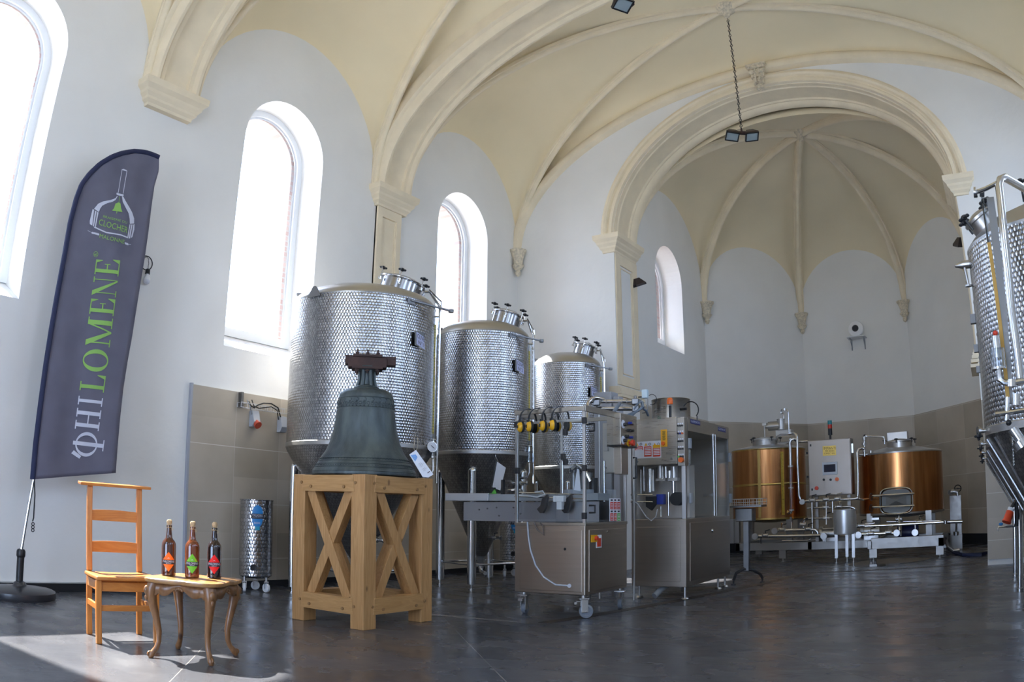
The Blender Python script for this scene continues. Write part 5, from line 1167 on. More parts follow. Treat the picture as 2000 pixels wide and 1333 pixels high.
# ---------------- small wheeled machine with clear guards
YF, XRt = 5.75, -3.05
def fy(px, py, o=0): return at_y(px, py, YF+o)
def fx(px, py, o=0): return at_x(px, py, XRt+o)
x0, x1, y0, y1 = -3.71, XRt, YF, 6.53
m1 = thing('labelling_machine', 'steel wheeled labelling machine with clear guard panels, nearest the bell stand', 'machine', ((x0+x1)/2, (y0+y1)/2, 0))
mb = MB(); mb.bx(x0, x1, y0, y1, .19, .765); cb_ = mb.build('cabinet', PANEL, m1, smooth=False, bevel=.006)
mb = MB(); mb.bx(x0-.004, x1+.004, y0-.004, y1+.004, .748, .772); mb.build('cabinet_top', STEELH, m1, smooth=False, bevel=.003)
mb = MB(); mb.bx(x1-.002, x1+.006, y0+.06, y1-.03, .215, .715); dr = mb.build('cabinet_door', PANEL, m1, smooth=False, bevel=.003)
mb = MB(); mb.cyl((x1+.005, 6.13, .69), (x1+.012, 6.13, .69), .011); mb.build('door_lock', POL, dr, root=m1)
mb = MB(); mb.bx(x0+.05, x1-.03, y0-.005, y0+.001, .215, .715); mb.build('front_panel', PANEL, m1, smooth=False, bevel=.003)
mb = MB(); mb.cyl((-3.23, y0-.008, .56), (-3.23, y0+.002, .56), .011); mb.build('cable_gland', BLK, m1)
def caster(t, x, y, h, r=.06, brake=False, a=0, wheel=None, lb=None):
    M = Matrix.Translation((x, y, 0)) @ RZ(a)
    mb = MB(); mb.cyl(M @ Vector((0, 0, h)), M @ Vector((0, 0, h-.025)), .018); mb.bx(-.045, .045, -.04, .04, h-.034, h-.025, M)
    for s in (-1, 1): mb.bx(s*.021-.002, s*.021+.002, -.02, .035, r-.01, h-.034, M)
    mb.bx(-.023, .023, -.025, .035, h-.04, h-.034, M); mb.cyl(M @ Vector((-.026, .02, r)), M @ Vector((.026, .02, r)), .007)
    if brake: mb.bx(-.022, .022, -.06, -.01, h-.055, h-.048, M); mb.bx(-.02, .02, -.075, -.055, h-.075, h-.055, M)
    c = mb.build('caster', SATIN, t, smooth=False, bevel=.002)
    mb = MB(); mb.lathe([(.014, -.016), (r*.62, -.014), (r*.7, -.017), (r*.96, -.016), (r, -.010), (r, .010), (r*.96, .016), (r*.7, .017), (r*.62, .014), (.014, .016)], 28, M @ Matrix.Translation((0, .02, r)) @ RY(pi/2)); mb.build('wheel', wheel or mat('grey_tyre', (.17, .19, .22), .55), c, root=t)
caster(m1, x0+.055, y0+.06, .19, .045, True, .1); caster(m1, x1-.04, y0+.05, .19, .058, True, -.9); caster(m1, x1-.04, y1-.06, .19, .045, False, .3); caster(m1, x0+.30, y1-.06, .19, .045, False, .2)
# posts, rails, panels
for X, Y_ in ((x0+.012, y0+.012), (x1-.012, y0+.012), (x1-.012, y1-.012), (x0+.012, y1-.012)):
    mb = MB(); mb.bx(X-.012, X+.012, Y_-.012, Y_+.012, .765, 1.70); mb.build('guard_post', SATIN, m1, smooth=False, bevel=.002)
for a, b in (((x0, y0), (x1, y0)), ((x1, y0), (x1, y1)), ((x1, y1), (x0, y1)), ((x0, y1), (x0, y0))):
    mb = MB(); mb.bar((a[0], a[1], 1.69), (b[0], b[1], 1.69), .02, .035 if a[0] != b[0] else .05); mb.build('guard_rail', STEELH, m1, smooth=False, bevel=.002)
mb = MB(); mb.bar((x0+.03, y0+.01, 1.60), (x1, y0+.01, 1.60), .012, .02); mb.build('guard_rail', SATIN, m1, smooth=False)
for a, b, z0_, z1_ in (((x0+.02, y0-.006), (-3.315, y0-.006), .80, 1.58), ((-3.31, y0-.016), (x1-.15, y0-.016), .77, 1.67), ((x1-.145, y0-.006), (x1-.02, y0-.006), .80, 1.67), ((x1+.006, y0+.03), (x1+.006, y0+.50), .78, 1.66)):
    mb = MB(); mb.bar((a[0], a[1], (z0_+z1_)/2), (b[0], b[1], (z0_+z1_)/2), .005, z1_-z0_); mb.build('guard_panel', ACR, m1, smooth=False)
CLAMP = BLK
for p in (fy(1143, 822), fy(1143, 915), fy(1143, 1008), fy(1011, 830), fy(1012, 920), fy(1106, 845), fy(1102, 893), fy(1106, 903)):
    mb = MB(); mb.box(p+Vector((0, -.016, 0)), (.036, .03, .05)); mb.build('hinge', CLAMP, m1, smooth=False, bevel=.003)
for py in (828, 988):
    a, b = fx(1152, py, .02), fx(1152, py+14, .02); a.y = b.y = y0+.07
    mb = MB(); mb.tube([a+Vector((-.02, 0, 0)), a+Vector((.03, 0, 0)), b+Vector((.03, 0, 0)), b+Vector((-.02, 0, 0))], .008, 8); mb.build('door_handle', BLK, m1)
# wiring, isolator, stickers
mb = MB(); mb.tube([fy(1030, 1020, -.012), fy(1032, 1048, -.014), fy(1036, 1075, -.014), fy(1046, 1105, -.014), fy(1062, 1128, -.014), fy(1085, 1143, -.014), fy(1113, 1145, -.014)], .007, 8); mb.cyl(fy(1112, 1145, -.02), fy(1112, 1145, .01), .016); mb.build('cable', mat('cable_grey', (.42, .45, .50), .5), m1)
mb = MB(); mb.tube([fy(1043, 1022, -.012), fy(1050, 1036, -.014), fy(1062, 1046, -.014), fy(1060, 1028, -.014), fy(1055, 1022, -.014)], .005, 6); mb.build('cable', mat('cable_dark', (.12, .10, .09), .5), m1)
def fxq(t, x_, y_, px0, py0, px1, py1, m, name, o=.008, parent=None, lab=None):
    a, b = fx(px0, py0, o), fx(px1, py1, o); mb = MB(); mb.bx(XRt+o-.004, XRt+o, min(a.y, b.y), max(a.y, b.y), min(a.z, b.z), max(a.z, b.z)); return mb.build(name, m, parent or t, smooth=False, root=t)
iso = fxq(m1, 0, 0, 1155, 1046, 1167, 1059, YEL, 'isolator_switch', .016)
c = fx(1163, 1052, .016); mb = MB(); mb.cyl(c, c+Vector((.022, 0, 0)), .018); mb.build('switch_knob', REDP, iso, root=m1)
ws = fxq(m1, 0, 0, 1165, 1046, 1175, 1070, WHP, 'warning_sticker', .010); fxq(m1, 0, 0, 1166.5, 1052, 1174, 1068, REDP, 'sticker_block', .012, ws)
st = fxq(m1, 0, 0, 1191, 974, 1212, 1018, PAPER, 'warning_sticker', .016)
for r_ in range(2):
    for k in range(3):
        u0, u1 = 1192.3+6.8*k, 1197.8+6.8*k; v0 = 981+22*r_
        fxq(m1, 0, 0, u0, v0, u1, v0+14.5, GRN if (r_ and k == 2) else REDP, 'sticker_block', .018, st)
        fxq(m1, 0, 0, u0+1, v0-5, u1-1, v0-2, INK, 'sticker_symbol', .018, st)
mb = MB()
for r_ in range(2):
    for k in range(3):
        for j in range(4): a, b = fx(1193.2+6.8*k, 984+22*r_+j*2.9, .019), fx(1197.0+6.8*k, 985+22*r_+j*2.9, .019); mb.face([a, Vector((a.x, b.y, a.z)), b, Vector((a.x, a.y, b.z))])
mb.build('sticker_print', PAPER, st, smooth=False, root=m1)
# control box on the right side
mb = MB(); mb.bx(-3.12, -2.985, 6.28, 6.62, 1.425, 1.70); box = mb.build('control_box', STEEL, m1, smooth=False, bevel=.006)
mb = MB(); mb.bx(-3.12, -2.984, 6.28, 6.62, 1.417, 1.425); mb.build('control_box_base', BLK, box, smooth=False, root=m1)
XB = -2.985
def cbp(px, py, o=0): return at_x(px, py, XB+o)
for px, py, m_, r_, nm in ((1218, 830, BLK, .017, 'selector_knob'), (1228, 827, BLUEP, .013, 'push_button'), (1232, 829, POL, .012, 'push_button'), (1226, 841, BLK, .013, 'push_button'), (1232, 842, BLK, .013, 'push_button'), (1222, 853, BLK, .013, 'push_button'), (1230, 855, BLUEP, .012, 'push_button'), (1218, 861, BLK, .017, 'selector_knob')):
    c = cbp(px, py); mb = MB(); mb.cyl(c, c+Vector((.03, 0, 0)), r_, r_*.85, seg=16); mb.build(nm, m_, box, root=m1)
for px, py in ((1217, 829), (1217, 860)):
    c = cbp(px, py); mb = MB(); mb.cyl(c, c+Vector((.003, 0, 0)), .036, seg=24); mb.build('dial_plate', PAPER, box, root=m1)
c = cbp(1227, 866); mb = MB(); mb.cyl(c, c+Vector((.012, 0, 0)), .03, seg=20); eb = mb.build('stop_button_collar', YEL, box, root=m1)
mb = MB(); mb.cyl(c+Vector((.012, 0, 0)), c+Vector((.035, 0, 0)), .015); mb.cyl(c+Vector((.035, 0, 0)), c+Vector((.055, 0, 0)), .027, .025, seg=24); mb.build('emergency_stop', REDP, box, root=m1)
mb = MB(); mb.bx(-3.09, -3.02, 6.36, 6.50, 1.18, 1.417); mb.build('box_stem', PANEL, m1, smooth=False, bevel=.004)
mb = MB(); mb.tube([(-3.0, 6.56, 1.33), (-2.97, 6.56, 1.33), (-2.97, 6.56, 1.15), (-3.0, 6.56, 1.15)], .009, 8); mb.build('side_handle', BLK, m1)
mb = MB(); mb.bx(-3.30, -3.10, 6.56, 6.60, 1.20, 1.655); bp_l = mb.build('rear_housing', mat('pale_steel', (.58, .55, .50), .4, .9), m1, smooth=False, bevel=.006)
mb = MB(); q = Vector((-3.27, 6.555, 1.25)); mb.cyl(q, q+Vector((0, -.008, 0)), .012); mb.build('screw', POL, bp_l, root=m1)
mb = MB(); mb.bx(-3.28, -3.24, 6.54, 6.56, 1.40, 1.60); mb.build('latch', SATIN, bp_l, smooth=False, root=m1)
# works inside the guards
mb = MB(); mb.cyl((-3.35, 6.2, .95), (-3.35, 6.2, 1.02), .16, seg=40); mb.cyl((-3.35, 6.2, 1.02), (-3.35, 6.2, 1.05), .13, seg=40); sw = mb.build('star_wheel', GREYP, m1)
for (x, y, z0_, z1_, r_, m_) in ((-3.45, 6.3, .97, 1.22, .03, DKST), (-3.38, 6.33, 1.05, 1.26, .035, BLK), (-3.30, 6.30, 1.0, 1.20, .028, DKST), (-3.25, 6.28, .98, 1.15, .04, BLK), (-3.41, 6.25, 1.2, 1.24, .055, BLK), (-3.52, 6.22, .97, 1.30, .010, POL), (-3.18, 6.35, .8, 1.3, .012, POL)):
    mb = MB(); mb.cyl((x, y, z0_), (x, y, z1_), r_, seg=16); mb.build('spindle', m_, m1)
mb = MB(); mb.tube([(-3.41, 6.2, 1.23), (-3.34, 6.15, 1.26), (-3.28, 6.18, 1.22), (-3.24, 6.2, 1.12)], .016, 8); mb.build('applicator_arm', POL, m1)
mb = MB(); mb.prism([fy(1121, 958, .3), fy(1134, 960, .3), fy(1131, 918, .3), fy(1127, 916, .3)], (0, .003, 0)); mb.build('label_web', PAPER, m1, smooth=False)
mb = MB(); mb.bx(-3.60, -3.10, 6.40, 6.42, .77, .97); mb.build('rear_plate', STEELH, m1, smooth=False)
mb = MB(); mb.box((-3.17, 6.42, 1.0), (.10, .08, .1)); mb.build('sensor_box', GREYP, m1, smooth=False, bevel=.004)
# ---------------- conveyor
cv = thing('bottle_conveyor', 'long steel bottle conveyor running from behind the bell stand into the guarded machine', 'conveyor', (-3.9, 6.15, .77))
yc0, yc1 = 6.05, 6.28; L0 = at_y(871, 970, yc0).x
mb = MB(); mb.bx(L0, at_y(955, 970, yc0).x, yc0-.012, yc1+.01, .955, 1.025); mb.build('end_tray', mat('tray_steel', (.62, .64, .68), .35, .9), cv, smooth=False, bevel=.003)
mb = MB(); mb.bx(at_y(955, 970, yc0).x, -3.09, yc0, yc1, .955, 1.015); mb.build('belt_bed', GREYP, cv, smooth=False, bevel=.003)
mb = MB(); mb.bx(at_y(903, 1000, yc0).x, -3.09, yc0+.02, yc0+.03, .775, .945); mb.bx(at_y(903, 1000, yc0).x, -3.09, yc1-.03, yc1-.02, .775, .945); mb.bx(at_y(925, 1000, yc0).x, -3.09, yc0+.03, yc1-.03, .775, .79); mb.build('side_frame', mat('frame_grey_steel', (.36, .37, .40), .38, .9), cv, smooth=False)
mb = MB(); xx = at_y(903, 1000, yc0).x; mb.cyl((xx+.06, yc0+.03, .86), (xx+.06, yc1-.03, .86), .05); mb.build('return_roller', SATIN, cv)
for px, py in ((936, 996), (952, 994), (970, 992), (975, 1008), (1003, 992), (1007, 1004), (1012, 993), (1017, 1004)):
    p = at_y(px, py, yc0+.02); mb = MB(); mb.cyl(p, p+Vector((0, -.008, 0)), .008, seg=8); mb.build('bolt', DKST, cv)
for px in (1057, 1104):
    mb = MB(); pts = [at_y(px-9, 995, 5.98), at_y(px-3, 1003, 5.98), at_y(px+3, 1003, 5.98), at_y(px+9, 992, 5.98), at_y(px+12, 972, 5.98), at_y(px+11, 966, 5.98), at_y(px+1, 975, 5.98), at_y(px-2, 988, 5.98)]; mb.prism(pts, (0, .03, 0)); mb.build('guide_bracket', BLK, cv, smooth=False, bevel=.003)
mb = MB(); a, b = at_y(1005, 970, 6.0), at_y(1140, 975, 6.0)
for dz in (.0, .035): mb.tube([a+Vector((0, 0, dz)), b+Vector((0, 0, dz))], .006, 6)
mb.build('guide_rail', POL, cv)
mb = MB(); mb.tube([at_y(1008, 968, 5.98), at_y(1030, 969, 5.97), at_y(1050, 972, 5.97), at_y(1064, 966, 5.97), at_y(1060, 960, 5.97), at_y(1045, 962, 5.97)], .007, 8); mb.build('air_hose', mat('hose_pale', (.55, .57, .60), .5), cv)
mb = MB(); p = at_y(1093, 975, 5.96); mb.box(p, (.10, .05, .05)); mb.box(p+Vector((.005, 0, -.05)), (.05, .04, .08)); mb.build('photo_sensor', WHP, cv, smooth=False, bevel=.004)
p = at_y(964, 963, 6.1); mb = MB(); mb.prism([p+Vector((-.03, 0, -.01)), p+Vector((.03, 0, -.01)), p+Vector((.01, 0, .03))], (0, .01, 0)); mb.build('green_marker', GRN, cv, smooth=False)
for px, h in ((966, .06), (984, .13)):
    p = at_y(px, 963, 6.2); mb = MB(); mb.bx(p.x-.012, p.x+.012, 6.17, 6.2, 1.0, 1.02+h); mb.build('guide_post', BLK, cv, smooth=False)
# ---------------- four ear defenders on the guard rail
def muff(px, label, rz, tilt=0):
    p = fy(px, 800); zt = 1.712; t = thing('ear_defenders', label, 'ear defenders', (p.x, YF-.012, zt), rz, 'yellow ear defenders hanging on the guard rail')
    zt0 = .0; R = .082
    pts = [Vector((R*cos(a)*(1-.06*abs(cos(a))), 0, zt0-R*1.15+R*1.2*sin(a))) for a in [pi*i/24 for i in range(25)]]
    pts = [Vector((R*.90, 0, -.135))]+pts+[Vector((-R*.90, 0, -.135))]
    mb = MB(); rows = []
    for i, q in enumerate(pts):
        a = pts[max(0, i-1)]; b = pts[min(len(pts)-1, i+1)]; tt = (b-a).normalized(); n = Vector((tt.z, 0, -tt.x))
        rows.append([q+Vector((0, -.011, 0))+n*.003, q+Vector((0, .011, 0))+n*.003, q+Vector((0, .011, 0))-n*.003, q+Vector((0, -.011, 0))-n*.003])
    mb.grid(rows, closeu=True); mb.build('headband', BLK, t, local=True)
    for s in (-1, 1):
        c = Vector((s*R*.80, 0, -.150)); M = Matrix.Translation(c) @ RY(pi/2*s)
        mb = MB(); mb.lathe([(.030, -.022), (.038, -.016), (.040, -.006), (.036, .004)], 24, M @ Matrix.Diagonal((1.2, .92, 1, 1))); mb.lathe([(.0, -.012), (.022, -.014), (.03, -.022)], 24, M @ Matrix.Diagonal((1.2, .92, 1, 1))); cu = mb.build('ear_cushion', BLR, t, local=True)
        mb = MB(); mb.lathe([(.036, .004), (.0365, .012), (.031, .024), (.020, .031), (.0, .034)], 24, M @ Matrix.Diagonal((1.2, .92, 1, 1))); mb.build('ear_cup', YEL, t, local=True)
        mb = MB(); mb.box(c+Vector((s*.034, 0, .0)), (.008, .016, .026)); mb.box(c+Vector((s*.018, 0, .045)), (.016, .026, .018)); mb.build('yoke_clip', BLK, t, smooth=False, local=True)
muff(1033, 'leftmost of the four yellow and black ear defenders on the guard rail', radians(60)); muff(1051, 'second from the left of the four yellow and black ear defenders', radians(56)); muff(1076, 'third from the left of the four yellow and black ear defenders', radians(62)); muff(1096, 'rightmost of the four yellow and black ear defenders on the guard rail', radians(56))
# ---------------- filling machine
X0, X1, Y0, Y1 = -3.37, -2.80, 7.32, 8.68
m2 = thing('filling_machine', 'tall steel bottle filling and corking machine with a clear-doored side and warning stickers', 'machine', ((X0+X1)/2, (Y0+Y1)/2, 0))
def ry_(px, py, o=0): return at_y(px, py, Y0+o)
def rx_(px, py, o=0): return at_x(px, py, X1+o)
mb = MB(); mb.bx(X0, X1, Y0, Y1, .12, .775); mb.build('lower_cabinet', PANEL, m2, smooth=False, bevel=.005)
mb = MB(); mb.bx(X0+.05, X1-.06, Y0-.006, Y0+.001, .17, .70); mb.build('front_door', PANEL, m2, smooth=False, bevel=.003)
mb = MB(); mb.bx(X1-.001, X1+.006, Y0+.10, Y1-.05, .17, .735); d2 = mb.build('side_door', PANEL, m2, smooth=False, bevel=.003)
c = rx_(1391, 1037, .01); mb = MB(); mb.cyl(c, c+Vector((.012, 0, 0)), .02, .014); mb.build('door_knob', POL, d2, root=m2)
for X, Y_, w in ((X1-.02, Y0+.02, .02), (X1-.015, Y1-.015, .015), (X0+.02, Y0+.02, .02), (X0+.015, Y1-.015, .015)):
    mb = MB(); mb.bx(X-w, X+w, Y_-w, Y_+w, .775, 1.75); mb.build('corner_post', SATIN, m2, smooth=False, bevel=.002)
mb = MB(); mb.bx(X0+.02, X1-.075, Y0-.012, Y0+.30, 1.30, 1.755); hb = mb.build('control_cabinet', STEEL, m2, smooth=False, bevel=.005)
mb = MB(); mb.bx(X1-.072, X1+.002, Y0-.012, Y0+.07, 1.28, 1.745); bp2 = mb.build('button_panel', STEELH, m2, smooth=False, bevel=.003)
mb = MB(); mb.bx(X0, X1, Y0+.30, Y1, 1.625, 1.755); mb.bx(X1-.002, X1+.006, Y0+.08, Y1, 1.625, 1.75); hd = mb.build('header_panel', STEELH, m2, smooth=False)
mb = MB(); mb.bx(X0, X0+.01, Y0, Y1, .77, 1.63); mb.bx(X0, X1, Y1-.01, Y1, .77, 1.63); mb.build('rear_panel', mat('inner_sheet', (.50, .46, .41), .6), m2, smooth=False)
# side doors of clear plastic with posts between
for a, b in ((Y0+.09, Y0+.80), (Y0+.88, Y1-.04)):
    mb = MB(); mb.bx(X1+.004, X1+.009, a, b, .785, 1.62); mb.build('clear_door', ACR, m2, smooth=False)
for yv in (Y0+.80, Y0+.87): mb = MB(); mb.cyl((X1+.012, yv, .79), (X1+.012, yv, 1.64), .010); mb.build('door_bar', POL, m2)
for yv, z in ((Y0+.09, 1.50), (Y0+.09, .97), (Y1-.02, 1.42), (Y1-.02, .97)): mb = MB(); mb.bx(X1+.004, X1+.03, yv-.02, yv+.02, z-.05, z+.05); mb.build('hinge', GREYP, m2, smooth=False, bevel=.003)
# stickers and buttons on the front
YP = Y0-.012
def fq(px0, py0, px1, py1, m_, name, o=.002, parent=None, y=YP):
    a, b = at_y(px0, py0, y-o), at_y(px1, py1, y-o); mb = MB(); mb.bx(min(a.x, b.x), max(a.x, b.x), y-o-.002, y-o, min(a.z, b.z), max(a.z, b.z)); return mb.build(name, m_, parent or m2, smooth=False, root=m2)
stk = fq(1239.5, 864, 1291.5, 894, PAPER, 'warning_sticker', .002)
for k in range(3):
    u = 1240.8+17.2*k
    fq(u, 873 if k < 2 else 870, u+14.6, 879.5 if k == 0 else 892, REDP, 'sticker_block', .004, stk)
    if k == 2: fq(u, 870, u+14.6, 875, YEL, 'sticker_block', .005, stk)
    mb = MB(); a, b, c = at_y(u+.5, 871.5, YP-.005), at_y(u+6.5, 871.0, YP-.005), at_y(u+3.5, 865.5, YP-.005)
    if k < 3: mb.face([a, b, c]); mb.build('hazard_triangle', YEL, stk, smooth=False, root=m2)
    mb = MB(); mb.tor(at_y(u+11, 868, YP-.005), .011, .002, RX(pi/2), 18, 5); mb.build('prohibition_ring', INK, stk, root=m2)
mb = MB()
for k in range(3):
    for j in range(5):
        u = 1242+17.2*k; v = 875+j*3.2
        a, b = at_y(u, v, YP-.0065), at_y(u+12, v+1.1, YP-.0065); mb.face([a, Vector((b.x, a.y, a.z)), b, Vector((a.x, a.y, b.z))])
mb.build('sticker_print', PAPER, stk, smooth=False, root=m2)
ye = fq(1290.5, 840, 1303.5, 873, mat('yellow_label', (.85, .42, .02), .45), 'stop_label', .003)
c = at_y(1296.5, 867, YP-.004); mb = MB(); mb.cyl(c, c+Vector((0, -.015, 0)), .012); mb.cyl(c+Vector((0, -.015, 0)), c+Vector((0, -.03, 0)), .020, .018, seg=20); mb.build('emergency_stop', ORP, ye, root=m2)
mb = MB()
for j in range(8): v = 843+j*2.3; w = 1+(j % 3)*.7; a, b = at_y(1293.5+.5*(j % 2), v, YP-.006), at_y(1300.5-w*.5, v+1, YP-.006); mb.face([a, Vector((b.x, a.y, a.z)), b, Vector((a.x, a.y, b.z))])
mb.build('label_print', mat('olive_ink', (.20, .16, .02), .6), ye, smooth=False, root=m2)
mb = MB(); put_text(mb, 'GA', lambda u, v: at_y(1284+7*u, 819-5*v, YP-.002)); mb.build('green_logo', mat('ink_green', (.02, .22, .12), .5), hb, smooth=False, root=m2)
for px, py in ((1245, 902), (1312, 897)): c = at_y(px, py, YP); mb = MB(); mb.cyl(c, c+Vector((0, -.008, 0)), .013); mb.build('lock', POL, hb, root=m2)
bx0 = X1-.058
for r_ in range(5):
    for k in range(3):
        x = bx0+k*.021; z = 1.665-r_*.074; c = Vector((x, YP, z)); m_ = BLK if (r_, k) != (1, 2) and (r_, k) != (4, 0) else (ORP if r_ == 1 else GRN); m_ = BLUEP if (r_, k) == (1, 1) else m_
        mb = MB(); mb.cyl(c, c+Vector((0, -.022, 0)), .0085, seg=12); bb = mb.build('push_button', m_, bp2, root=m2)
        mb = MB(); mb.bx(x-.007, x+.007, YP-.003, YP-.001, z+.014, z+.028); mb.build('button_tag', PAPER, bp2, smooth=False, root=m2)
c = Vector((X1-.025, YP, 1.335)); mb = MB(); mb.cyl(c, c+Vector((0, -.03, 0)), .018); mb.cyl(c+Vector((0, -.03, 0)), c+Vector((0, -.05, 0)), .026, .024, seg=20); mb.build('emergency_stop', ORP, bp2, root=m2)
# name plates on the header
for px0, py0, px1, py1, s_ in ((1348.5, 819.5, 1367.5, 831, 'GAIMATIC'), (1402.5, 833.5, 1417.5, 846, 'GAIMATIC')):
    a, b = rx_(px0, py0, .008), rx_(px1, py1, .008); z0_, z1_ = sorted((a.z, b.z)); zc = (z0_+z1_)/2; h = .022
    mb = MB(); mb.bx(X1+.006, X1+.009, a.y, b.y, zc-h, zc+h); np_ = mb.build('name_plate', mat('plate_navy', (.03, .03, .14), .4), m2, smooth=False, root=m2)
    mb = MB(); put_text(mb, s_, lambda u, v: Vector((X1+.010, a.y+.01+(b.y-a.y-.02)*u, zc-.009+.022*v))); mb.build('plate_lettering', PRW, np_, smooth=False, root=m2)
# feet
for X, Y_ in ((X1-.03, Y0+.05), (X0+.04, Y0+.1), (X1-.04, Y1-.3), (X1-.04, Y1-.06), (X0+.04, Y1-.1)): mb = MB(); mb.cyl((X, Y_, .015), (X, Y_, .12), .012); mb.cyl((X, Y_, 0), (X, Y_, .015), .04, .03); mb.build('levelling_foot', SATIN, m2)
mb = MB(); mb.cyl((-3.05, 7.5, .15), (-3.12, 7.3, .03), .03); mb.build('drain_pipe', GREYP, m2)
# works in the open front
for px, py0, py1, r_, m_ in ((1252, 918, 965, .008, POL), (1258, 912, 960, .008, POL), (1270, 916, 962, .026, POL), (1276, 918, 960, .016, SATIN), (1290, 910, 935, .030, SATIN), (1294, 912, 940, .014, POL), (1301, 912, 934, .012, POL), (1308, 920, 937, .018, POL), (1317, 912, 936, .034, SATIN), (1316, 936, 965, .020, POL), (1306, 962, 1008, .010, POL), (1291, 990, 1010, .007, POL)):
    a = ry_(px, py1, .14); b = ry_(px, py0, .14); mb = MB(); mb.cyl(Vector((a.x, a.y, a.z)), Vector((a.x, a.y, b.z)), r_, seg=16); mb.build('filling_column', m_, m2)
mb = MB(); p = ry_(1292, 938, .12); mb.bx(p.x-.05, p.x+.05, p.y-.03, p.y+.03, p.z-.012, p.z+.012); p = ry_(1316, 937, .12); mb.bx(p.x-.05, p.x+.05, p.y-.03, p.y+.03, p.z-.015, p.z+.015); mb.build('head_plate', SATIN, m2, smooth=False)
mb = MB(); p = ry_(1288, 975, .05); mb.bx(p.x-.035, p.x+.035, p.y, p.y+.08, p.z-.055, p.z+.045); mb.build('drive_motor', BLUEP, m2, smooth=False, bevel=.004)
mb = MB(); p = ry_(1320, 975, .10); mb.cyl(p, p+Vector((0, .12, 0)), .065); mb.build('drive_pulley', BLR, m2)
mb = MB(); p = ry_(1272, 978, .03); mb.prism([p+Vector((-.06, 0, .04)), p+Vector((.05, 0, .04)), p+Vector((.05, 0, -.04)), p+Vector((0, 0, -.10)), p+Vector((-.06, 0, -.06))], (0, .03, 0)); mb.build('guide_bracket', BLK, m2, smooth=False, bevel=.003)
mb = MB(); a, b = ry_(1232, 967, .03), ry_(1275, 967, .03)
for dz in (0, -.07): mb.cyl(a+Vector((0, 0, dz)), b+Vector((0, 0, dz)), .007, seg=8)
mb.build('guide_rail', POL, m2)
mb = MB(); mb.tube([ry_(1232, 976, -.01), ry_(1245, 984, -.01), ry_(1262, 1010, -.01), ry_(1272, 1018, -.01), ry_(1281, 1010, -.01), ry_(1284, 995, -.01)], .005, 6); mb.build('cable', mat('hose_pale', (.55, .57, .60), .5), m2)
mb = MB(); mb.bx(X0+.02, X1-.03, Y0+.32, Y0+.33, .78, 1.30); mb.build('inner_panel', MATS['inner_sheet'], m2, smooth=False)
mb = MB(); p = rx_(1390, 960, -.25); mb.cyl((p.x, p.y, .8), (p.x, p.y, 1.15), .05); mb.cyl((p.x, p.y, 1.0), (p.x, p.y, 1.03), .14, seg=30); mb.build('corking_head', SATIN, m2)
mb = MB(); mb.cyl((-3.1, 8.2, .8), (-3.1, 8.2, 1.5), .03); mb.cyl((-3.2, 7.9, .8), (-3.2, 7.9, 1.3), .05); mb.build('inner_column', POL, m2)
# drum, beacon, pipes and sensors on top
mb = MB(); mb.lathe([(.205, 1.74), (.205, 2.01), (.208, 2.015), (.2, 2.02), (0, 2.02)], 48, Matrix.Translation((-3.20, 7.98, 0))); mb.build('product_tank', STEEL, m2)
c = at_y(1309, 812, 7.36); mb = MB(); mb.cyl((c.x, 7.36, 1.75), (c.x, 7.36, 1.875), .014); bc_ = mb.build('beacon_pole', BLK, m2)
mb = MB(); zz = at_y(1309, 786, 7.36).z; mb.lathe([(.028, 0), (.030, .02), (.030, .045), (.022, .06), (0, .066)], 20, Matrix.Translation((c.x, 7.36, zz-.02))); mb.build('beacon_lens', mat('orange_lens', (.85, .14, .01), .2), bc_, root=m2)
PYL = 7.15
def tp2(px, py, y=PYL): return at_y(px, py, y)
hs_ = thing('overhead_pipework', 'polished steel pipes and grey hoses running above the two bottling machines', 'pipes', tp2(1195, 790))
mb = MB(); mb.tube([tp2(1150, 803), tp2(1150, 792), tp2(1154, 785), tp2(1162, 783), tp2(1175, 784.5), tp2(1240, 784.5)], .020, 12)
mb.build('upper_pipe', POL, hs_)
mb = MB(); mb.tube([tp2(1156, 800), tp2(1175, 798.5), tp2(1240, 799)], .022, 12); mb.build('lower_pipe', POL, hs_)
mb = MB(); mb.tube([tp2(1146.5, 830, 6.9), tp2(1147, 800, 6.95), tp2(1148, 788, 7.0), tp2(1156, 779, 7.05), tp2(1165, 777, 7.1), tp2(1180, 781, 7.15)], .016, 12); mb.build('bent_pipe', POL, hs_)
mb = MB(); mb.tube([tp2(1195, 812, 6.95), tp2(1200, 803, 6.95), tp2(1206, 795, 7.0), tp2(1210, 789, 7.1)], .018, 8); mb.build('hose', mat('hose_bluegrey', (.16, .20, .25), .6), hs_)
mb = MB(); mb.tube([tp2(1200, 810, 7.0), tp2(1225, 812, 7.0), tp2(1240, 806, 7.0), tp2(1256, 796, 7.0), tp2(1254, 786, 7.1), tp2(1246, 782, 7.15)], .014, 8); mb.build('hose', mat('hose_bluegrey', (.16, .20, .25), .6), hs_)
mb = MB(); mb.tube([tp2(1232, 814, 6.95), tp2(1243, 804, 6.95), tp2(1254, 797, 7.0), tp2(1262, 803, 7.1), tp2(1266, 812, 7.2)], .012, 8); mb.tube([tp2(1238, 800, 7.0), tp2(1246, 788, 7.0), tp2(1252, 786, 7.05), tp2(1256, 794, 7.1)], .009, 8); mb.build('hose', mat('hose_bluegrey', (.16, .20, .25), .6), hs_)
for px, py in ((1241, 785), (1242, 799), (1165, 787)):
    mb = MB(); p = tp2(px, py, 7.12); mb.box(p, (.07, .05, .06), .3); mb.cyl(p+Vector((0, 0, -.04)), p+Vector((0, 0, .06)), .015); mb.build('pipe_coupling', DKST, hs_, smooth=False, bevel=.008)
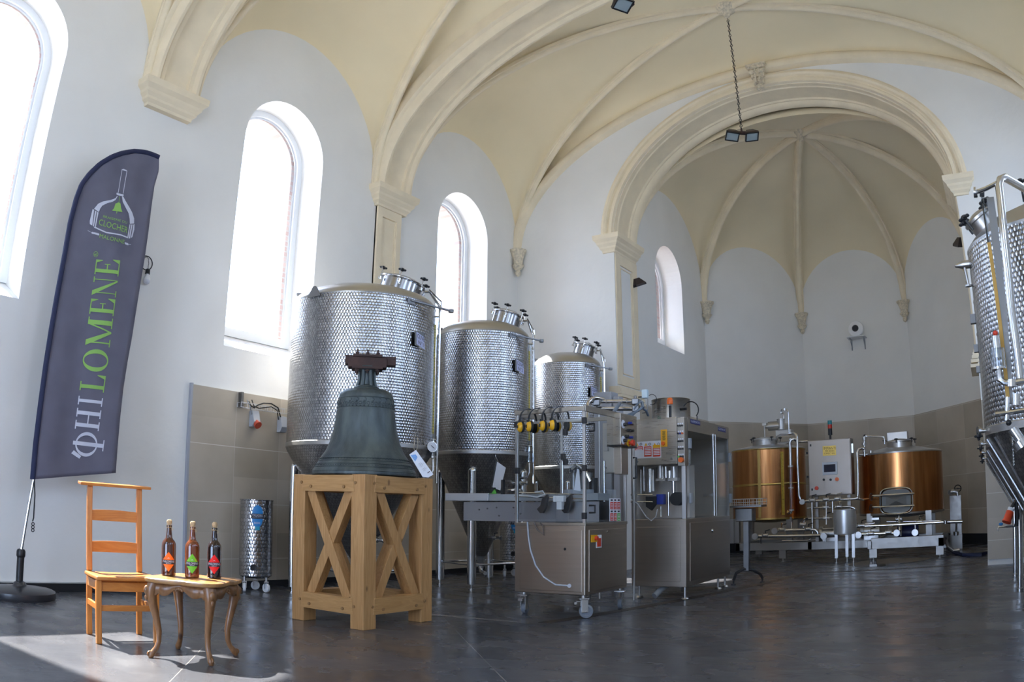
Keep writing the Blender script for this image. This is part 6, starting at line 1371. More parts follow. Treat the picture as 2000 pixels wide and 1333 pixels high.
for px in (1174, 1185, 1216, 1225):
    mb = MB(); p = tp2(px, 784.5); mb.cyl(p+Vector((-.004, 0, 0)), p+Vector((.004, 0, 0)), .024); mb.build('pipe_clip', SATIN, hs_)
mb = MB(); mb.tube([tp2(1265, 778, 7.2), tp2(1265, 800, 7.2), tp2(1262, 806, 7.2), tp2(1254, 807, 7.2)], .006, 8); mb.tube([tp2(1252, 776, 7.2), tp2(1252.5, 800, 7.2)], .005, 6); mb.build('sensor_rod', POL, hs_)
mb = MB(); p = tp2(1260, 770, 7.18); mb.box(p, (.055, .05, .085)); ss = mb.build('sensor_head', mat('pale_blue_plastic', (.60, .74, .82), .4), hs_, smooth=False, bevel=.006)
mb = MB(); p2 = tp2(1273, 781, 7.2); mb.tor(p2, .050, .003, RX(pi/2), 28, 6, -1.9, 1.9+.3); mb.build('sensor_cable', BLK, hs_)
mb = MB(); p = tp2(1251.5, 776, 7.2); mb.box(p, (.05, .02, .01)); mb.build('valve_handle', BLK, hs_, smooth=False)
for px, h in ((1170, 1), (1236, 1)): mb = MB(); p = tp2(px, 800); mb.cyl((p.x, p.y, 0), (p.x, p.y, p.z), .010); mb.build('pipe_support', SATIN, hs_)
mb = MB(); p = tp2(1180, 777, 8.4); mb.bx(p.x-.11, p.x+.11, 8.35, 8.55, 0, p.z+.06); mb.bx(p.x+.12, p.x+.2, 8.38, 8.5, 0, p.z-.0)
ob = mb.build('standing_cabinet', mat('grey_cabinet', (.36, .37, .40), .5), None, smooth=False, bevel=.01); mb = None
ob['label'] = 'plain grey cabinet top showing behind the overhead pipes, below the arch pilaster'; ob['category'] = 'cabinet'
mb = MB(); hp = at_x(1350, 802, -2.86); mb.tor(hp+Vector((0, -.02, 0)), .085, .006, RX(pi/2) @ RZ(0), 30, 6, -.8, 2.6); mb.tube([hp+Vector((.06, 0, -.06)), Vector((hp.x+.06, hp.y, 1.75))], .005, 6); mb.tube([hp+Vector((-.05, 0, .02)), hp+Vector((-.12, 0, .02))], .014, 8); mb.build('air_hose', BLK, m2)
# outfeed with a wire basket and black foot
of = thing('outfeed_conveyor', 'short outfeed conveyor with a wire basket and black curved feet behind the filling machine', 'conveyor', (-2.62, 8.95, 0))
def oy(px, py, y=8.95): return at_y(px, py, y)
mb = MB(); a, b = oy(1429, 989), oy(1492, 990)
mb.bx(-2.86, b.x, 8.83, 9.07, a.z-.02, a.z); mb.build('belt', DKST, of, smooth=False)
mb = MB(); bz = a.z; tz = oy(1492, 974).z
for y in (8.83, 9.07):
    for z in (bz+.01, (bz+tz)/2, tz): mb.tube([(-2.86, y, z), (b.x, y, z)], .0035, 6)
    for k in range(8): x = -2.84+(b.x+2.84)*k/7; mb.tube([(x, y, bz), (x, y, tz)], .0030, 6)
for z in (bz+.01, tz): mb.tube([(b.x, 8.83, z), (b.x, 9.07, z)], .0035, 6)
mb.build('wire_basket', mat('wire_white', (.60, .58, .54), .4, .5), of)
mb = MB(); mb.bx(-2.80, -2.60, 8.87, 9.03, bz-.18, bz-.03); mb.build('gearbox', DKST, of, smooth=False, bevel=.01)
mb = MB(); mb.bx(-2.72, -2.66, 8.92, 8.98, .15, bz-.10); mb.build('column', DKST, of, smooth=False)
mb = MB(); mb.tube([(-2.80, 8.80, .05), (-2.78, 8.84, .13), (-2.72, 8.92, .17), (-2.62, 8.98, .15), (-2.56, 9.05, .10), (-2.54, 9.08, .05)], .018, 8)
for q in ((-2.80, 8.80), (-2.54, 9.08)): mb.cyl((q[0], q[1], 0), (q[0], q[1], .06), .01); mb.cyl((q[0], q[1], 0), (q[0], q[1], .012), .03)
mb.build('base', BLK, of)
# ---------------- brewhouse in the apse
c6 = lambda a, b: (1400+a/3.92, 780+b/3.92)
YS = 12.30
def sy_(a, b, y=YS): return at_y(*c6(a, b), y)
sk = thing('brewhouse_skid', 'low steel frame on short feet carrying the copper kettles and their pipework', 'frame', (-2.3, 12.7, 0))
xa, xb_, xm = at_y(1437, 1070, 12.4).x, at_y(1843, 1055, 12.0).x, at_y(1701, 1068, 12.0).x
SK = mat('skid_steel', (.36, .345, .325), .42, .9, rvar=.05)
for n_, (x0_, x1_, ya, yb) in enumerate(((xa, xm-.05, 12.40, 12.47), (xm, xb_, 12.0, 12.10), (xa, xb_, 13.55, 13.62), (xm-.05, xm+.02, 12.0, 13.6), (xa, xa+.07, 12.4, 13.6), (xb_-.08, xb_, 12.0, 13.6), (-2.75, -2.68, 12.4, 13.6))):
    mb = MB(); mb.bx(x0_, x1_, ya, yb, .175, .295 if n_ != 1 else .33); mb.build('beam', SK, sk, smooth=False, bevel=.004)
for x, y in ((-3.15, 12.44), (xm+.03, 12.05), (xb_-.06, 12.06), (xa+.05, 13.58), (-1.9, 13.58), (xb_-.06, 13.58)):
    mb = MB(); mb.bx(x-.055, x+.055, y-.04, y+.04, .05, .175); mb.cyl((x, y, 0), (x, y, .05), .014); mb.cyl((x, y, 0), (x, y, .012), .04); mb.build('foot', SK, sk, smooth=False)
KL, KLR = (-3.50, 12.98), .60; KR, KRR = (-1.345, 13.02), .665
KZL, KZR = (.66, 1.765), (.655, 1.565)
for x, y, zt in ((KL[0]-.52, 12.55, .68), (KL[0]-.45, 12.62, .68), (KL[0]+.42, 12.6, .68), (KL[0]+.42, 13.4, .68), (KL[0]-.45, 13.4, .68), (KR[0]-.45, 12.55, .68), (KR[0]+.46, 12.5, .68), (KR[0]+.46, 13.4, .68), (KR[0]-.45, 13.4, .68)):
    mb = MB(); mb.bx(x-.045, x+.045, y-.045, y+.045, .29, zt); mb.build('kettle_support', SK, sk, smooth=False)
def kettle(C, R, z0, z1, label, dome, rings):
    t = thing('copper_kettle', label, 'kettle', (C[0], C[1], z0)); T = Matrix.Translation((C[0], C[1], 0))
    mb = MB(); mb.lathe([(R, z0), (R, z1)], 72, T, cap0=False, cap1=False); mb.build('copper_jacket', COP, t)
    mb = MB(); mb.lathe([(R*.2, z0-.06), (R*.9, z0-.02), (R, z0-.012), (R+.008, z0-.006), (R+.008, z0+.02), (R+.002, z0+.022)], 72, T); mb.build('base_ring', SATIN if rings != 1 else BRS, t)
    mb = MB(); mb.lathe([(R+.004, z1-.008), (R+.006, z1+.012), (R*.97, z1+.022), (R*.5, z1+dome*.7), (R*.25, z1+dome), (0, z1+dome)], 64, T); mb.build('cone_top', SATIN, t)
    return t, T
k1, T1 = kettle(KL, KLR, *KZL, 'taller copper kettle left of the control cabinet, with brass bands and a yellow scale', .11, 1)
mb = MB(); mb.lathe([(KLR+.003, 1.185), (KLR+.006, 1.19), (KLR+.006, 1.215), (KLR+.003, 1.22)], 72, T1, cap0=False, cap1=False); mb.lathe([(KLR+.003, KZL[1]-.02), (KLR+.006, KZL[1]-.015), (KLR+.006, KZL[1])], 72, T1, cap0=False, cap1=False); mb.build('brass_band', BRS, k1)
def on_k(C, R, px, z, o=.0):
    d = ray(px, 900); a, b = d.x, d.y; A = a*a+b*b; B = -2*(a*C[0]+b*C[1]); Cc = C[0]**2+C[1]**2-(R+o)**2; k = (-B-sqrt(max(0, B*B-4*A*Cc)))/(2*A); return Vector((a*k, b*k, z))
mb = MB(); p = on_k(KL, KLR, 1482, 0, .003); n = Vector((p.x-KL[0], p.y-KL[1], 0)).normalized(); mb.bar(Vector((p.x, p.y, KZL[0]+.03)), Vector((p.x, p.y, KZL[1]-.02)), .045, .006, n); mb.build('brass_seam', BRS, k1, smooth=False)
mb = MB(); p = on_k(KL, KLR, 1527.5, 0, .012); n = Vector((p.x-KL[0], p.y-KL[1], 0)).normalized(); mb.bar(Vector((p.x, p.y, .72)), Vector((p.x, p.y, 1.70)), .045, .008, n); sc2 = mb.build('level_scale', mat('scale_gold', (.72, .50, .07), .4), k1, smooth=False)
mb = MB(); tn = Vector((-n.y, n.x, 0))
for k in range(46): w = .03 if k % 5 == 0 else .018; q = Vector((p.x, p.y, .75+k*.0205))+n*.006; mb.bar(q-tn*.018, q+tn*(w-.018), .003, .004, (0, 0, 1))
mb.build('scale_marking', INK, sc2, smooth=False, root=k1)
def manlid(t, c, r, m=SATIN, knobs=5, h=.10):
    T = Matrix.Translation(c); mb = MB(); mb.lathe([(r, -.05), (r, h), (r+.015, h+.004), (r+.015, h+.02), (r*.9, h+.035), (r*.3, h+.06), (0, h+.062)], 32, T, cap0=False); a = mb.build('manway', m, t)
    for k in range(knobs):
        aa = 2*pi*k/knobs+.4; q = Vector(c)+Vector((cos(aa)*(r+.05), sin(aa)*(r+.05), h+.03)); mb = MB(); mb.cyl(q+Vector((0, 0, -.05)), q, .007, seg=6); knob(mb, q+Vector((0, 0, .01)), Matrix.Identity(4), .024); mb.build('manway_knob', BLK, a, root=t)
    return a
manlid(k1, (KL[0]-.02, KL[1]-.12, KZL[1]+.05), .20)
mb = MB(); p = sy_(455, 240, 12.9); mb.bx(p.x-.0, p.x+.26, 12.85, 13.05, p.z-.10, p.z+.0); mb.build('drive_housing', mat('pale_box', (.52, .50, .47), .4, .8), k1, smooth=False, bevel=.006)
mb = MB(); p = sy_(410, 210, 12.85); mb.cyl(p+Vector((-.03, 0, 0)), p+Vector((.16, 0, 0)), .07, seg=20); mb.cyl(p+Vector((-.08, 0, 0)), p+Vector((-.03, 0, 0)), .03); mb.cyl(p+Vector((-.10, 0, .02)), p+Vector((-.10, 0, -.18)), .012); mb.bx(p.x-.13, p.x-.06, p.y-.03, p.y+.03, p.z+.02, p.z+.06); mb.build('agitator_motor', SATIN, k1)
mb = MB(); p = sy_(425, 183, 12.85); mb.cyl(p+Vector((-.07, 0, 0)), p+Vector((.09, 0, 0)), .022); mb.build('motor_cover', BLK, k1)
mb = MB(); p = sy_(493, 235, 12.85); q = sy_(493, 155, 12.85); mb.cyl(p, Vector((p.x, p.y, q.z)), .062, seg=24); mb.cyl(Vector((p.x, p.y, q.z-.01)), Vector((p.x, p.y, q.z+.005)), .068, seg=24); mb.build('vapour_condenser', SATIN, k1)
mb = MB(); mb.tube([sy_(512, 155, 12.85), sy_(512, 115, 12.85), sy_(505, 108, 12.85), sy_(492, 112, 12.85), sy_(490, 95, 12.85), sy_(495, 82, 12.85), sy_(515, 76, 12.85), sy_(538, 82, 12.85), sy_(546, 100, 12.85), sy_(550, 190, 12.85), sy_(552, 262, 12.85)], .014, 8); mb.cyl(sy_(518, 72, 12.85), sy_(518, 88, 12.85), .03); mb.build('spray_pipe', POL, k1)
def pipe(t, pts, r, y=YS, name='pipe', m=POL, seg=12):
    mb = MB(); mb.tube([sy_(a, b, y if len(q) == 0 else q[0]) for a, b, *q in pts], r, seg); return mb.build(name, m, t)
pipe(k1, [(455, 320, 12.7), (462, 290, 12.6), (490, 272, 12.5), (560, 268, 12.35), (590, 262, 12.3), (608, 275, 12.28), (615, 310, 12.26), (618, 480, 12.26), (630, 740, 12.26), (640, 775, 12.26), (665, 780, 12.26)], .020)
pipe(k1, [(480, 335, 12.6), (540, 335, 12.4), (560, 330, 12.3)], .016)
pipe(k1, [(614, 318, 12.3), (590, 305, 12.25), (568, 312, 12.25), (560, 335, 12.25), (562, 380, 12.25), (565, 510, 12.25)], .026)
pipe(k1, [(620, 330, 12.4), (697, 322, 12.4)], .018)
mb = MB(); mb.tube([sy_(565, 510, 12.25), sy_(568, 680, 12.25), sy_(572, 855, 12.25)], .032, 16); mb.build('sight_glass', LGLASS, k1)
for a, b in ((565, 515), (568, 680), (572, 850)): mb = MB(); p = sy_(a, b, 12.25); mb.cyl(p+Vector((0, 0, -.012)), p+Vector((0, 0, .012)), .040); mb.build('clamp', SATIN, k1)
mb = MB(); mb.tube([sy_(572, 850, 12.25), sy_(565, 868, 12.26), sy_(550, 872, 12.32), sy_(548, 862, 12.4)], .026, 12); mb.build('elbow', POL, k1)
# control cabinet with its signal tower
cab = thing('control_cabinet', 'square steel control cabinet with a touch screen and brass plate between the two kettles', 'cabinet', (-2.34, 12.42, .99))
YC = 12.30; CX0, CX1, CZ0, CZ1 = at_y(1579, 915, YC).x, at_y(1663, 910, YC).x, .985, 1.825
mb = MB(); mb.bx(CX0, CX1, YC, YC+.26, CZ0, CZ1); mb.build('housing', mat('housing_steel', (.33, .30, .27), .40, .9), cab, smooth=False, bevel=.006)
mb = MB(); mb.bx(CX0+.01, CX1-.01, YC-.018, YC-.001, CZ0+.01, CZ1-.01); dc = mb.build('cabinet_door', mat('door_steel', (.36, .32, .285), .42, .9, rvar=.04), cab, smooth=False, bevel=.004)
def cq(a0, b0, a1, b1, m_, name, o, par):
    p, q = sy_(a0, b0, YC), sy_(a1, b1, YC); mb = MB(); mb.bx(min(p.x, q.x), max(p.x, q.x), YC-.018-o, YC-.017, min(p.z, q.z), max(p.z, q.z)); return mb.build(name, m_, par, smooth=False, bevel=.002, root=cab)
plq = cq(811, 362, 916, 430, mat('brass_plate', (.55, .38, .10), .35, .8), 'maker_plate', .004, cab)
mb = MB(); f_ = lambda a, b: sy_(a, b, YC-.024)
put_text(mb, 'IMPIANTI', lambda u, v: f_(818+92*u, 388-20*v-2*u)); put_text(mb, 'PER BIRRA', lambda u, v: f_(830+72*u, 405-13*v-2*u)); put_text(mb, 'CIMEC SRL', lambda u, v: f_(822+84*u, 424-13*v-2*u)); mb.build('plate_lettering', mat('dark_brass_ink', (.05, .03, .01), .6), plq, smooth=False, root=cab)
scf = cq(810, 487, 927, 577, mat('screen_bezel', (.55, .60, .68), .35), 'screen_frame', .014, cab); cq(822, 504, 912, 556, mat('screen_dark', (.03, .03, .05), .12), 'screen', .016, scf)
for a, b, m_, nm in ((820, 618, BLK, 'push_button'), (872, 618, BLK, 'selector_knob'), (921, 614, ORP, 'lamp_button'), (765, 683, REDP, 'emergency_stop')):
    p = sy_(a, b, YC-.018); mb = MB(); mb.cyl(p, p+Vector((0, -.02, 0)), .018 if m_ is BLK else .030, seg=16); mb.build(nm, m_, dc, root=cab)
for a, b in ((720, 355), (732, 693)): cq(a-6, b-8, a+6, b+8, BLK, 'lock', .006, dc)
mb = MB(); p = sy_(868, 300, 12.4); zt = sy_(868, 162, 12.4).z; z0_ = CZ1; hh = zt-z0_
mb.cyl((p.x, 12.42, z0_), (p.x, 12.42, z0_+.10), .016); st_ = mb.build('tower_pole', BLK, cab)
for f0, f1, m_, nm in ((.24, .58, BLK, 'tower_module'), (.58, .78, mat('lens_red', (.55, .04, .02), .2), 'red_lens'), (.78, .99, mat('lens_teal', (.02, .22, .26), .2), 'blue_lens')):
    mb = MB(); mb.cyl((p.x, 12.42, z0_+hh*f0), (p.x, 12.42, z0_+hh*f1), .034, seg=20); mb.build(nm, m_, st_, root=cab)
for z in (1.66, 1.3): mb = MB(); mb.bx(CX0-.04, CX0, 12.34, 12.40, z-.03, z); mb.build('hinge', BLK, cab, smooth=False)
mb = MB(); mb.bx(CX1, CX1+.03, 12.34, 12.38, 1.60, 1.74); mb.build('side_handle', POL, cab, smooth=False)
for x in (CX0+.08, CX1-.08): mb = MB(); mb.bx(x-.025, x+.025, 12.46, 12.51, .295, CZ0); mb.build('cabinet_support', SK, cab, smooth=False)
# right kettle
k2, T2 = kettle(KR, KRR, *KZR, 'wider low copper kettle on the right with an oval steel manway door', .13, 0)
manlid(k2, (KR[0]+.02, KR[1]-.15, KZR[1]+.06), .20, knobs=6, h=.11)
mb = MB(); p = sy_(1385, 300, 12.87); mb.bx(p.x-.16, p.x+.16, 12.8, 13.0, KZR[1]+.20, KZR[1]+.33); mb.build('lamp_box', mat('pale_box', (.52, .50, .47), .4, .8), k2, smooth=False, bevel=.004)
yd = KR[1]-KRR-.005
dxa, dxb = sy_(1252, 780, yd).x, sy_(1500, 780, yd).x; dza, dzb = sy_(1375, 880, yd).z, sy_(1375, 680, yd).z
dcx, dcz, dw, dh = (dxa+dxb)/2, (dza+dzb)/2, (dxb-dxa)/2, (dzb-dza)/2
def rr_(w, h, y, n=36, e=4): return [Vector((dcx+w*abs(cos(a))**(2/e)*(1 if cos(a) > 0 else -1), y, dcz+h*abs(sin(a))**(2/e)*(1 if sin(a) > 0 else -1))) for a in [2*pi*i/n for i in range(n)]]
mb = MB(); mb.grid([rr_(dw, dh, yd-.035), rr_(dw, dh, yd+.10)], closeu=True); mb.build('door_collar', SATIN, k2)
mb = MB(); mb.tube(rr_(dw, dh, yd-.035), .014, 8, closed=True); mb.build('door_rim', POL, k2)
mb = MB(); ppts = rr_(dw*.9, dh*.9, yd-.03); cpt = Vector((dcx, yd-.075, dcz)); c4 = [Vector((dcx+sx_*dw*.62, yd-.04, dcz+sz_*dh*.38)) for sx_, sz_ in ((-1, -1), (1, -1), (1, 1), (-1, 1))]
mb.flat([ppts])
for i in range(4): mb.face([c4[i], c4[(i+1) % 4], cpt])
dd = mb.build('manway_door', mat('door_dull_steel', (.20, .20, .19), .55, .6), k2, smooth=False)
for b0, b1 in ((742, 722), (828, 815)):
    mb = MB(); p0, p1 = sy_(1192, b0, yd-.07), sy_(1512, b1, yd-.07); mb.cyl(p0, p1, .016, seg=10); cb2 = mb.build('clamp_bar', POL, k2)
    mb = MB(); c = sy_(1182, b0+8, yd-.09); mb.tor(c, .055, .006, RY(pi/2) @ RX(.3), 20, 6); mb.cyl(c+Vector((-.0, 0, -.05)), c+Vector((0, 0, .05)), .005, seg=6); mb.cyl(c, p0+Vector((.03, 0, 0)), .008); mb.build('hand_wheel', BLK, cb2, root=k2)
pipe(k2, [(1165, 760, 12.5), (1120, 770, 12.3), (1075, 765, 12.25), (1082, 720, 12.25), (1082, 560, 12.25), (1075, 410, 12.25), (1085, 385, 12.27), (1110, 376, 12.3), (1130, 378, 12.3)], .020)
pipe(k2, [(1132, 440, 12.5), (1130, 290, 12.5), (1135, 282, 12.5), (1160, 285, 12.5), (1260, 288, 12.6), (1278, 292, 12.6), (1284, 310, 12.6), (1286, 345, 12.6)], .016)
pipe(k2, [(1090, 428, 12.5), (1250, 426, 12.6)], .014)
for a, b in ((1130, 305), (1127, 345), (1130, 395), (1180, 404)): mb = MB(); p = sy_(a, b, 12.5); mb.cyl(p+Vector((0, 0, -.02)), p+Vector((0, 0, .02)), .035); mb.build('clamp', SATIN, k2)
mb = MB(); p = sy_(1132, 280, 12.5); mb.sph(p, .02); mb.build('valve_knob', BLK, k2)
# manifold between and below the kettles
mf = thing('pipe_manifold', 'network of polished pipes, valves and pumps mounted below and between the copper kettles', 'pipework', (-2.4, 12.35, .3))
PIPES = [([(665, 785, 12.22), (690, 782, 12.22), (850, 775, 12.22), (1060, 763, 12.22), (1082, 755, 12.22)], .020), ([(690, 835, 12.3), (1020, 825, 12.3), (1048, 832, 12.3), (1062, 850, 12.3), (1066, 880, 12.3)], .015), ([(690, 915, 12.3), (885, 912, 12.3)], .016),
 ([(728, 785, 12.24), (733, 1030, 12.24)], .016), ([(885, 780, 12.24), (888, 870, 12.24)], .014), ([(838, 780, 12.26), (838, 960, 12.26)], .010), ([(766, 790, 12.3), (766, 835, 12.3)], .008),
 ([(665, 985, 12.2), (662, 940, 12.2), (672, 922, 12.25), (695, 918, 12.3)], .022),
 ([(445, 1008, 12.15), (500, 1005, 12.15), (720, 1000, 12.2), (755, 1003, 12.2), (772, 1020, 12.2), (775, 1045, 12.2)], .024), ([(300, 1050, 12.1), (500, 1050, 12.1), (800, 1045, 12.1), (830, 1045, 12.1)], .024), ([(500, 1085, 12.1), (700, 1083, 12.1), (720, 1072, 12.1)], .010),
 ([(1070, 975, 12.1), (1280, 968, 12.1), (1560, 952, 12.1), (1735, 942, 12.1)], .022), ([(1075, 962, 12.3), (1195, 955, 12.3), (1210, 948, 12.3)], .018), ([(1085, 1035, 12.0), (1380, 1025, 12.0)], .024), ([(1300, 940, 12.3), (1720, 932, 12.3)], .010),
 ([(1397, 905, 12.2), (1402, 1010, 12.1)], .022), ([(1555, 895, 12.2), (1556, 945, 12.15)], .014), ([(1518, 950, 12.1), (1520, 1015, 12.1)], .014), ([(1062, 880, 12.3), (1070, 1040, 12.2)], .014), ([(575, 945, 12.3), (575, 1000, 12.2)], .016), ([(500, 955, 12.3), (502, 1000, 12.15)], .018),
 ([(1410, 960, 12.3), (1410, 1050, 12.3)], .014), ([(835, 1060, 12.2), (836, 1095, 12.2)], .012), ([(338, 1055, 12.1), (338, 1105, 12.2)], .008)]
for pts, r in PIPES: pipe(mf, pts, r)
for a, b, y in ((655, 788, 12.2), (295, 1052, 12.08), (445, 1010, 12.12), (820, 1050, 12.05), (1378, 1025, 11.97), (1518, 1022, 12.05), (1085, 1040, 11.98)):
    mb = MB(); p = sy_(a, b, y); mb.cyl(p+Vector((0, -.03, 0)), p+Vector((0, .03, 0)), .048 if b > 1000 else .04, seg=20); mb.cyl(p+Vector((0, -.034, 0)), p+Vector((0, -.03, 0)), .025, seg=20); mb.build('pipe_end_clamp', SATIN, mf)
for a, b, y in ((730, 775, 12.2), (838, 768, 12.2), (925, 762, 12.2), (835, 828, 12.28), (935, 824, 12.28), (500, 1000, 12.12), (700, 995, 12.15), (662, 960, 12.18), (372, 1045, 12.08), (1315, 1020, 11.98), (1180, 1030, 11.98), (1395, 920, 12.2), (838, 912, 12.28), (1550, 940, 12.15), (1110, 968, 12.1)):
    mb = MB(); p = sy_(a, b, y); mb.cyl(p+Vector((-.03, 0, 0)), p+Vector((.03, 0, 0)), .032, seg=14); mb.cyl(p+Vector((-.045, 0, 0)), p+Vector((-.035, 0, 0)), .036, seg=14); mb.cyl(p+Vector((.035, 0, 0)), p+Vector((.045, 0, 0)), .036, seg=14); v = mb.build('valve', SATIN, mf)
    mb = MB(); mb.tube([p+Vector((0, 0, .03)), p+Vector((0, 0, .07)), p+Vector((.07, 0, .085))], .008, 6); mb.build('valve_handle', POL if (a % 2) else BLK, v, root=mf)
for a, b in ((865, 1030), (1180, 1010)):
    mb = MB(); p = sy_(a, b, 12.45); mb.cyl(p+Vector((-.10, 0, 0)), p+Vector((.14, 0, 0)), .085, seg=24); mb.cyl(p+Vector((-.15, 0, 0)), p+Vector((-.10, 0, 0)), .11, seg=24); mb.bx(p.x-.1, p.x+.12, 12.38, 12.52, .295, p.z-.06); mb.build('pump', SATIN, mf)
mb = MB(); p = sy_(1465, 1020, 12.6); mb.cyl(p+Vector((-.16, 0, 0)), p+Vector((.16, 0, 0)), .10, seg=24); mb.bx(p.x-.12, p.x+.12, 12.52, 12.68, .295, p.z-.06); mb.build('pump_motor', mat('motor_navy', (.015, .02, .09), .4), mf)
mb = MB(); a_, b_ = sy_(1190, 918, 12.2), sy_(1245, 915, 12.2); mb.bar(a_, b_, .10, .03); mb.build('tray', SATIN, mf, smooth=False)
# funnel stand in front
fxp = at_y(1650.5, 1020, 11.98); zt = at_y(1650, 998, 11.82).z; zb = at_y(1650, 1046, 11.82).z
fn_ = thing('steel_bucket_stand', 'round steel vessel on three slim legs standing in front of the brewhouse', 'vessel', (fxp.x, 11.98, 0))
Tn = Matrix.Translation((fxp.x, 11.98, 0))
mb = MB(); mb.lathe([(.04, zb), (.165, zb+.01), (.17, zb+.03), (.17, zt), (.176, zt+.004), (.176, zt+.012), (.165, zt+.012), (.165, zb+.04), (.05, zb+.02)], 40, Tn); mb.build('vessel_body', mat('satin_lit', (.86, .87, .88), .38, .9), fn_)  # satin steel lightened in colour, standing in for bright light on the vessel
for a in (215, 335, 90): x, y = fxp.x+cos(radians(a))*.145, 11.98+sin(radians(a))*.145; mb = MB(); mb.bx(x-.022, x+.022, y-.015, y+.015, .07, zb+.03); mb.cyl((x, y, 0), (x, y, .07), .010); mb.cyl((x, y, 0), (x, y, .012), .028); mb.build('leg', SATIN, fn_, smooth=False)
# plate heat exchanger at the right end
hx = thing('heat_exchanger', 'upright steel plate heat exchanger with a hand wheel at the right end of the brewhouse', 'heat exchanger', (-.53, 14.1, 0))
YH = 13.9
def hy_(a, b): return at_y(*c6(a, b), YH)
p, q = hy_(1780, 740), hy_(1878, 1085)
mb = MB(); mb.bx(p.x, q.x, YH, YH+.06, q.z, p.z); mb.build('end_plate', SK, hx, smooth=False, bevel=.005)
mb = MB(); mb.bx(p.x+.02, q.x-.02, YH+.06, YH+.22, .1, p.z-.05); mb.build('plate_pack', SATIN, hx, smooth=False)
mb = MB(); mb.bx(p.x-.02, q.x+.005, YH-.03, YH+.1, 0, hy_(1800, 1040).z); mb.build('foot_block', SK, hx, smooth=False, bevel=.004)
mb = MB(); c = hy_(1845, 685); mb.tor(c, .055, .01, RX(pi/2), 24, 6); mb.cyl(c+Vector((-.05, 0, 0)), c+Vector((.05, 0, 0)), .006); mb.cyl(c, c+Vector((0, .06, 0)), .012); mb.build('hand_wheel', BLK, hx)
mb = MB(); mb.tube([hy_(1790, 712), hy_(1815, 708), hy_(1842, 712), hy_(1845, 740)], .035, 12); mb.cyl(hy_(1785, 716), hy_(1790, 716)+Vector((0, -.03, 0)), .045); mb.build('gate_valve', SATIN, hx)
mb = MB(); mb.tube([hy_(1735, 942), hy_(1880, 938)], .03, 12); mb.tube([hy_(1835, 945), hy_(1833, 1020)], .02, 10); mb.cyl(hy_(1832, 1015), hy_(1832, 1045), .05); mb.cyl(hy_(1750, 930), hy_(1750, 955), .045); mb.build('pipe', POL, hx)
# hoses on the floor of the apse
h1 = [at_z(1845, 1052, .25), at_z(1852, 1070, .06), at_z(1862, 1079, .03), at_z(1882, 1085, .02), at_z(1915, 1084, .02), at_z(1940, 1078, .02), at_z(1952, 1064, .03)]
mb = MB(); mb.tube(h1, .028, 10); ho = mb.build('floor_hose', mat('hose_navy', (.012, .02, .07), .5), None); setp(ho, 'dark blue hose lying in a curve on the floor below the apse tiles', 'hose')
hk = thing('hose_nozzle', 'small steel hose nozzle on a curved foot standing at the right of the brewhouse', 'nozzle', at_z(1868, 1083, 0))
mb = MB(); p = at_z(1868, 1083, 0); mb.tube([p+Vector((-.16, 0, .24)), p+Vector((-.13, 0, .12)), p+Vector((-.04, 0, .05)), p+Vector((.05, 0, .06))], .03, 10); mb.cyl(p, p+Vector((0, 0, .05)), .02); mb.build('nozzle_body', SATIN, hk)
# ---------------- on the walls and hanging
def floodlight(t, c, M, w=.16, h=.12):
    """small halogen floodlight; local -z is the glass side"""
    T = Matrix.Translation(c) @ M
    mb = MB(); mb.bx(-w/2, w/2, -h/2, h/2, -.012, .012, T); mb.grid([[T @ Vector((sx_*w*.48, sy_*h*.48, .012)) for sx_, sy_ in ((-1, -1), (1, -1), (1, 1), (-1, 1))], [T @ Vector((sx_*w*.26, sy_*h*.2, .105)) for sx_, sy_ in ((-1, -1), (1, -1), (1, 1), (-1, 1))]], closeu=True); mb.face([T @ Vector((sx_*w*.26, sy_*h*.2, .105)) for sx_, sy_ in ((-1, -1), (1, -1), (1, 1), (-1, 1))]); hd_ = mb.build('lamp_housing', mat('lamp_brown', (.045, .032, .028), .5, .3), t, smooth=False)
    mb = MB()
    for a, b, c_, d_ in ((-w/2, w/2, -h/2, -h/2+.014), (-w/2, w/2, h/2-.014, h/2), (-w/2, -w/2+.012, -h/2, h/2), (w/2-.012, w/2, -h/2, h/2)): mb.bx(a, b, c_, d_, -.024, -.010, T)
    mb.build('bezel', BLK, hd_, smooth=False, root=t)
    mb = MB(); mb.bx(-w*.42, w*.42, -h*.4, h*.4, -.018, -.014, T); mb.build('lamp_glass', mat('lamp_glass', (.30, .36, .38), .12), hd_, smooth=False, root=t)
def pendant(yc, label, links, n_lamps=2, z=None, rz=0):
    c = Vector((XC, yc, z)); t = thing('hanging_floodlights', label, 'lamp', c, 0, 'floodlights hanging from the vault bosses')
    top = ZB-.15
    mb = MB(); n = int((top-z-.05)/.040); 
    for k in range(n): mb.tor((XC, yc, z+.06+k*.040), .017, .0045, (RX(pi/2) if k % 2 else RY(pi/2)), 10, 4)
    mb.tube([(XC, yc, z+.05), (XC, yc, top)], .003, 5); mb.build('chain', CHAINM, t)
    mb = MB(); R_ = RZ(rz); mb.bar(c+R_ @ Vector((-.12, 0, .0)), c+R_ @ Vector((.12, 0, .0)), .035, .035); mb.cyl(c+Vector((0, 0, .0)), c+Vector((0, 0, .06)), .012); mb.build('cross_bar', IRON, t, smooth=False)
    for s in ((-1, 1) if n_lamps == 2 else (0,)): floodlight(t, c+R_ @ Vector((s*.125, 0, -.04)), R_ @ RY(radians(-8*s)) @ RX(radians(-28)), .17, .14)
zL = at_y(1453, 262, 9.06).z+.02
pendant(9.06, 'pair of dark floodlights on a long chain below the vault boss', 40, z=zL, rz=radians(28))
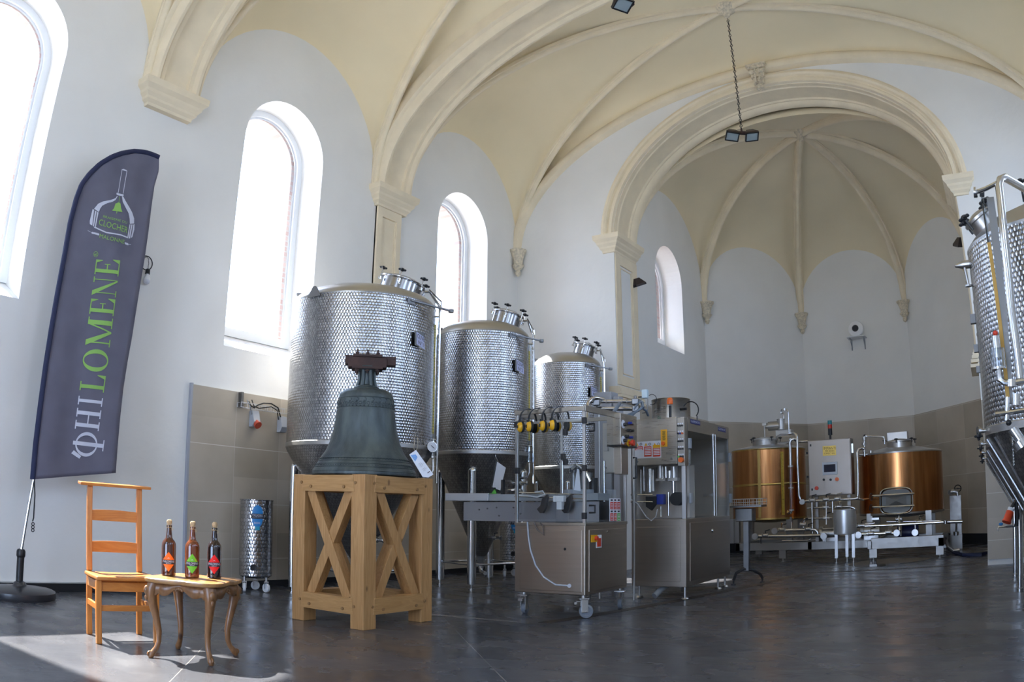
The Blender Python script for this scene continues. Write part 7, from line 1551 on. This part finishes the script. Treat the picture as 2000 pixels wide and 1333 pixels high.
pendant(5.62, 'dark floodlight cut off by the top edge of the view', 40, 1, z=at_y(1220, 10, 5.62).z+.06, rz=radians(60))
def wall_spot(c, s, label):
    t = thing('wall_spotlight', label, 'spotlight', c); c = Vector(c)
    mb = MB(); mb.cyl(c+Vector((-s*.02, 0, .07)), c+Vector((-s*.02, 0, .19)), .035, seg=12); mb.build('wall_mount', WHP, t)
    mb = MB(); mb.tube([c+Vector((0, 0, .08)), c+Vector((s*.03, 0, .0)), c+Vector((s*.06, .06, .02))], .018, 8); mb.build('bracket', BLK, t)
    floodlight(t, c+Vector((s*.10, .12, .0)), RZ(radians(-20*s)) @ RX(radians(22)), .20, .24)
sp = at_x(1237, 555, APX0+.05); sp.y -= .22; sp.z -= .06; wall_spot(sp, 1, 'black spotlight on a small white mount beside the apse window'); wall_spot(Vector((APX1-.05, 11.35, sp.z)), -1, 'dark spotlight on the right apse wall beside the big steel tank')
# duct fan on its shelf
bk = P[3]-P[2]; YFN = 16.62
def fq_(px, py, y=YFN-.16): return at_y(px, py, y)
fan = thing('duct_fan', 'round white duct fan with a black centre on a small shelf on the apse wall', 'fan', fq_(1672, 655))
c = fq_(1671.5, 643); mb = MB(); Tf = Matrix.Translation((c.x, YFN-.14, c.z)) @ RX(pi/2)
mb.lathe([(.062, .10), (.08, .095), (.15, .05), (.165, .0), (.15, -.05), (.11, -.09), (.10, -.13), (.09, -.14)], 40, Tf, cap0=False); mb.build('fan_body', mat('fan_white', (.90, .90, .90), .35), fan)
mb = MB(); mb.lathe([(.062, .10), (.062, .06), (0, .06)], 32, Tf); mb.build('inlet', BLK, fan)
mb = MB(); mb.tor((0, 0, .10), .064, .006, None, 32, 6); mb.bm.transform(Tf); mb.lathe([(.035, .065), (.03, .085), (0, .09)], 20, Tf); mb.build('fan_hub', mat('fan_grey', (.10, .10, .11), .4), fan)
shf = thing('wall_shelf', 'small white shelf on two brackets under the duct fan', 'shelf', fq_(1672, 659)); pz = c.z-.165
mb = MB(); xl, xr = fq_(1655, 658).x, fq_(1691, 658).x; mb.bx(xl, xr, YFN-.30, YFN, pz-.02, pz); mb.build('board', WHP, shf, smooth=False, bevel=.003)
for x in (xl+.06, xr-.05): mb = MB(); mb.bx(x-.012, x+.012, YFN-.02, YFN, pz-.24, pz-.02); mb.bx(x-.010, x+.010, YFN-.26, YFN, pz-.035, pz-.02); mb.tube([(x, YFN-.22, pz-.03), (x, YFN-.02, pz-.2)], .006, 6); mb.build('bracket', GREYP, shf, smooth=False)
# red plug and blue tap at the foot of the right-hand row
pg = thing('red_power_plug', 'red industrial plug with a white collar hanging among the legs of the right-hand tanks', 'plug', at_d(1969, 1010, 7.0))
a, b = at_d(1973, 1000, 7.0), at_d(1966, 1020, 6.97); d = (b-a).normalized()
mb = MB(); mb.cyl(a, b, .034, .036); mb.cyl(b-d*.01, b+d*.005, .040); mb.build('plug_shell', mat('plug_red', (.72, .07, .02), .35), pg)
mb = MB(); mb.cyl(a-d*.03, a, .030); mb.build('collar', WHP, pg)
mb = MB(); mb.tube([a-d*.03, a-d*.09+Vector((.02, 0, .02)), a+Vector((.06, .02, -.03)), a+Vector((.05, .02, -.12))], .02, 8); mb.build('cable', BLR, pg)
tpw = thing('wall_tap', 'small tap with a blue handle in front of the far tiled wall', 'tap', at_d(1955, 1028, 8.9))
c = at_d(1955, 1030, 8.9); mb = MB(); mb.tube([c+Vector((.06, 0, 0)), c+Vector((-.03, 0, 0)), c+Vector((-.035, 0, -.04))], .010, 8); mb.cyl(c+Vector((.06, 0, -.0)), c+Vector((.16, .02, 0)), .012); mb.build('spout', POL, tpw)
mb = MB(); mb.sph(c+Vector((.0, 0, .03)), .024, (1, 1, .7)); mb.build('tap_handle', mat('tap_blue', (.03, .22, .55), .4), tpw)

# wet patch on the floor in front of the brewhouse
mb = MB(); pts = [at_z(px, py, .0015) for px, py in ((1652, 1103), (1690, 1096), (1740, 1091), (1790, 1090), (1822, 1091), (1800, 1096), (1760, 1101), (1745, 1106), (1700, 1108), (1668, 1108))]
mb.prism(pts, (0, 0, .0012)); wp = mb.build('water_puddle', mat('water_film', (.03, .032, .036), .02, 0, spec=1.0, coat=1.0), None, smooth=False)
setp(wp, 'shallow wet patch on the floor in front of the brewhouse', 'puddle')
